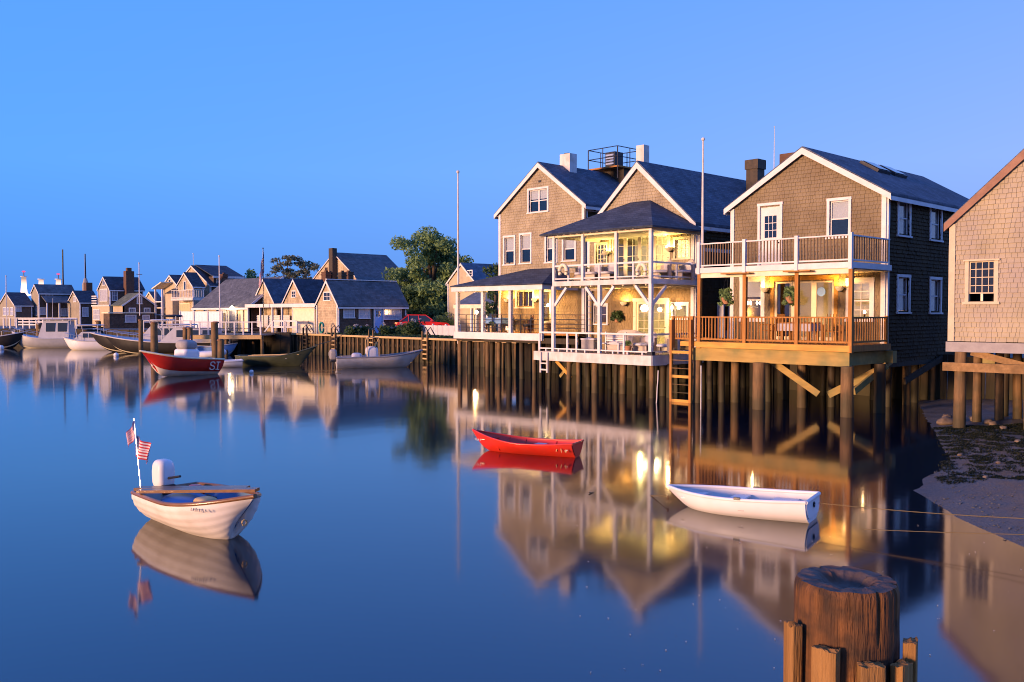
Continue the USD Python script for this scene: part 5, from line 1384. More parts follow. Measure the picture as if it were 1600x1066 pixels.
# ================================================================== wharf, fences, poles
def wharf(name, label, pts, ztop, cat='wharf'):
    """A plank platform on its own piles; pts are the ground corners left-front, right-front, depth."""
    (a, b, depth) = pts
    a, b = np.array(a[:2]), np.array(b[:2]); L = np.linalg.norm(b - a); d = (b - a) / L
    t = thing(name, label, cat, (a[0], a[1], 0), math.degrees(math.atan2(d[1], d[0])))
    k = 0.0
    while k < L:
        part('plank', MB().box(k + .01, min(k + .28, L) - .01, .0, depth, ztop - .08, ztop), 'deck_board', t); k += .28
    part('edge_beam', MB().box(0, L, -.12, -.005, ztop - .32, ztop - .02), 'cap_wood', t)
    n = max(2, int(L / 2.2))
    for i in range(n + 1):
        for y in (.15, depth * .6):
            pile(t, L * i / n, y, -.9, ztop - .1, .14, 'pile_wood', 9)
    return t, L, d


wa, wb = at(296, 523.5, Z=1.6), at(409, 523.5, Z=1.6)
wt, WL, wd = wharf('wharf', 'brown plank wharf on piles with a white railing in front of the broad roofed cottage', (wa, wb, 7.5), 1.6)
for i in range(9):
    post(wt, .1 + i * (WL - .2) / 8, .06, 1.6, 2.55, .10)
part('top_rail', MB().box(0, WL, 0, .12, 2.55, 2.63), 'white_paint', wt)
part('mid_rail', MB().box(0, WL, .03, .09, 2.05, 2.10), 'metal_dark', wt)
wa2, wb2 = at(222, 509, d=82), at(300, 509, d=82)
wt2, WL2, wd2 = wharf('wharf', 'far stretch of wharf with white rail behind the moored dark hulled boats', ((wa2[0], wa2[1]), (wb2[0], wb2[1]), 6.0), 1.6)
for i in range(6):
    post(wt2, .1 + i * (WL2 - .2) / 5, .06, 1.6, 2.55, .10)
part('top_rail', MB().box(0, WL2, 0, .12, 2.55, 2.63), 'white_paint', wt2)
wa3, wb3 = at(-6, 512, d=101), at(120, 512, d=98)
wt3, WL3, wd3 = wharf('wharf', 'farthest plank wharf with white board fence before the leftmost cottages', ((wa3[0], wa3[1]), (wb3[0], wb3[1]), 14.0), 1.6)
for i in range(13):
    post(wt3, .1 + i * (WL3 - .2) / 12, .06, 1.6, 2.7, .12)
for z in (1.95, 2.25, 2.55):
    part('rail_board', MB().box(WL3 * .28, WL3 * .66, -.02, .04, z, z + .14), 'white_paint', wt3)
part('top_rail', MB().box(0, WL3, 0, .12, 2.7, 2.78), 'worn_white', wt3)
wa4, wb4 = at(120, 512, d=97), at(224, 512, d=92)
wt4, WL4, wd4 = wharf('wharf', 'plain plank wharf below the dark cottage with the lean-to', ((wa4[0], wa4[1]), (wb4[0], wb4[1]), 12.0), 1.5)

# white board fence panels on the wharf
Xf = 41.5
fa, fb = at(282, 508, d=86), at(347, 508, d=84)
d2 = fb[:2] - fa[:2]; Lf = np.linalg.norm(d2)
fn = thing('board_fence', 'tall white board fence panels standing on the wharf left of the lit door', 'fence', (fa[0], fa[1], 0), math.degrees(math.atan2(d2[1], d2[0])))
zt = at(310, 487.5, d=85)[2]
k = 0.0
while k < Lf - .05:
    part('board', MB().box(k + .006, k + .174, -.02, .02, 1.62, zt + R.uniform(-.01, .01)), 'far_white', fn); k += .18
for s in np.linspace(0, Lf, 4):
    part('post', MB().box(s - .07, s + .07, -.10, -.022, 1.6, zt + .12), 'white_paint', fn)
part('cap', MB().box(-.05, Lf + .05, -.06, .06, zt + .015, zt + .07), 'white_paint', fn)
# bench / planter railing on the quay near the pavilion
ba, bb = at(426, 519, d=76), at(464, 519, d=75)
d2 = bb[:2] - ba[:2]; Lb = np.linalg.norm(d2)
bn = thing('quay_railing', 'short white wooden railing pen at the quay edge before the glazed doors', 'railing', (ba[0], ba[1], 0), math.degrees(math.atan2(d2[1], d2[0])))
for s in (0, Lb * .5, Lb * .53, Lb):
    part('post', MB().box(s - .08, s + .08, -.08, .08, 1.6, 2.62), 'white_paint', bn)
for z in (2.05, 2.55):
    part('board', MB().box(.08, Lb * .5 - .08, -.03, .03, z, z + .15), 'white_paint', bn); part('board', MB().box(Lb * .53 + .08, Lb - .08, -.03, .03, z, z + .15), 'white_paint', bn)
brace(bn, (-.9, 0, 1.62), (-.1, 0, 2.5), .06, .12, 'white_paint')
part('end_board', MB().box(Lb - .03, Lb + .03, .08, 1.6, 2.4, 2.6), 'white_paint', bn); part('post', MB().box(Lb - .08, Lb + .08, 1.6, 1.76, 1.6, 2.62), 'white_paint', bn)
# picket fence
pa, pb = at(655, 524, Z=1.62), at(716, 522, d=62)
pa = at(655, 522, d=67); d2 = pb[:2] - pa[:2]; Lp = np.linalg.norm(d2)
pf = thing('picket_fence', 'low white picket fence in front of the parked red car', 'fence', (pa[0], pa[1], 0), math.degrees(math.atan2(d2[1], d2[0])))
k = 0.0
while k < Lp:
    part('picket', MB().box(k, k + .09, -.015, .015, 1.68, 2.42 + R.uniform(-.01, .01)), 'white_paint', pf); k += .125
for z in (1.85, 2.25):
    part('rail', MB().box(0, Lp, .016, .06, z, z + .08), 'white_paint', pf)
for s in np.linspace(.0, Lp, 4):
    part('post', MB().box(s - .06, s + .06, .062, .18, 1.6, 2.52), 'white_paint', pf)

# flagpoles, masts
def pole(name, label, px, pt, pb, d, r, mat='white_paint', cat='flagpole', zb=None, ball=True):
    b = at(px, pb, d=d); zt = at(px, pt, d=d)[2]
    t = thing(name, label, cat, (b[0], b[1], 0))
    z0 = b[2] if zb is None else zb
    part('shaft', MB().tube([(0, 0, z0), (0, 0, (z0 + zt) / 2), (0, 0, zt)], [r, r * .85, r * .55], 8), mat, t)
    if ball:
        part('finial', MB().ball((0, 0, zt + r * .6), r * 1.3, 1), mat, t)
    return t, b, zt


pole('flagpole', 'tall white flagpole without a flag left of the tall gable house', 716, 271, 520, 50.5, .07, 'worn_white', zb=1.6)
pole('flagpole', 'white flagpole rising from the left end of the upper balcony', 1097.5, 220, 400, 35.2, .055, 'worn_white', zb=4.9)
pole('antenna_pole', 'thin pole with a knob rising behind the brick chimney of the balcony house', 1209.5, 199, 260, 41.5, .022, 'worn_white', 'pole', zb=8.0)
t, b, zt = pole('flagpole', 'thin white pole standing in front of the broad grey roof', 343.5, 401, 508, 80, .06, 'white_paint', zb=1.6)
t, b, zt = pole('flagpole', 'dark flagpole in front of the plain tan gable', 412, 389, 512, 80, .05, 'metal_dark', zb=1.6)
pole('sailboat_mast', 'left of two tall dark masts behind the far cottages', 99, 390, 470, 135, .16, 'metal_dark', 'mast', zb=0, ball=False)
t_, b_, z_ = pole('sailboat_mast', 'right of two tall dark masts with furled sail behind the far cottages', 134, 397, 470, 135, .16, 'metal_dark', 'mast', zb=0, ball=False)
part('furled_sail', MB().tube([(0, 0, z_ * .45), (0, 0, z_ * .62), (0, 0, z_ * .70)], [.45, .5, .2], 8), 'grey_canvas', t_)
pole('antenna_pole', 'slim pale pole at the extreme left above the leftmost cottage', 10.5, 432, 500, 112, .07, 'worn_white', 'pole', zb=1.6)
t_, b_, z_ = pole('antenna_pole', 'slim pole with a crossbar above the dark gable cottage', 218, 412, 470, 101, .07, 'worn_white', 'pole', zb=3.0)
part('crossbar', MB().cyl((-.5, -.5, z_ - 1.2), (.5, .5, z_ - 1.2), .04, n=6), 'metal_dark', t_)
pole('antenna_pole', 'hair thin pole above the tall dormer house', 302, 397, 416, 110, .05, 'worn_white', 'pole', zb=3.0)


def flag_mesh(w, hh, wave, n=26, m=26, droop=0.0):
    """A flag cloth, canton at the hoist top, as two meshes: cloth vertices coloured by stripe."""
    u, v = np.meshgrid(np.linspace(0, 1, n), np.linspace(0, 1, m), indexing='ij')
    x = u * w * (1 - droop * .75); z = -v * hh - droop * u * hh * 1.1 * (1 - .3 * v); y = wave * np.sin(u * 9 + v * 2) * (.3 + u)
    P = np.stack([x, y, z], -1).reshape(-1, 3)
    i, j = np.meshgrid(np.arange(n - 1), np.arange(m - 1), indexing='ij')
    q = np.stack([i * m + j, (i + 1) * m + j, (i + 1) * m + j + 1, i * m + j + 1], -1).reshape(-1, 4)
    uu, vv = (i.ravel() + .5) / (n - 1), (j.ravel() + .5) / (m - 1)
    canton = (uu < .4) & (vv < 7 / 13)
    red = (np.floor(vv * 13).astype(int) % 2 == 0) & ~canton
    white = ~canton & ~red
    return P, q, canton, red, white


surf('flag_red', (.42, .04, .05), (.5, .05, .06), 4, rough=.9, bump=0)
surf('flag_blue', (.03, .035, .13), (.04, .05, .17), 4, rough=.9, bump=0)
surf('flag_white', (.6, .56, .55), (.68, .64, .62), 4, rough=.9, bump=0)


def heading0(v):
    w = RT * v[0] + np.array([FW[0], FW[1], 0]) * v[1]
    return math.degrees(math.atan2(w[1], w[0]))


def flag(name, label, loc, rz, w, hh, droop, wave=.08, stars=True):
    t = thing(name, label, 'flag', loc, rz)
    P, q, ca, re, wh = flag_mesh(w, hh, wave, droop=droop)
    for nm, sel, mt in (('canton', ca, 'flag_blue'), ('red_stripes', re, 'flag_red'), ('white_stripes', wh, 'flag_white')):
        f = q[sel]; idx, inv = np.unique(f, return_inverse=True)
        part(nm, MB().add(P[idx], inv.reshape(f.shape)), mt, t)
    if stars:
        sm = MB(); pts = P.reshape(26, 26, 3)
        for a in range(1, 10, 2):
            for b in range(1, 13, 3):
                sm.ball(pts[a, b], (w * .012, w * .012, w * .012), 0)
        part('stars', sm, 'flag_white', t)
    return t


flag('flag', 'drooping striped flag on the dark pole above the plain tan gable', at(412.2, 391, d=80), heading0((-.45, -.6)), 2.0, 1.9, 1.0)

# quay ladders
for k, (px, yt, yb) in enumerate(((476.5, 509, 540), (521, 511, 545), (580, 513, 548), (664, 515, 560))):
    d = 1.7 * 1430 / (at(px, 0, d=1)[2] * 0 + (522.4 + (px - 476) * .0363) - 489)
    c = at(px, 525, d=d - .35)
    lab = ('leftmost dark quay ladder beside the glazed white doors', 'timber quay ladder left of the blue door cottage corner', 'timber quay ladder below the pale blue door', 'timber quay ladder at the left end of the picket fence')[k]
    t = thing('quay_ladder', lab, 'ladder', (c[0], c[1], 0), math.degrees(math.atan2(ld[1], ld[0])))
    for s in (-.28, .28):
        part('side_rail', MB().box(s - .05, s + .05, -.05, .05, .15, 2.1), 'pile_wood' if k else 'dark_pile', t)
        part('handhold', MB().tube([(s, 0, 2.1), (s, -.25, 2.35), (s, -.65, 1.75)], .035, 6), 'metal_dark', t)
    for z in np.arange(.25, 1.6, .3):
        part('rung', MB().box(-.23, .23, -.04, .04, z, z + .09), 'cap_wood' if k else 'dark_pile', t)

# ================================================================== plants and trees
RG = np.random.default_rng(11)


def tree(name, label, base, hgt, crown, n, size, mat, trunk_r=.25, limbs=9, rmin=.5, rmax=1.2, squash=.75, low=.3, cat='tree', top_bias=.0):
    """Trunk with limbs; leaf clumps sit round the limb ends with gaps between them."""
    t = thing(name, label, cat, base)
    tm = MB(); cl = []
    tm.tube([(0, 0, 0), (RG.normal() * .1, RG.normal() * .1, hgt * .35), (RG.normal() * .2, RG.normal() * .2, hgt * .8)], [trunk_r, trunk_r * .75, trunk_r * .25], 8)
    for k in range(limbs):
        a = k * 2.4 + RG.random(); f = low + (1 - low) * (k + .5) / limbs
        z0 = hgt * f * .62; rr = crown * (math.sin(math.pi * min(.97, max(.12, (f - low) / (1 - low) * .8 + .18)))) * RG.uniform(.75, 1.1)
        end = np.array([math.cos(a) * rr, math.sin(a) * rr, min(hgt * .97, hgt * f + RG.uniform(-.3, .5))])
        mid = np.array([end[0] * .5, end[1] * .5, z0 + (end[2] - z0) * .6])
        tm.tube([(0, 0, z0 * .9), mid, end], [trunk_r * .4, trunk_r * .25, trunk_r * .08], 6)
        for j in range(3):
            e = end + RG.normal(size=3) * [crown * .18, crown * .18, hgt * .05]
            cl.append((e, RG.uniform(rmin, rmax)))
        cl.append((mid + RG.normal(size=3) * crown * .1 + [0, 0, .2], RG.uniform(rmin, rmax) * .9))
    part('trunk', tm, 'bark', t, smooth=50)
    part('crown', leaves(cl, n, size, RG, squash), mat, t, kind='stuff')
    return t


zt = at(670, 372, d=88)[2]
tree('tree', 'big green deciduous tree behind the parked red car', at(676, 489, d=88) * [1, 1, 0] + [0, 0, 1.6], zt - 1.6, 4.0, 30000, .14, 'leaf', .3, 30, .6, 1.15, .8, .08)
tree('tree', 'smaller dark tree filling in right of the big green tree', at(704, 489, d=92) * [1, 1, 0] + [0, 0, 1.6], 5.4, 2.4, 5500, .15, 'leaf_dark', .2, 11, .5, 1.0, .8, .2)
tree('tree', 'lower dark tree left of the big green tree', at(642, 489, d=84) * [1, 1, 0] + [0, 0, 1.6], 3.5, 1.9, 4500, .14, 'leaf_dark', .18, 10, .5, .9, .8, .15)
tree('tree', 'sparse wind blown tree left of the big tan house, with flat bare tiers', at(452, 489, d=120) * [1, 1, 0] + [0, 0, 1.6], at(452, 402, d=120)[2] - 1.6, 2.7, 2600, .17, 'leaf_dry', .16, 15, .45, .8, .5, .45)
tree('tree', 'sparse wind blown tree nearest the gable of the big tan house', at(479, 489, d=120) * [1, 1, 0] + [0, 0, 1.6], at(480, 408, d=120)[2] - 1.6, 2.1, 1800, .17, 'leaf_dry', .14, 12, .4, .75, .5, .45)
tree('tree', 'round green treetop behind the broad grey roof and the flag', at(392, 489, d=112) * [1, 1, 0] + [0, 0, 1.6], at(392, 428, d=112)[2] - 1.6, 1.7, 3000, .16, 'leaf', .2, 9, .45, .8, .8, .4)
tree('tree', 'dark shrubby tree at the left wall of the tall gable house', at(774, 489, d=70) * [1, 1, 0] + [0, 0, 1.6], at(774, 414, d=70)[2] - 1.6, .8, 1500, .13, 'leaf_dark', .12, 8, .35, .6, .8, .2)


def bush(name, label, px, py, d, r, hgt, n, mat, cat='shrub', flowers=0, length=None):
    b = at(px, py, d=d)
    t = thing(name, label, cat, (b[0], b[1], 1.6), 45 - 90 + 46.2)
    L = length or r
    sm = MB(); cl = []
    for k in range(max(5, int(8 * L / r))):
        x = RG.uniform(-L, L); y = RG.uniform(-r, r) * .5
        hh = hgt * RG.uniform(.55, 1.0) * (1 - .25 * abs(x) / L)
        sm.tube([(x * .8, y * .5, 0), (x, y, hh * .8)], [.03, .012], 5); cl.append(((x, y, hh * .55), hh * .48 + .08)); cl.append(((x + RG.normal() * .1, y, hh * .85), .22))
    part('stems', sm, 'bark', t, kind='stuff')
    part('foliage', leaves(cl, n, .07, RG, .9), mat, t, kind='stuff')
    for k in range(flowers):
        x = RG.uniform(-L, L)
        part('flower_head', leaves([((x, -.35 * r * RG.random() - .1, hgt * RG.uniform(.5, .95)), .10)], 40, .045, RG), 'blossom', t)
    return t


bush('hydrangea_shrub', 'low flowering shrub with pale blooms left of the blue door', 560, 520, 69, .6, .85, 1800, 'leaf_dark', flowers=9, length=1.2)
bush('hydrangea_shrub', 'flowering shrub with pale blooms right of the blue door', 612, 520, 68, .7, 1.0, 2200, 'leaf_dark', flowers=10, length=1.0)
bush('hydrangea_shrub', 'larger rounded shrub at the right corner of the blue door cottage', 645, 520, 66.5, .8, 1.35, 2600, 'leaf_dark', flowers=7, length=.9)
bush('hedge', 'clipped green hedge behind the front of the red car', 696, 505, 78, .7, 1.9, 3200, 'leaf', cat='hedge', length=.9)
gb = []
for k in range(2600):
    s, q = RG.uniform(8, 25), RG.uniform(.4, 3.2)
    p = BA + ld * s + lnrm * q
    gb.append(((p[0], p[1], 1.70), .05))
tag(part('grass', leaves(gb, 11000, .05, RG, 1.0), 'grass_blade', cat='grass', label='short green grass on the lawn behind the bulkhead'), kind='stuff')


# ================================================================== cars
def car(name, label, loc, rz, body, L=4.5, wagon=True):
    t = thing(name, label, 'car', loc, rz)
    lo = Polygon([(0, .42), (.05, .72), (.25, .86), (1.25, .95), (L - .9, .98), (L - .12, .92), (L, .70), (L - .02, .38), (L - .45, .28), (.4, .28)])
    for wx in (.85, L - .95):
        lo = lo.difference(shapely.Point(wx, .33).buffer(.40, 8))
    W_ = .86
    mb = MB(); mb.extr(lo, lambda a, b, q: (a, q * (1 - .05 * max(0, b - .6)), b), -W_, W_); part('body', mb, body, t, smooth=25)
    roof_ = [(1.25, .95), (2.0, 1.50), (L - 1.0 if wagon else L - 1.9, 1.52), (L - .25 if wagon else L - .8, .98)]
    cb = MB(); cab = Polygon(roof_)
    cb.extr(cab, lambda a, b, q: (a, q * (1 - .28 * (b - .95)), b), -W_ + .02, W_ - .02); part('cabin', cb, 'car_glass', t, smooth=20)
    rb = MB(); rb.extr(Polygon([(1.95, 1.47), (2.0, 1.53), (L - 1.0 if wagon else L - 1.9, 1.55), (L - .95 if wagon else L - 1.85, 1.48)]), lambda a, b, q: (a, q, b), -W_ * .86, W_ * .86); part('roof', rb, body, t)
    for a, b in (((1.3, .98), (2.0, 1.5)), ((2.55, .97), (2.6, 1.5)), ((3.4, .97), (3.4, 1.5)), ((L - .3 if wagon else L - .85, .99), (L - 1.0 if wagon else L - 1.9, 1.5))):
        for sg in (-1, 1):
            part('pillar', MB().bar((a[0], sg * (W_ - .01), a[1]), (b[0], sg * (W_ * .855 - .0), b[1]), .06, .07, up=(0, 1, 0)), body, t)
    for wx in (.85, L - .95):
        for sg in (-1, 1):
            w = part('wheel', MB().tube([(wx, sg * .66, .33), (wx, sg * .86, .33)], .33, 18), 'black_rubber', t); part('rim', MB().tube([(wx, sg * .85, .33), (wx, sg * .875, .33)], .20, 12), 'steel', w)
    for sg in (-1, 1):
        part('headlight', MB().ball((.12, sg * .62, .72), (.08, .16, .08), 1), 'steel', t); part('tail_light', MB().ball((L - .06, sg * .68, .80), (.05, .1, .12), 1), 'tail_lamp', t); part('mirror', MB().ball((1.55, sg * .97, 1.02), (.09, .08, .07), 1), body, t)
    part('bumper', MB().box(-.06, .12, -.8, .8, .38, .55), body, t); part('bumper', MB().box(L - .1, L + .06, -.8, .8, .38, .55), body, t)
    return t


c1 = at(701, 507, d=76)
ang = math.degrees(math.atan2(-RT[1], -RT[0]))
car('parked_car', 'red estate car parked behind the picket fence', (c1[0], c1[1], 1.62), ang + 12, 'car_red', 4.4)
c2 = at(648, 507, d=83)
car('parked_car', 'blue car half hidden left of the red estate car', (c2[0], c2[1], 1.62), ang + 10, 'car_blue', 4.3)
# ================================================================== boats
def hull(parent, L, B, zs, zm, zb, dr=.12, tr=.75, rake=.3, p=2.2, mat='gelcoat', inner='gelcoat', floor=.06, th=.03, round_=2.2, zq=1.5, lap=0, rail_mat=None, rail_r=.025, deck=None, stripe=None, n=30, m=14, txt=None, bowfull=8, tside=.35):
    """A hull from sections: outer skin, inner skin with a flat sole, gunwale rail. Stern at x=0, bow at x=L. Returns the sheer points."""
    t = np.linspace(0, 1, n)
    b = np.where(t < .45, B / 2 * (tr + (1 - tr) * np.sin(math.pi / 2 * np.minimum(1, t / .45))), B / 2 * (1 - np.clip((t - .45) / .55, 0, 1) ** p))
    b = np.maximum(b, .012)
    sh = np.where(t < .45, zm + (zs - zm) * (1 - np.clip(t / .45, 0, 1)) ** 2, zm + (zb - zm) * np.clip((t - .45) / .55, 0, 1) ** 1.7)
    k = -dr + (zb * .35 + dr) * t ** bowfull
    q = np.linspace(0, 1, m)

    def skin(off, zfloor=None, x0=0.0):
        P = np.zeros((n, 2 * m - 1, 3))
        for i in range(n):
            bb = max(.004, b[i] - off)
            qq = q.copy()
            y = bb * (1 - (1 - qq) ** round_); z = k[i] + off + (sh[i] - k[i] - off) * qq ** zq
            if lap and off == 0:
                fr_ = (qq * lap) % 1.0
                y = y + .016 * (1 - fr_) * (qq > 0) * (qq < .999) * min(1, b[i] / .2)
            x = L * t[i] - rake * (1 - qq) * t[i] ** 5 + tside * 0
            x = np.maximum(x, x0) if off else x
            if off:
                x = np.minimum(x, L * t[i] - off * .5)
            if zfloor is not None:
                z = np.maximum(z, zfloor)
            P[i, m - 1:, 0] = x; P[i, m - 1:, 1] = y; P[i, m - 1:, 2] = z
            P[i, :m, 0] = x[::-1]; P[i, :m, 1] = -y[::-1]; P[i, :m, 2] = z[::-1]
        return P
    O = skin(0.0); mb = MB(); mb.grid(O)
    c = O[0]; cen = c.mean(0); mb.add(np.vstack([c, cen]), [(j, j + 1, len(c)) for j in range(len(c) - 1)] + [(len(c) - 1, 0, len(c))])
    hp = part('hull', mb, mat, parent, smooth=35)
    I = skin(th, floor, th * 1.2); ib = MB(); ib.grid(I, flip=True)
    c = I[0]; cen = c.mean(0); ib.add(np.vstack([c, cen]), [(j + 1, j, len(c)) for j in range(len(c) - 1)] + [(0, len(c) - 1, len(c))])
    if deck is None:
        part('inner_hull', ib, inner, parent, smooth=35)
    for sd in (0, -1):
        rm = MB(); pts = (O[:, sd] + I[:, sd]) / 2 + [0, 0, .004]
        rm.tube(pts, rail_r, 8); part('gunwale', rm, rail_mat or mat, parent, smooth=50)
    tm = MB(); pts = np.array([(O[0, 0] + I[0, 0]) / 2, (O[0, -1] + I[0, -1]) / 2]); tm.tube([pts[0], (pts[0] + pts[1]) / 2 + [0, 0, .0], pts[1]], rail_r, 8); part('transom_rail', tm, rail_mat or mat, parent)
    return dict(O=O, I=I, b=b, sh=sh, t=t, L=L)


def bw_at(hd, x):
    return float(np.interp(x / hd['L'], hd['t'], hd['b'])), float(np.interp(x / hd['L'], hd['t'], hd['sh']))


def thwart(parent, hd, x, w, z, mat, over=.0, th=.025, name='thwart'):
    b, s = bw_at(hd, x)
    f = min(1.0, .62 + .38 * z / max(s, .01))
    return part(name, MB().box(x - w / 2, x + w / 2, -(b * f - .03) - over, b * f - .03 + over, z - th, z), mat, parent)


def rbox(c, s, r, seed=0, n=2):
    """A box with rounded edges (superellipsoid-like)."""
    m = trimesh.creation.icosphere(3); v = m.vertices
    p = 1.0 / r
    u = np.sign(v) * np.abs(v) ** (1 / r)
    nn = (np.abs(v) ** p).sum(1) ** (1 / p)
    return (v / nn[:, None]) * np.asarray(s) / 2 + np.asarray(c), m.faces


def outboard(parent, x, y, z, h=.55, cowl='gelcoat', leg='metal_dark', tilt=0.0, s=1.0):
    mt = part('outboard_motor', MB().add(*rbox((x - .12 * s, y, z + h * .30), (.30 * s, .26 * s, .42 * s), .28)), cowl, parent, smooth=40)
    part('cowl_base', MB().add(*rbox((x - .12 * s, y, z + h * .30 - .24 * s), (.28 * s, .22 * s, .12 * s), .3)), leg, mt, smooth=40)
    part('vent_panel', MB().obox((x - .285 * s, y, z + h * .30 + .04), (.006, 0, 0), (0, .06 * s, 0), (0, 0, .08 * s)), 'grey_canvas', mt)
    part('leg', MB().tube([(x - .11 * s, y, z), (x - .13 * s, y, -.25)], [.06 * s, .045 * s], 8), leg, mt)
    part('clamp', MB().box(x - .06, x + .08, y - .1, y + .1, z - .12, z + .03), leg, mt)
    part('tiller', MB().tube([(x - .05, y, z + .12), (x + .35, y + .05, z + .20)], .022, 6), leg, mt)


def heading(v):
    """Angle about z of a direction given as (right, forward) of the camera."""
    w = RT * v[0] + np.array([FW[0], FW[1], 0]) * v[1]
    return math.degrees(math.atan2(w[1], w[0]))


def cpt(lat, d, z=0.0):
    f = np.array([FW[0], FW[1], 0]); f /= np.linalg.norm(f)
    w = RT * lat + f * d
    return (float(w[0]), float(w[1]), z)


def strip_text(parent, txt, hgt, pos, right, upv, mat, name='lettering', depth=.004):
    m = text_mesh(txt, hgt, depth); v = np.asarray(m.vertices); v = v - [v[:, 0].mean(), v[:, 1].mean(), 0]
    right, upv = np.asarray(right, float), np.asarray(upv, float); right /= np.linalg.norm(right); upv /= np.linalg.norm(upv)
    nrm = np.cross(right, upv)
    return part(name, MB().add(np.asarray(pos) + v[:, :1] * right + v[:, 1:2] * upv + v[:, 2:] * nrm, m.faces), mat, parent)


def scribble(parent, pos, right, w, hgt, mat):
    """Worn painted marks whose letters can no longer be read: short flat strokes."""
    right = np.asarray(right, float); right /= np.linalg.norm(right); up = np.array([0, 0, 1.0]); nrm = np.cross(right, up)
    mb = MB(); n = max(3, int(w / hgt * 1.6)); q = random.Random(int(w * 1000))
    for i in range(n):
        c = np.asarray(pos) + right * (i / (n - 1) - .5) * w
        a = q.uniform(-.5, .5); d = right * math.sin(a) + up * math.cos(a); s = np.cross(nrm, d)
        mb.obox(c, s * hgt * .08, nrm * .003, d * hgt * q.uniform(.3, .5))
        if q.random() < .5:
            mb.obox(c + up * hgt * q.uniform(-.3, .3), right * w / n * .38, nrm * .0032, up * hgt * .08)
    return part('worn_marks', mb, mat, parent, kind='stuff')


# white dinghy, trimmed down by the bow
rzC = heading((-2.09, 1.28))
t = thing('dinghy', 'small white fibreglass dinghy moored in front of the cedar deck piles', 'dinghy', cpt(4.78, 14.45), rzC, ry=2.2)
hd = hull(t, 2.45, 1.06, .36, .34, .40, dr=.06, tr=.86, rake=.32, p=2.3, mat='gelcoat', floor=.085, rail_r=.03, th=.035, round_=2.6, zq=1.35, bowfull=5)
thwart(t, hd, .50, .40, .25, 'gelcoat'); thwart(t, hd, 1.25, .26, .26, 'gelcoat'); thwart(t, hd, 1.95, .28, .29, 'gelcoat', name='bow_seat')
for x in (.5, 1.25):
    part('seat_box', MB().box(x - .1, x + .1, -.22, .22, .07, .222), 'gelcoat', t)
part('skeg', MB().box(.0, .7, -.012, .012, -.13, -.05), 'gelcoat', t)
for y in (-.18, .18):
    part('transom_pad', MB().box(-.018, .0, y - .05, y + .05, .12, .30), 'gelcoat', t)
part('eye_bolt', MB().tube([(-.03, .0 + .04 * math.cos(a), .26 + .04 * math.sin(a)) for a in np.linspace(0, 6.28, 9)], .010, 6, False), 'metal_dark', t)
part('bow_eye', MB().tube([(2.42 + .02, .0 + .03 * math.cos(a), .20 + .03 * math.sin(a)) for a in np.linspace(0, 6.28, 9)], .010, 6, False), 'rust_iron', t)
for sg in (-1, 1):
    b_, s_ = bw_at(hd, 1.05)
    part('rowlock', MB().box(1.0, 1.1, sg * b_ - .02, sg * b_ + .02, s_ + .01, s_ + .05), 'metal_dark', t)
part('name_patch', MB().obox((1.0, .497, .19), (.05, 0, 0), (0, .004, 0), (0, 0, .02)), 'grey_canvas', t)
# red skiff
rzB = heading((-2.35, 1.12))
t = thing('skiff', 'bright red wooden rowing skiff drifting before the two storey porch', 'skiff', cpt(1.50, 20.9), rzB)
hd = hull(t, 2.72, 1.02, .33, .27, .47, dr=.08, tr=.72, rake=.22, p=1.9, mat='red_paint', inner='red_paint', floor=.05, round_=1.5, zq=1.15, rail_mat='red_paint', rail_r=.022)
thwart(t, hd, 1.05, .24, .20, 'cushion'); thwart(t, hd, .28, .34, .20, 'cushion'); thwart(t, hd, 2.25, .3, .30, 'boat_red')
for x in (.7, 1.5, 1.9):
    b_, s_ = bw_at(hd, x)
    for sg in (-1, 1):
        part('rib', MB().bar((x, sg * (b_ - .035), s_ - .02), (x, sg * b_ * .55, .06), .03, .03), 'red_paint', t)
O = hd['O']
scribble(t, (2.40, .33, .30), (-1, .42, .0), .20, .07, 'worn_white')
b_, s_ = bw_at(hd, .22)
scribble(t, (.24, b_ * .93 + .016, .18), (-1, .1, 0), .24, .10, 'cap_wood')

# white lapstrake motor boat, near left
rzA = heading((1.9, -1.85))
t = thing('motor_boat', 'cream lapstrake open boat with an outboard and small flag at its stern', 'motor boat', cpt(-5.62, 14.75), rzA)
hd = hull(t, 2.80, 1.36, .46, .50, .72, dr=.10, tr=.80, rake=.60, p=2.1, mat='boat_white', inner='blue_paint', floor=.06, round_=1.9, zq=1.25, lap=6, rail_mat='varnish', rail_r=.032, m=24)
thwart(t, hd, .55, .30, .34, 'varnish'); thwart(t, hd, 1.35, .30, .36, 'varnish')
b_, s_ = bw_at(hd, 1.2)
part('thwart', MB().bar((.08, -.50, .535), (1.55, .60, .59), .18, .045), 'varnish', t, label='long brown plank laid aslant across the stern half')
part('thwart', MB().bar((.40, -.60, .555), (2.0, .50, .635), .17, .045), 'varnish', t, label='long brown plank laid aslant nearer the bow')
part('foredeck', MB().add([(2.2, bw_at(hd, 2.2)[0] * .95, bw_at(hd, 2.2)[1] - .01), (2.2, -bw_at(hd, 2.2)[0] * .95, bw_at(hd, 2.2)[1] - .01), (2.74, -.02, .70), (2.74, .02, .70), (2.2, bw_at(hd, 2.2)[0] * .95, bw_at(hd, 2.2)[1] - .04), (2.2, -bw_at(hd, 2.2)[0] * .95, bw_at(hd, 2.2)[1] - .04), (2.74, -.02, .66), (2.74, .02, .66)], MB.BF), 'boat_white', t)
part('tarpaulin', MB().add(*rbox((.9, -.1, .40), (.9, .7, .26), .55)), 'blue_paint', t, smooth=40)
part('crate', MB().add(*rbox((1.75, -.2, .46), (.35, .3, .26), .25)), 'cap_wood', t)
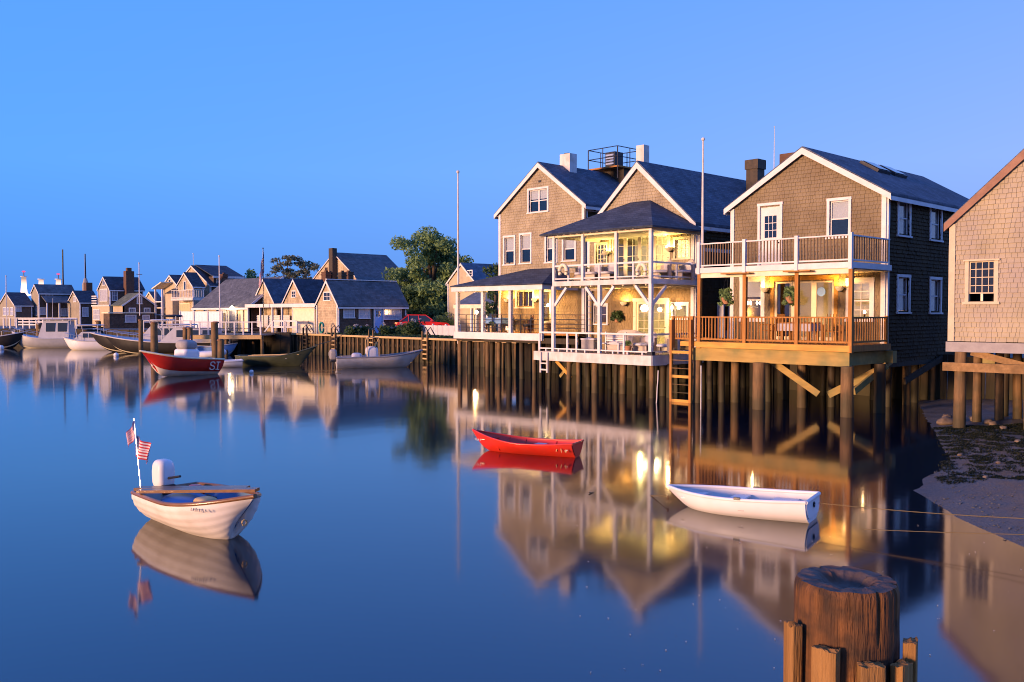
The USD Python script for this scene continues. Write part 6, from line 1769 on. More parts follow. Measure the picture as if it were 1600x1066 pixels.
part('fuel_can', MB().add(*rbox((.35, .35, .40), (.30, .22, .24), .3)), 'boat_red', t, smooth=40)
outboard(t, -.03, .05, .48, .62, 'gelcoat', 'metal_dark', s=1.15)
part('flag_staff', MB().cyl((.08, -.42, .40), (-.12, -.44, 1.62), .014, .009, 6), 'steel', t)
scribble(t, (2.0, -bw_at(hd, 2.0)[0] - .004, .50), (1, .22, 0), .55, .06, 'grey_canvas')
part('bow_ring', MB().tube([(2.50, .04 * math.cos(a), .30 + .04 * math.sin(a)) for a in np.linspace(0, 6.28, 9)], .012, 6, False), 'cap_wood', t)
Rz = math.radians(rzA); ca, sa = math.cos(Rz), math.sin(Rz); base = np.array(cpt(-5.62, 14.75))
loc = base + [ca * -.10 - sa * -.44, sa * -.10 + ca * -.44, 1.36]
flag('flag', 'small striped flag blowing on the staff of the cream open boat', loc, heading((.8, -.45)), .46, .34, .35, .05)
flag('flag', 'darker faded pennant above the striped flag on the cream open boat', loc + [0, 0, .24], heading((-.8, .3)), .34, .30, .7, .03, stars=False)

# motor boat with console by the bulkhead
rzD = heading((5.2, 1.4))
t = thing('motor_boat', 'white centre console boat with dark outboard alongside the bulkhead', 'motor boat', cpt(-10.5, 54.7), rzD)
hd = hull(t, 5.2, 1.9, .62, .66, 1.02, dr=.2, tr=.85, rake=.7, p=2.4, mat='boat_white', inner='gelcoat', floor=.25, round_=1.7, zq=1.2, rail_mat='grey_canvas', rail_r=.05)
part('console', MB().add(*rbox((2.1, 0, .78), (.75, .8, 1.0), .25)), 'gelcoat', t, smooth=40); part('windscreen', MB().obox((2.35, 0, 1.38), (.05, 0, .18), (0, .36, 0), (.02, 0, -.006)), 'car_glass', t)
for sg in (-1, 1):
    part('arch_leg', MB().tube([(1.75, sg * .42, .35), (1.8, sg * .42, 1.65), (1.85, sg * .36, 1.80)], .028, 6), 'cap_wood', t); part('arch_leg', MB().tube([(2.5, sg * .42, .35), (2.5, sg * .42, 1.65), (2.45, sg * .36, 1.80)], .028, 6), 'cap_wood', t)
part('arch_top', MB().box(1.8, 2.5, -.40, .40, 1.79, 1.83), 'cap_wood', t)
part('seat', MB().add(*rbox((1.2, 0, .62), (.6, .9, .55), .25)), 'cushion', t, smooth=40); part('bow_seat', MB().add(*rbox((3.6, 0, .52), (.9, .9, .4), .25)), 'gelcoat', t, smooth=40)
outboard(t, -.02, 0, .62, .62, 'grey_canvas', 'metal_dark', s=1.5)
# long olive dory
rzE = heading((5.2, -.5))
t = thing('dory', 'long olive green wooden dory with pale insides moored left of the console boat', 'dory', cpt(-17.2, 57.3), rzE)
hd = hull(t, 5.1, 1.5, .62, .58, 1.25, dr=.15, tr=.5, rake=.8, p=1.8, mat='olive_hull', inner='cushion', floor=.15, round_=1.5, zq=1.1, rail_mat='olive_hull', rail_r=.04)
for x in (1.0, 2.1, 3.2):
    thwart(t, hd, x, .28, .48, 'cushion')
for sg in (-1, 1):
    part('oar', MB().tube([(.8, sg * .3, .64), (3.6, sg * .35, .72)], .03, 6).box(3.55, 4.1, sg * .35 - .07, sg * .35 + .07, .71, .74), 'cap_wood', t)
# little white tender left of the dory
rzT = heading((-1.6, -.6))
t = thing('dinghy', 'little white tender lying against the stern of the olive dory', 'dinghy', cpt(-16.55, 56.0), rzT)
hd = hull(t, 2.1, 1.15, .40, .36, .46, dr=.06, tr=.85, rake=.25, p=2.4, mat='gelcoat', floor=.08, rail_r=.06); thwart(t, hd, 1.0, .3, .26, 'gelcoat'); thwart(t, hd, .3, .3, .26, 'gelcoat')

# red launch with the number on its quarter
rzF = heading((-1.35, -2.5)); cF = cpt(-15.3, 49.8)
t = thing('motor_boat', 'dark red launch with a grey covered console and white lettering, moored', 'motor boat', cpt(-16.2, 49.6), heading((-2.75, -3.8)), ry=-3.0)
hd = hull(t, 4.4, 2.0, .80, .84, 1.15, dr=.16, tr=.9, rake=1.0, p=2.3, mat='boat_red', inner='gelcoat', floor=.3, round_=1.8, zq=1.2, rail_mat='cream_paint', rail_r=.05)
O = hd['O']; bs = MB()
V = np.concatenate([O[:, 3:-3][:, :6] * [1, 1.0, 1], ], 1)
for sd in (1, -1):
    m_ = (O.shape[1] - 1) // 2
    idx = [m_ + sd * j for j in range(0, 6)]
    G = O[:, idx].copy(); G[:, :, 1] += sd * .012; G[:, :, 2] -= .006
    bs.grid(G, flip=(sd < 0))
part('boot_top', bs, 'boat_white', t, smooth=40)
part('console', MB().add(*rbox((1.7, 0, 1.02), (1.0, 1.1, .62), .2)), 'gelcoat', t, smooth=40); part('console_cover', MB().add(*rbox((1.75, 0, 1.52), (.95, 1.0, .55), .35)), 'grey_canvas', t, smooth=40)
b_, s_ = bw_at(hd, .75)
strip_text(t, 'SI', .46, (.75, b_ * .985 + .02, .46), (-1, .02, 0), (0, .22, 1), 'worn_white', depth=.01)
part('foredeck', MB().add([(3.0, bw_at(hd, 3.0)[0] * .97, bw_at(hd, 3.0)[1]), (3.0, -bw_at(hd, 3.0)[0] * .97, bw_at(hd, 3.0)[1]), (4.3, -.03, 1.13), (4.3, .03, 1.13), (3.0, bw_at(hd, 3.0)[0] * .97, bw_at(hd, 3.0)[1] - .05), (3.0, -bw_at(hd, 3.0)[0] * .97, bw_at(hd, 3.0)[1] - .05), (4.3, -.03, 1.08), (4.3, .03, 1.08)], MB.BF), 'boat_red', t)


def launch(name, label, loc, rz, L, B, fb, bow, hullm, cabin=None, hardtop=None, canvas=None, cat='motor boat', boot='cream_paint', win='car_glass', mast=0):
    """A cabin launch: hull, white deck, raked cabin with windows, hardtop on posts."""
    t = thing(name, label, cat, loc, rz)
    hd = hull(t, L, B, fb, fb * .98, bow, dr=.25, tr=.85, rake=L * .085, p=2.6, mat=hullm, floor=.3, round_=3.2, zq=1.25, rail_mat='far_boat_white', rail_r=.05, deck=True)
    n = 16; xs = np.linspace(.05, L - .25, n)
    V = []
    for x in xs:
        b_, s_ = bw_at(hd, x); V += [(x, b_ * .97, s_ + .01), (x, -b_ * .97, s_ + .01)]
    part('deck', MB().add(V, [(2 * i, 2 * i + 1, 2 * i + 3, 2 * i + 2) for i in range(n - 1)]), 'far_boat_white', t)
    O = hd['O']; bm = MB(); m_ = (O.shape[1] - 1) // 2
    for sd in (1, -1):
        G = O[:, [m_ + sd * j for j in (3, 4)]].copy(); G[:, :, 1] += sd * .015; bm.grid(G, flip=(sd < 0))
    part('boot_stripe', bm, boot, t, smooth=40)
    if cabin:
        x0, x1, w, hc, rk = cabin
        z0 = bw_at(hd, (x0 + x1) / 2)[1]
        P = Polygon([(x0, z0), (x0 + .05, z0 + hc), (x1 - rk, z0 + hc), (x1, z0)])
        cm = MB(); cm.extr(P, lambda a, b, q: (a, q * (1 - .10 * (b - z0)), b), -w / 2, w / 2); part('cabin', cm, 'far_boat_white', t)
        k = max(2, int((x1 - rk - x0) / .9)); wd = (x1 - rk - x0 - .2) / k
        for i in range(k):
            for sg in (-1, 1):
                a = x0 + .15 + i * wd; y = sg * w / 2 * (1 - .10 * hc * .6)
                part('side_window', MB().obox((a + wd * .42, y * 1.015, z0 + hc * .62), (wd * .38, 0, 0), (0, .02, 0), (0, -sg * .02, hc * .24)), win, t)
        fw_ = MB(); xm = x1 - rk * .55; fw_.obox((xm + .03, 0, z0 + hc * .55), (rk * .28, 0, -hc * .28), (0, w * .40, 0), (.02, 0, .02)); part('windscreen', fw_, win, t)
    if hardtop:
        x0, x1, w, z0, z1 = hardtop
        part('hardtop', MB().add(*rbox(((x0 + x1) / 2, 0, z1), (x1 - x0, w, .14), .3)), 'far_boat_white', t, smooth=40)
        for x in (x0 + .2, x1 - .3):
            for sg in (-1, 1):
                part('top_post', MB().cyl((x, sg * (w / 2 - .12), z0), (x + (.25 if x > x0 + .3 else 0), sg * (w / 2 - .15), z1), .035, n=6), 'far_boat_white', t)
    if canvas:
        x0, x1, w, z1 = canvas
        part('canvas_top', MB().add(*rbox(((x0 + x1) / 2, 0, z1), (x1 - x0, w, .22), .35)), 'dark_canvas', t, smooth=40)
        for x in (x0 + .15, x1 - .15):
            for sg in (-1, 1):
                part('canvas_bow', MB().cyl((x, sg * (w / 2 - .05), fb), (x, sg * (w / 2 - .1), z1), .025, n=6), 'steel', t)
    for sg in (-1, 1):
        pts = [(x, sg * bw_at(hd, x)[0] * .9, bw_at(hd, x)[1] + .45) for x in np.linspace(L * .58, L * .97, 6)]
        part('bow_rail', MB().tube(pts, .018, 6), 'steel', t)
        for p_ in pts[::2]:
            part('rail_stanchion', MB().cyl((p_[0], p_[1], p_[2] - .46), p_, .014, n=5), 'steel', t)
    if mast:
        part('mast', MB().cyl((L * .4, 0, fb + 1), (L * .38, 0, fb + mast), .04, .02, 6), 'far_boat_white', t)
    return t


hG = heading((-1, -.03))
launch('motor_yacht', 'long dark hulled motor yacht with a white glazed cabin behind the mooring piles', cpt(-22.6, 74.3), hG, 10.3, 3.0, .95, 1.42, 'navy_hull', cabin=(1.2, 5.6, 2.3, 1.15, 1.1), hardtop=(3.0, 5.8, 2.2, 1.9, 2.35), canvas=(4.2, 5.6, 1.9, 3.05))
launch('motor_yacht', 'second dark hulled yacht lying beyond the first, its bow farthest left', cpt(-25.2, 77.5), hG, 10.4, 3.0, 1.0, 1.62, 'navy_hull', cabin=(2.0, 6.0, 2.3, 1.2, 1.0), hardtop=(3.4, 5.2, 2.1, 2.1, 2.7))
launch('motor_boat', 'pale grey hulled workboat with a white wheelhouse by the far left piles', cpt(-41.2, 87), heading((-1, -.12)), 6.0, 2.2, .9, 1.5, 'grey_hull', cabin=(.6, 3.4, 1.8, 1.7, .5), hardtop=(.2, 3.6, 2.0, 2.2, 2.7), mast=3.8)
launch('motor_boat', 'dark hulled boat cut by the left edge of the picture', cpt(-51.9, 86), heading((1, -.05)), 6.2, 2.3, 1.0, 1.5, 'navy_hull', cabin=(1.0, 3.0, 1.8, .8, .6))
launch('motor_boat', 'small white cabin boat with a white bimini left of the dark yachts', cpt(-35.6, 82), heading((-1, -.1)), 4.4, 2.2, .8, 1.1, 'gelcoat', cabin=(1.4, 3.4, 1.7, .8, .8), hardtop=(1.0, 3.2, 1.9, 1.0, 2.2))
launch('motor_boat', 'blue hulled open boat half hidden beyond the white inflatable', cpt(-25.7, 71.0), heading((1, .0)), 4.4, 1.9, .7, .95, 'blue_paint')
# inflatable
iz = heading((1, -.12)); t = thing('inflatable_boat', 'white inflatable tender with a dark motor beside the tall mooring pile', 'inflatable', cpt(-23.6, 66.5), iz)
pts = [(0, -.62, .28), (1.6, -.62, .30), (2.3, -.45, .36), (2.75, 0, .46), (2.3, .45, .36), (1.6, .62, .30), (0, .62, .28)]
ts = np.linspace(0, 1, 30); P = np.array(pts); u = np.linspace(0, 1, len(P)); pp_ = np.stack([np.interp(ts, u, P[:, k]) for k in range(3)], 1)
part('tube', MB().tube(pp_, [.16] + [.23] * 28 + [.16], 12), 'gelcoat', t, smooth=60); part('floor', MB().box(.1, 2.2, -.5, .5, .08, .14), 'grey_canvas', t); part('transom', MB().box(.15, .22, -.45, .45, .06, .55), 'gelcoat', t)
outboard(t, .1, 0, .55, .6, 'dark_canvas', 'metal_dark', s=1.3); part('grab_line', MB().tube(pp_ + [0, 0, .19], .02, 5), 'blue_paint', t)
flag('flag', 'small red white and blue flag at the stern of the white inflatable', np.array(cpt(-23.3, 66.4)) + [0, 0, 1.7], heading((-.5, .5)), .8, .55, .8, .05, stars=False)

# mooring piles and buoys
for lab, px, yt, yb, r in (('thick mooring pile with a pale band, left of three before the far wharf', 62, 506, 541, .26), ('middle one of three mooring piles before the far wharf', 76.5, 503, 541, .2), ('right one of three mooring piles before the far wharf', 90.5, 500, 541, .2),
                           ('mooring pile standing between the white cabin boat and the dark yachts', 153, 502, 541, .24), ('short mooring pile low between the workboat and the dark bow', 107, 527, 543, .18),
                           ('slim mooring pile at the bow of the red launch', 220, 500, 556, .17), ('stout mooring pile right behind the bow of the red launch', 241.5, 503.5, 557, .27),
                           ('left one of two piles close together over the yacht stern', 289.5, 512.5, 557, .2), ('right one of two piles close together over the yacht stern', 296.5, 512.5, 558, .2),
                           ('tall mooring pile at the stern of the red launch', 337.5, 503.5, 563, .24), ('short mooring pile just right of the tall one by the red launch', 344.5, 531, 566, .22),
                           ('pile standing at the right end of the white railed wharf', 411.5, 513, 549, .17), ('short stake with a pale top left of the olive dory bow', 396, 535, 552, .12), ('short stake with a pale top behind the olive dory', 449, 534, 550, .12)):
    b = at(px, yb, Z=0); d = (b - [0, 0, EYE]) @ FW
    zt = at(px, yt, d=d)[2]
    t = thing('mooring_pile', lab, 'pile', (b[0], b[1], 0))
    pile(t, 0, 0, -.8, zt, r, 'pile_wood', 12, name='shaft')
    part('cap', MB().lathe([(0, zt + .06), (r * .8, zt + .05), (r * .99, zt - .02), (r * .99, zt - .08)], n=12), 'rust_iron', t)
    if 'pale band' in lab:
        part('band', MB().lathe([(r * 1.03, zt - .7), (r * 1.03, zt - .5)], n=12), 'cap_wood', t)
for lab, px, py, r in (('white mooring buoy before the bow of the dark yachts', 181.5, 557, .19), ('white mooring buoy floating below the olive dory', 393, 583, .12), ('white mooring buoy at the left edge of the picture', 1.5, 546, .26)):
    b = at(px, py, Z=0)
    t = thing('mooring_buoy', lab, 'buoy', (b[0], b[1], 0))
    part('float', MB().ball((0, 0, r * .5), (r, r, r), 2), 'gelcoat', t, smooth=60); part('ring', MB().tube([(.05 * math.cos(a), 0, r * 1.5 + .04 + .05 * math.sin(a)) for a in np.linspace(0, 6.28, 9)], .012, 5, False), 'metal_dark', t); part('band', MB().lathe([(r * 1.012, r * .42), (r * 1.012, r * .58)], n=16), 'blue_paint', t)


# ropes
def rope(name, label, pts, r=.012, sag=.0, mat='rope'):
    pts = np.asarray(pts, float); n = 24; u = np.linspace(0, 1, n)
    k = np.linspace(0, 1, len(pts)); P = np.stack([np.interp(u, k, pts[:, i]) for i in range(3)], 1)
    P[:, 2] -= sag * 4 * u * (1 - u)
    o = P.mean(0) * [1, 1, 0]
    t = thing(name, label, 'rope', o)
    part('line', MB().tube(P - o, r, 6), mat, t)
    return t


e1 = at(1279, 786, d=14.4); far1 = at(1640, 812, d=12.5)
rope('mooring_rope', 'tan mooring line running right from the transom of the white dinghy', [e1, far1], .006, .03)
rope('mooring_rope', 'second tan line lying lower over the water right of the dinghy', [at(1350, 827, d=13.3), at(1640, 836, d=12.3)], .005, .01)
rope('mooring_rope', 'tan bow line of the white dinghy running left along the water', [at(1043, 775, d=15.9), at(980, 774.5, d=17.5), at(920, 770, Z=.02)], .011, .0)
rope('mooring_rope', 'thin line from the console boat to the buoy by the olive dory', [at(533, 578, Z=.1), at(480, 580, Z=.03), at(396, 581, Z=.08)], .018, .0)
rope('mooring_rope', 'line from the bow of the olive dory up to the bulkhead ladder', [at(491, 539, d=57), at(545, 516, d=67)], .02, .2)

# ================================================================== porch things
def wicker_chair(name, label, loc, rz, w=.72, seat='cushion', shell='wicker', group=None):
    t = thing(name, label, 'chair', loc, rz, group)
    a = np.linspace(-1.25, 1.25, 15); Rr = w / 2
    I, Oo = [], []
    rows_o, rows_i = [], []
    for th_ in a:
        hgt = .62 + .26 * math.exp(-(th_ / .62) ** 2)
        dx, dy = -math.cos(th_), math.sin(th_) * 1.0
        rows_o.append([(dx * Rr * 1.02, dy * Rr * 1.05, z) for z in (.10, hgt * .5, hgt)])
        rows_i.append([(dx * (Rr - .05), dy * (Rr - .04), z) for z in (.10, hgt * .5, hgt)])
    o, i_ = np.array(rows_o), np.array(rows_i)
    mb = MB(); mb.grid(o, flip=True); mb.grid(i_); mb.grid(np.stack([o[:, -1], i_[:, -1]], 1), flip=True)
    part('shell', mb, shell, t, smooth=40)
    part('seat', MB().add(*rbox((.05, 0, .36), (w * .85, w * .82, .14), .3)), seat, t, smooth=40)
    part('apron', MB().box(Rr * .55, Rr * .62, -Rr * .85, Rr * .85, .10, .30), shell, t)
    part('back_cushion', MB().add(*rbox((-Rr * .62, 0, .58), (.14, w * .66, .36), .35)), seat, t, smooth=40)
    for x in (-.55, .55):
        for y in (-.75, .75):
            part('leg', MB().cyl((x * Rr, y * Rr, 0), (x * Rr, y * Rr, .14), .025, n=6), shell, t)
    return t


def on2(px, yy, X=X2, Y=Y2):
    """World point on a porch floor: pixel column px at local depth yy."""
    p = at(px, 489, X=X + yy)
    return X + yy, p[1]


for lab, px, yy, z, rz, w in (('wicker armchair on the upper porch, second from the left post', 928, -2.3, 4.60, 170, .8), ('wicker armchair on the upper porch before the left french doors', 950, -2.2, 4.60, 175, .82),
                              ('wicker armchair on the upper porch right of the corner post', 1033, -1.6, 4.60, 150, .8), ('low wicker seat on the upper porch near the left life ring', 907, -2.4, 4.60, 200, .55),
                              ('wide wicker chair at the right end of the upper porch', 1066, -.9, 4.60, 160, .95), ('wicker armchair on the lower porch before the bright french door', 1008, -1.9, 1.66, 170, .95),
                              ('pale wicker chair in the right corner of the lower porch', 1040, -2.3, 1.66, 120, .7)):
    x, y = on2(px, yy); wicker_chair('wicker_chair', lab, (x, y, z), rz, w)
# wicker sofa
x, y = on2(975, -1.5)
t = thing('wicker_sofa', 'beige wicker sofa with a high rounded end on the lower porch', 'sofa', (x, y, 1.66), -90)
part('seat', MB().add(*rbox((0, 0, .36), (1.35, .7, .2), .25)), 'cushion', t, smooth=40); part('back', MB().add(*rbox((0, .34, .55), (1.4, .14, .75), .3)), 'wicker', t, smooth=40)
for sg in (-1, 1):
    part('arm', MB().add(*rbox((sg * .68, .02, .42), (.13, .72, .55), .3)), 'wicker', t, smooth=40)
part('base', MB().box(-.65, .65, -.3, .3, .06, .28), 'wicker', t)
# slatted white bench
x, y = on2(956, -2.75)
t = thing('garden_bench', 'white slatted low bench behind the lower porch railing', 'bench', (x, y, 1.66), -90)
for k in range(5):
    part('seat_slat', MB().box(-.55, .55, -.22 + k * .09, -.15 + k * .09, .38, .41), 'white_paint', t)
for k in range(4):
    part('back_slat', MB().box(-.55, .55, .24, .27, .48 + k * .09, .54 + k * .09), 'white_paint', t)
for sx_ in (-.52, .52):
    for sy in (-.2, .25):
        part('leg', MB().box(sx_ - .03, sx_ + .03, sy - .03, sy + .03, 0, .38 if sy < 0 else .86), 'white_paint', t)
x, y = on2(924, -1.2)
t = thing('storage_box', 'grey storage box standing by the wall at the left of the lower porch', 'box', (x, y, 1.66), -90)
part('body', MB().box(-.36, .36, -.26, .26, 0, .46), 'grey_canvas', t); part('lid', MB().box(-.38, .38, -.28, .28, .463, .53), 'cushion', t)
x, y = on2(981, -2.6)
t = thing('flower_pot', 'orange flower pot on the lower porch beside the white bench', 'flower pot', (x, y, 1.66))
part('pot', MB().lathe([(.0, .0), (.11, 0), (.15, .26), (.17, .27), (.17, .31), (.13, .31), (.12, .27), (0, .26)], n=16), 'terracotta', t, smooth=40); part('plant', leaves([((0, 0, .42), .16)], 160, .05, RG), 'leaf', t, kind='stuff')
# life rings (horseshoes)
for lab, px in (('cream horseshoe life buoy on the left bay of the upper porch rail', 880.5), ('cream horseshoe life buoy on the upper porch rail by the corner post', 1003)):
    p = at(px, 424, X=X2 + PY - .07)
    t = thing('life_buoy', lab, 'life buoy', (p[0] - .03, p[1], p[2] - .02), -90)
    a = np.linspace(-.62, math.pi + .62, 22)
    part('float', MB().tube(np.stack([.20 * np.cos(a), 0 * a, .26 * np.sin(a) + .02], -1), .075, 10), 'cream_paint', t, smooth=60)
    for aa in (.2, 1.57, 2.94):
        part('strap', MB().tube([(.20 * math.cos(aa + e), 0, .26 * math.sin(aa + e) + .02) for e in (-.1, .1)], .082, 10), 'worn_white', t)
# wall ladder, wreath
x, y = X2 - .12, at(921, 489, X=X2 - .12)[1]
t = thing('wall_ladder', 'dark iron ladder fixed upright to the left corner of the lower porch wall', 'ladder', (x, y, 0), -90)
for s in (-.16, .16):
    part('side_rail', MB().box(s - .025, s + .025, -.03, .03, 1.7, 4.3), 'metal_dark', t)
for z in np.arange(1.9, 4.3, .28):
    part('rung', MB().cyl((-.14, 0, z), (.14, 0, z), .014, n=6), 'steel', t)
p = at(966, 493, X=X2 - .12)
t = thing('wall_planter', 'green plant hanging on the lower porch wall between window and french door', 'plant', p)
part('foliage', leaves([((-.1, 0, .05), .26), ((-.1, .15, -.12), .18), ((-.1, -.15, -.1), .18)], 420, .06, RG), 'leaf_dark', t, kind='stuff'); part('pot', MB().lathe([(0, -.32), (.08, -.3), (.11, -.14), (0, -.14)], (-.1, 0, 0), 10), 'terracotta', t)
# hanging baskets at the cedar deck
for lab, px, py in (('hanging basket of trailing plants left on the cedar deck, before the dark gap', 1135, 463), ('hanging basket of leafy plants before the glazed doors of the cedar deck', 1236, 461)):
    p = at(px, py, X=X3 - 2.55)
    t = thing('hanging_basket', lab, 'hanging basket', p)
    part('basket', MB().lathe([(.0, -.30), (.10, -.28), (.17, -.14), (.19, -.05), (.16, -.05), (0, -.08)], n=16), 'terracotta', t, smooth=40)
    part('foliage', leaves([((0, 0, .02), .24), ((.1, .16, -.06), .18), ((-.12, -.16, -.08), .18), ((.16, .05, -.28), .12), ((-.1, .15, -.26), .11), ((0, -.2, -.24), .11), ((0, .1, .16), .18), ((0, -.08, .2), .14)], 620, .055, RG), 'leaf', t, kind='stuff')
    for k in range(3):
        a = k * 2.094; part('chain', MB().cyl((.17 * math.cos(a), .17 * math.sin(a), -.05), (0, 0, 4.70 - p[2]), .006, n=4), 'metal_dark', t)
p = at(1284, 456, X=X3 - .0)
t = thing('round_plaque', 'round blue disc hanging on the right pane of the glazed deck doors', 'plaque', (p[0] - .035, p[1], p[2]), -90)
a = np.linspace(0, 2 * math.pi, 25)[:-1]
part('disc', MB().tube([(0, .0, 0), (0, .012, 0)], .15, 24), 'blue_paint', t); part('rim', MB().tube([(.15 * math.cos(q_), -.0, .15 * math.sin(q_)) for q_ in np.linspace(0, 6.2832, 25)], .014, 6, False), 'blue_door', t)
# deck furniture behind the balusters
for lab, px, yy, rz in (('cedar armchair on the orange deck left of the glazed doors', 1205, -1.6, 150), ('cedar armchair on the orange deck right of the glazed doors', 1300, -1.5, 200)):
    p = at(px, 489, X=X3 + yy)
    t = thing('deck_chair', lab, 'chair', (p[0], p[1], 2.25), rz)
    for k in range(5):
        part('seat_slat', MB().box(-.25, .25, -.25 + k * .1, -.16 + k * .1, .40, .43), 'cedar', t); part('back_slat', MB().bar((-.27, -.2 + k * .1, .42), (-.40, -.2 + k * .1, 1.0), .08, .02, up=(0, 1, 0)), 'cedar', t)
    for x in (-.25, .23):
        for y in (-.28, .28):
            part('leg', MB().box(x - .03, x + .03, y - .03, y + .03, 0, .62), 'cedar', t)
    for y in (-.28, .28):
        part('arm', MB().box(-.32, .3, y - .06, y + .06, .62, .65), 'cedar', t)
p = at(1250, 489, X=X3 - 1.5)
t = thing('deck_table', 'low pale cloth covered table between the chairs on the orange deck', 'table', (p[0], p[1], 2.25), -90)
part('top', MB().box(-.6, .6, -.4, .4, .68, .72), 'cedar', t); part('cloth', MB().box(-.62, .62, -.42, .42, .42, .675), 'cushion', t)
for x in (-.5, .5):
    for y in (-.3, .3):
        part('leg', MB().box(x - .04, x + .04, y - .04, y + .04, 0, .42), 'cedar', t)
p = at(1129, 486, Y=Y2 - W2 - .05)
t = thing('side_window_box', 'pale blue framed glazed hutch against the dark wall behind the hanging basket', 'hutch', (p[0], p[1], 0), 0)
z0, z1 = 2.25, at(1129, 475, Y=Y2 - W2)[2]
part('frame', MB().box(-.45, .45, -.34, -.02, z0, z0 + .3).box(-.45, .45, -.34, -.02, z1 - .1, z1).box(-.45, -.36, -.34, -.02, z0 + .3, z1 - .1).box(.36, .45, -.34, -.02, z0 + .3, z1 - .1).box(-.04, .04, -.34, -.30, z0 + .3, z1 - .1), 'cushion', t)
part('pane', MB().box(-.36, .36, -.31, -.30, z0 + .3, z1 - .1), 'glass', t)
# veranda furniture of the tall house
x, y = on2(777, -1.3, X1, Y1)
t = thing('veranda_table', 'dark blue covered table on the lit veranda with chairs round it', 'table', (x, y, 2.3), -90)
part('cloth', MB().box(-.8, .8, -.45, .45, .42, .74), 'blue_paint', t)
for a in (-.7, .7):
    for b in (-.35, .35):
        part('leg', MB().box(a - .03, a + .03, b - .03, b + .03, 0, .42), 'metal_dark', t)
for lab, px, yy, rz in (('dark chair left of the blue veranda table', 757, -1.2, 0), ('dark chair right of the blue veranda table', 797, -1.2, 200), ('dark chair near the right end of the lit veranda', 826, -1.4, 160)):
    x, y = on2(px, yy, X1, Y1); wicker_chair('veranda_chair', lab, (x, y, 2.3), rz, .55, 'dark_canvas', 'varnish')
x, y = on2(768, -1.9, X1, Y1)
t = thing('planter_box', 'gold square planter on the veranda floor in front of the blue table', 'planter', (x, y, 2.3), -90)
part('box', MB().box(-.16, .16, -.16, .16, 0, .34), 'cap_wood', t); part('plant', leaves([((0, 0, .45), .15)], 120, .05, RG), 'leaf', t, kind='stuff')
# small white boarding ladder and stake at the lower porch
x, y = X2 + PY - .22, at(850, 489, X=X2 + PY - .22)[1]
t = thing('boarding_ladder', 'short white boarding ladder hooked on the left end of the lower porch beam', 'ladder', (x, y, 0), -90)
for s in (-.2, .2):
    part('side_rail', MB().box(s - .035, s + .035, -.03, .03, .75, 1.62), 'worn_white', t)
for z in (.85, 1.12):
    part('rung', MB().box(-.165, .165, -.03, .03, z, z + .06), 'worn_white', t)
p, q_ = at(1028.6, 579, d=33.6), at(1025, 622, d=33.5)
t = thing('stake', 'thin white stake leaning in the water under the lower porch', 'stake', (q_[0], q_[1], 0))
part('rod', MB().cyl((0, 0, -.3), (p[0] - q_[0], p[1] - q_[1], p[2]), .022, n=6), 'worn_white', t)
p = at(1096, 500, d=33)
t = thing('stake', 'thin pale pipe standing in the water just right of the orange ladder', 'stake', (*at(1095, 640, Z=0)[:2], 0))
part('rod', MB().cyl((0, 0, -.5), (0, 0, 1.5), .02, n=6), 'worn_white', t)

# ================================================================== rocks on the mud and floating specks
for k, (px, py, s) in enumerate(((1478, 658, .22), (1545, 660, .15), (1552, 662, .12), (1480, 650, .13), (1568, 668, .1), (1523, 655, .14), (1590, 690, .07), (1560, 720, .05), (1500, 705, .06), (1585, 742, .06), (1540, 745, .05))):
    p = at(px, py, Z=.12); z = float(ground_z(np.array([p[0]]), np.array([p[1]]))[0])
    m = trimesh.creation.icosphere(2); v = m.vertices * (1 + .5 * (noise(m.vertices * 1.7 + k * 9)[:, None] - .5)) * s * [1.5, 1, .7]
    labs = ('largest brown stone beside the front pile of the boathouse', 'brown stone right of the front boathouse pile', 'small stone touching its neighbour right of the boathouse pile', 'stone resting behind the largest brown stone', 'small stone on the mud at the far right pile', 'stone half hidden right behind the front boathouse pile', 'small stone at the right edge of the mud bank', 'pebble in the middle of the mud bank', 'pebble near the waterline left on the mud bank', 'pebble low on the right of the mud bank', 'pebble near the lower edge of the mud bank')
    tag(part('stone', MB().add(v + [p[0], p[1], z + s * .3], m.faces), 'stone', smooth=30), labs[k], 'stone')
wm = MB(); rr = np.random.default_rng(5)
wl_ = []
gv = MB()
for k in range(260):
    px, py = rr.uniform(1460, 1640), 690 + 150 * rr.random() ** .8
    p = at(px, py, Z=.1); sp_ = shapely.Point(p[0], p[1])
    if LAND.contains(sp_):
        z = float(ground_z(np.array([p[0]]), np.array([p[1]]))[0]); m = trimesh.creation.icosphere(0); gv.add(m.vertices * rr.uniform(.008, .026) * [1.3, 1, .6] + [p[0], p[1], z + .006], m.faces)
tag(part('gravel', gv, 'pebble', cat='gravel', label='loose gravel scattered over the grey mud bank'), kind='stuff')
for k in range(700):
    f = rr.random()
    px, py = rr.uniform(1462 + 10 * f, 1640), 662 + 85 * f ** 2.2
    p = at(px, py, Z=.14); q_ = p[:2]
    dd = shapely.distance(LAND.exterior, shapely.Point(*q_))
    if not LAND.contains(shapely.Point(*q_)):
        continue
    z = float(ground_z(np.array([q_[0]]), np.array([q_[1]]))[0])
    wl_.append(((q_[0], q_[1], z + .005), .16))
tag(part('seaweed', leaves(wl_, 30000, .024, rr, .10), 'weed', cat='seaweed', label='dark seaweed mat covering the upper mud by the boathouse posts'), kind='stuff')
fm = []
for k in range(60):
    p = at(rr.uniform(900, 1600), rr.uniform(820, 1060), Z=0)
    fm.append(((p[0], p[1], .008), .012))
tag(part('floating_leaves', leaves(fm, 240, .006, rr, .05), 'blossom', cat='flotsam', label='tiny pale specks floating on the near water'), kind='stuff')

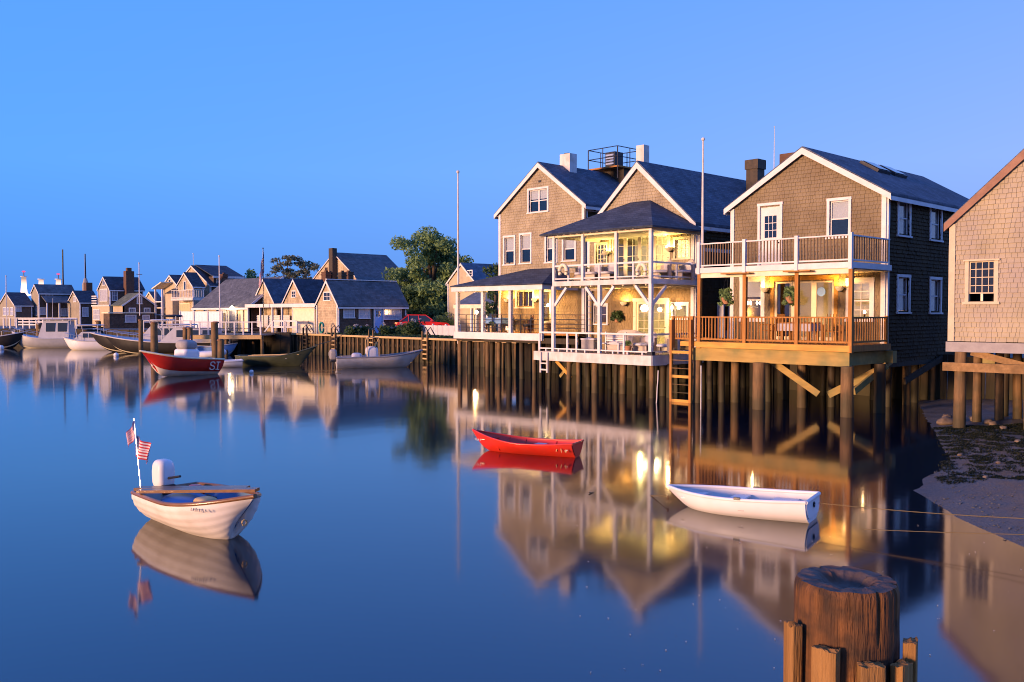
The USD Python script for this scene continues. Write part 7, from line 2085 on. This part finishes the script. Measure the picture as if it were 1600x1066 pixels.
# ================================================================== the big post in front
c = at(1323, 905, d=3.2); r = .180
t = thing('mooring_post', 'big weathered brown post with a hollowed top and boards nailed round it', 'post', (c[0], c[1], 0))
zt = c[2]
n, k = 120, 90
th = np.arange(n) * 2 * math.pi / n; zs = np.concatenate([[-1.0, .3, .9], np.linspace(1.25, zt, k)])
TH, ZS = np.meshgrid(th, zs)
nz = lambda s, zf, sd: fbm(np.stack([np.cos(TH) * s + sd, np.sin(TH) * s, ZS * zf], -1), 4, sd)
crack = np.clip(nz(9, 1.3, 3) - .60, 0, 1) * np.clip((ZS - zt + .42) / .3, 0, 1)
rr_ = r * (1.02 - .05 * (ZS - 1.2)) * (1 + .05 * (nz(2.2, 1.2, 1) - .5) + .05 * (nz(16, 3, 2) - .5)) - crack * .13
top_ = np.clip((ZS - (zt - .03)) / .03, 0, 1); rr_ = rr_ * (1 - .05 * top_ ** 2)
zz_ = ZS + .010 * (fbm(np.stack([np.cos(TH) * 3, np.sin(TH) * 3, 0 * TH], -1), 3, 8) - .5) * (ZS > zt - .05)
P = np.stack([rr_ * np.cos(TH), rr_ * np.sin(TH), zz_], -1)
mb = MB(); mb.grid(P, closed_u=True)
part('shaft', mb, 'post_wood', t, smooth=60)
fr_ = np.array([1.0, .93, .84, .74, .64, .54, .44, .34, .22, .1, .0])
TT = [];
for f in fr_:
    x, y = P[-1, :, 0] * f, P[-1, :, 1] * f
    hol = -.034 * np.clip((.62 - f) / .22, 0, 1)
    z = P[-1, :, 2] * f + P[-1, :, 2].mean() * (1 - f) + hol + .014 * (fbm(np.stack([x * 30, y * 30, 0 * x], -1), 4, 4) - .5) * (f < .99)
    TT.append(np.stack([x, y, z], -1))
part('top', MB().grid(np.array(TT), closed_u=True), 'post_top', t, smooth=50)
cam_dir = math.atan2(-FW[1], -FW[0])


def fender(px, py, w, dep, rad, ang):
    a = cam_dir + math.radians(ang); z1 = at(px, py, d=3.05)[2]
    o = np.array([math.cos(a), math.sin(a), 0]) * rad; tn = np.array([-math.sin(a), math.cos(a), 0]); nn_ = np.array([math.cos(a), math.sin(a), 0])
    m = trimesh.creation.box([1, 1, 1]); m = m.subdivide().subdivide().subdivide(); v = m.vertices * [w, dep, z1 + 1.0]
    edge = (np.abs(np.abs(v[:, 0]) - w / 2) < 1e-4) & (np.abs(np.abs(v[:, 1]) - dep / 2) < 1e-4)
    v[edge] *= [.93, .90, 1]
    ns = fbm(v * [60, 60, 8] + ang, 3, 5)[:, None] - .5
    v = v + ns * [.010, .010, .03]
    W_ = o + v[:, :1] * tn + v[:, 1:2] * nn_ + np.array([0, 0, (z1 - 1.0) / 2]) + np.array([0, 0, 1.0]) * v[:, 2:]
    return part('fender_board', MB().add(W_, m.faces), 'post_board', t, smooth=30)


# seen from the eye, positive angles lie to the right of the post
for px, py, w, dep, rad, ang in ((1226, 990, .055, .045, .212, -74), (1258, 1012, .085, .045, .208, -38), (1320, 1030, .085, .045, .206, 2), (1388, 1036, .075, .045, .206, 38), (1409, 1012, .06, .045, .206, 64)):
    fender(px, py, w, dep, rad, ang)

# ------------------------------------------------------------------ groups of alike things
GROUPS = {'cottage': 'cottages along the harbour', 'gabled_house': 'tall gabled houses at the far left', 'big_house': 'large houses behind the quay', 'mooring_pile': 'mooring piles standing in the water',
          'mooring_buoy': 'white mooring buoys', 'mooring_rope': 'mooring lines', 'wicker_chair': 'wicker chairs on the two storey porch', 'veranda_chair': 'chairs on the lit veranda', 'deck_chair': 'cedar chairs on the orange deck',
          'life_buoy': 'horseshoe life buoys on the porch rail', 'quay_ladder': 'timber ladders on the bulkhead', 'hanging_basket': 'hanging baskets over the cedar deck', 'light_tower': 'distant lit towers', 'motor_boat': 'motor boats in the harbour',
          'motor_yacht': 'dark hulled motor yachts', 'dinghy': 'small white dinghies', 'wharf': 'plank wharves at the left', 'flagpole': 'flagpoles', 'antenna_pole': 'thin poles above the roofs', 'sailboat_mast': 'dark masts at the left',
          'flag': 'striped flags', 'tree': 'trees behind the quay', 'hydrangea_shrub': 'flowering shrubs by the blue door cottage', 'parked_car': 'cars parked behind the fence', 'wall_sconce': 'added bowl lamps on the porch walls', 'wall_lantern': 'lit wall lanterns',
          'room_lamp': 'lamps inside the rooms', 'flood_lamp': 'flood lamps under the cottage eaves', 'stone': 'stones on the mud bank', 'stake': 'thin stakes in the water'}
for _p in stage.GetPrimAtPath('/World').GetChildren():
    _n = _p.GetName()
    _n = _n[:-4] if _n[-3:].isdigit() and _n[-4] == '_' else _n
    if _n in GROUPS and not _p.GetCustomDataByKey('group'):
        _p.SetCustomDataByKey('group', GROUPS[_n])
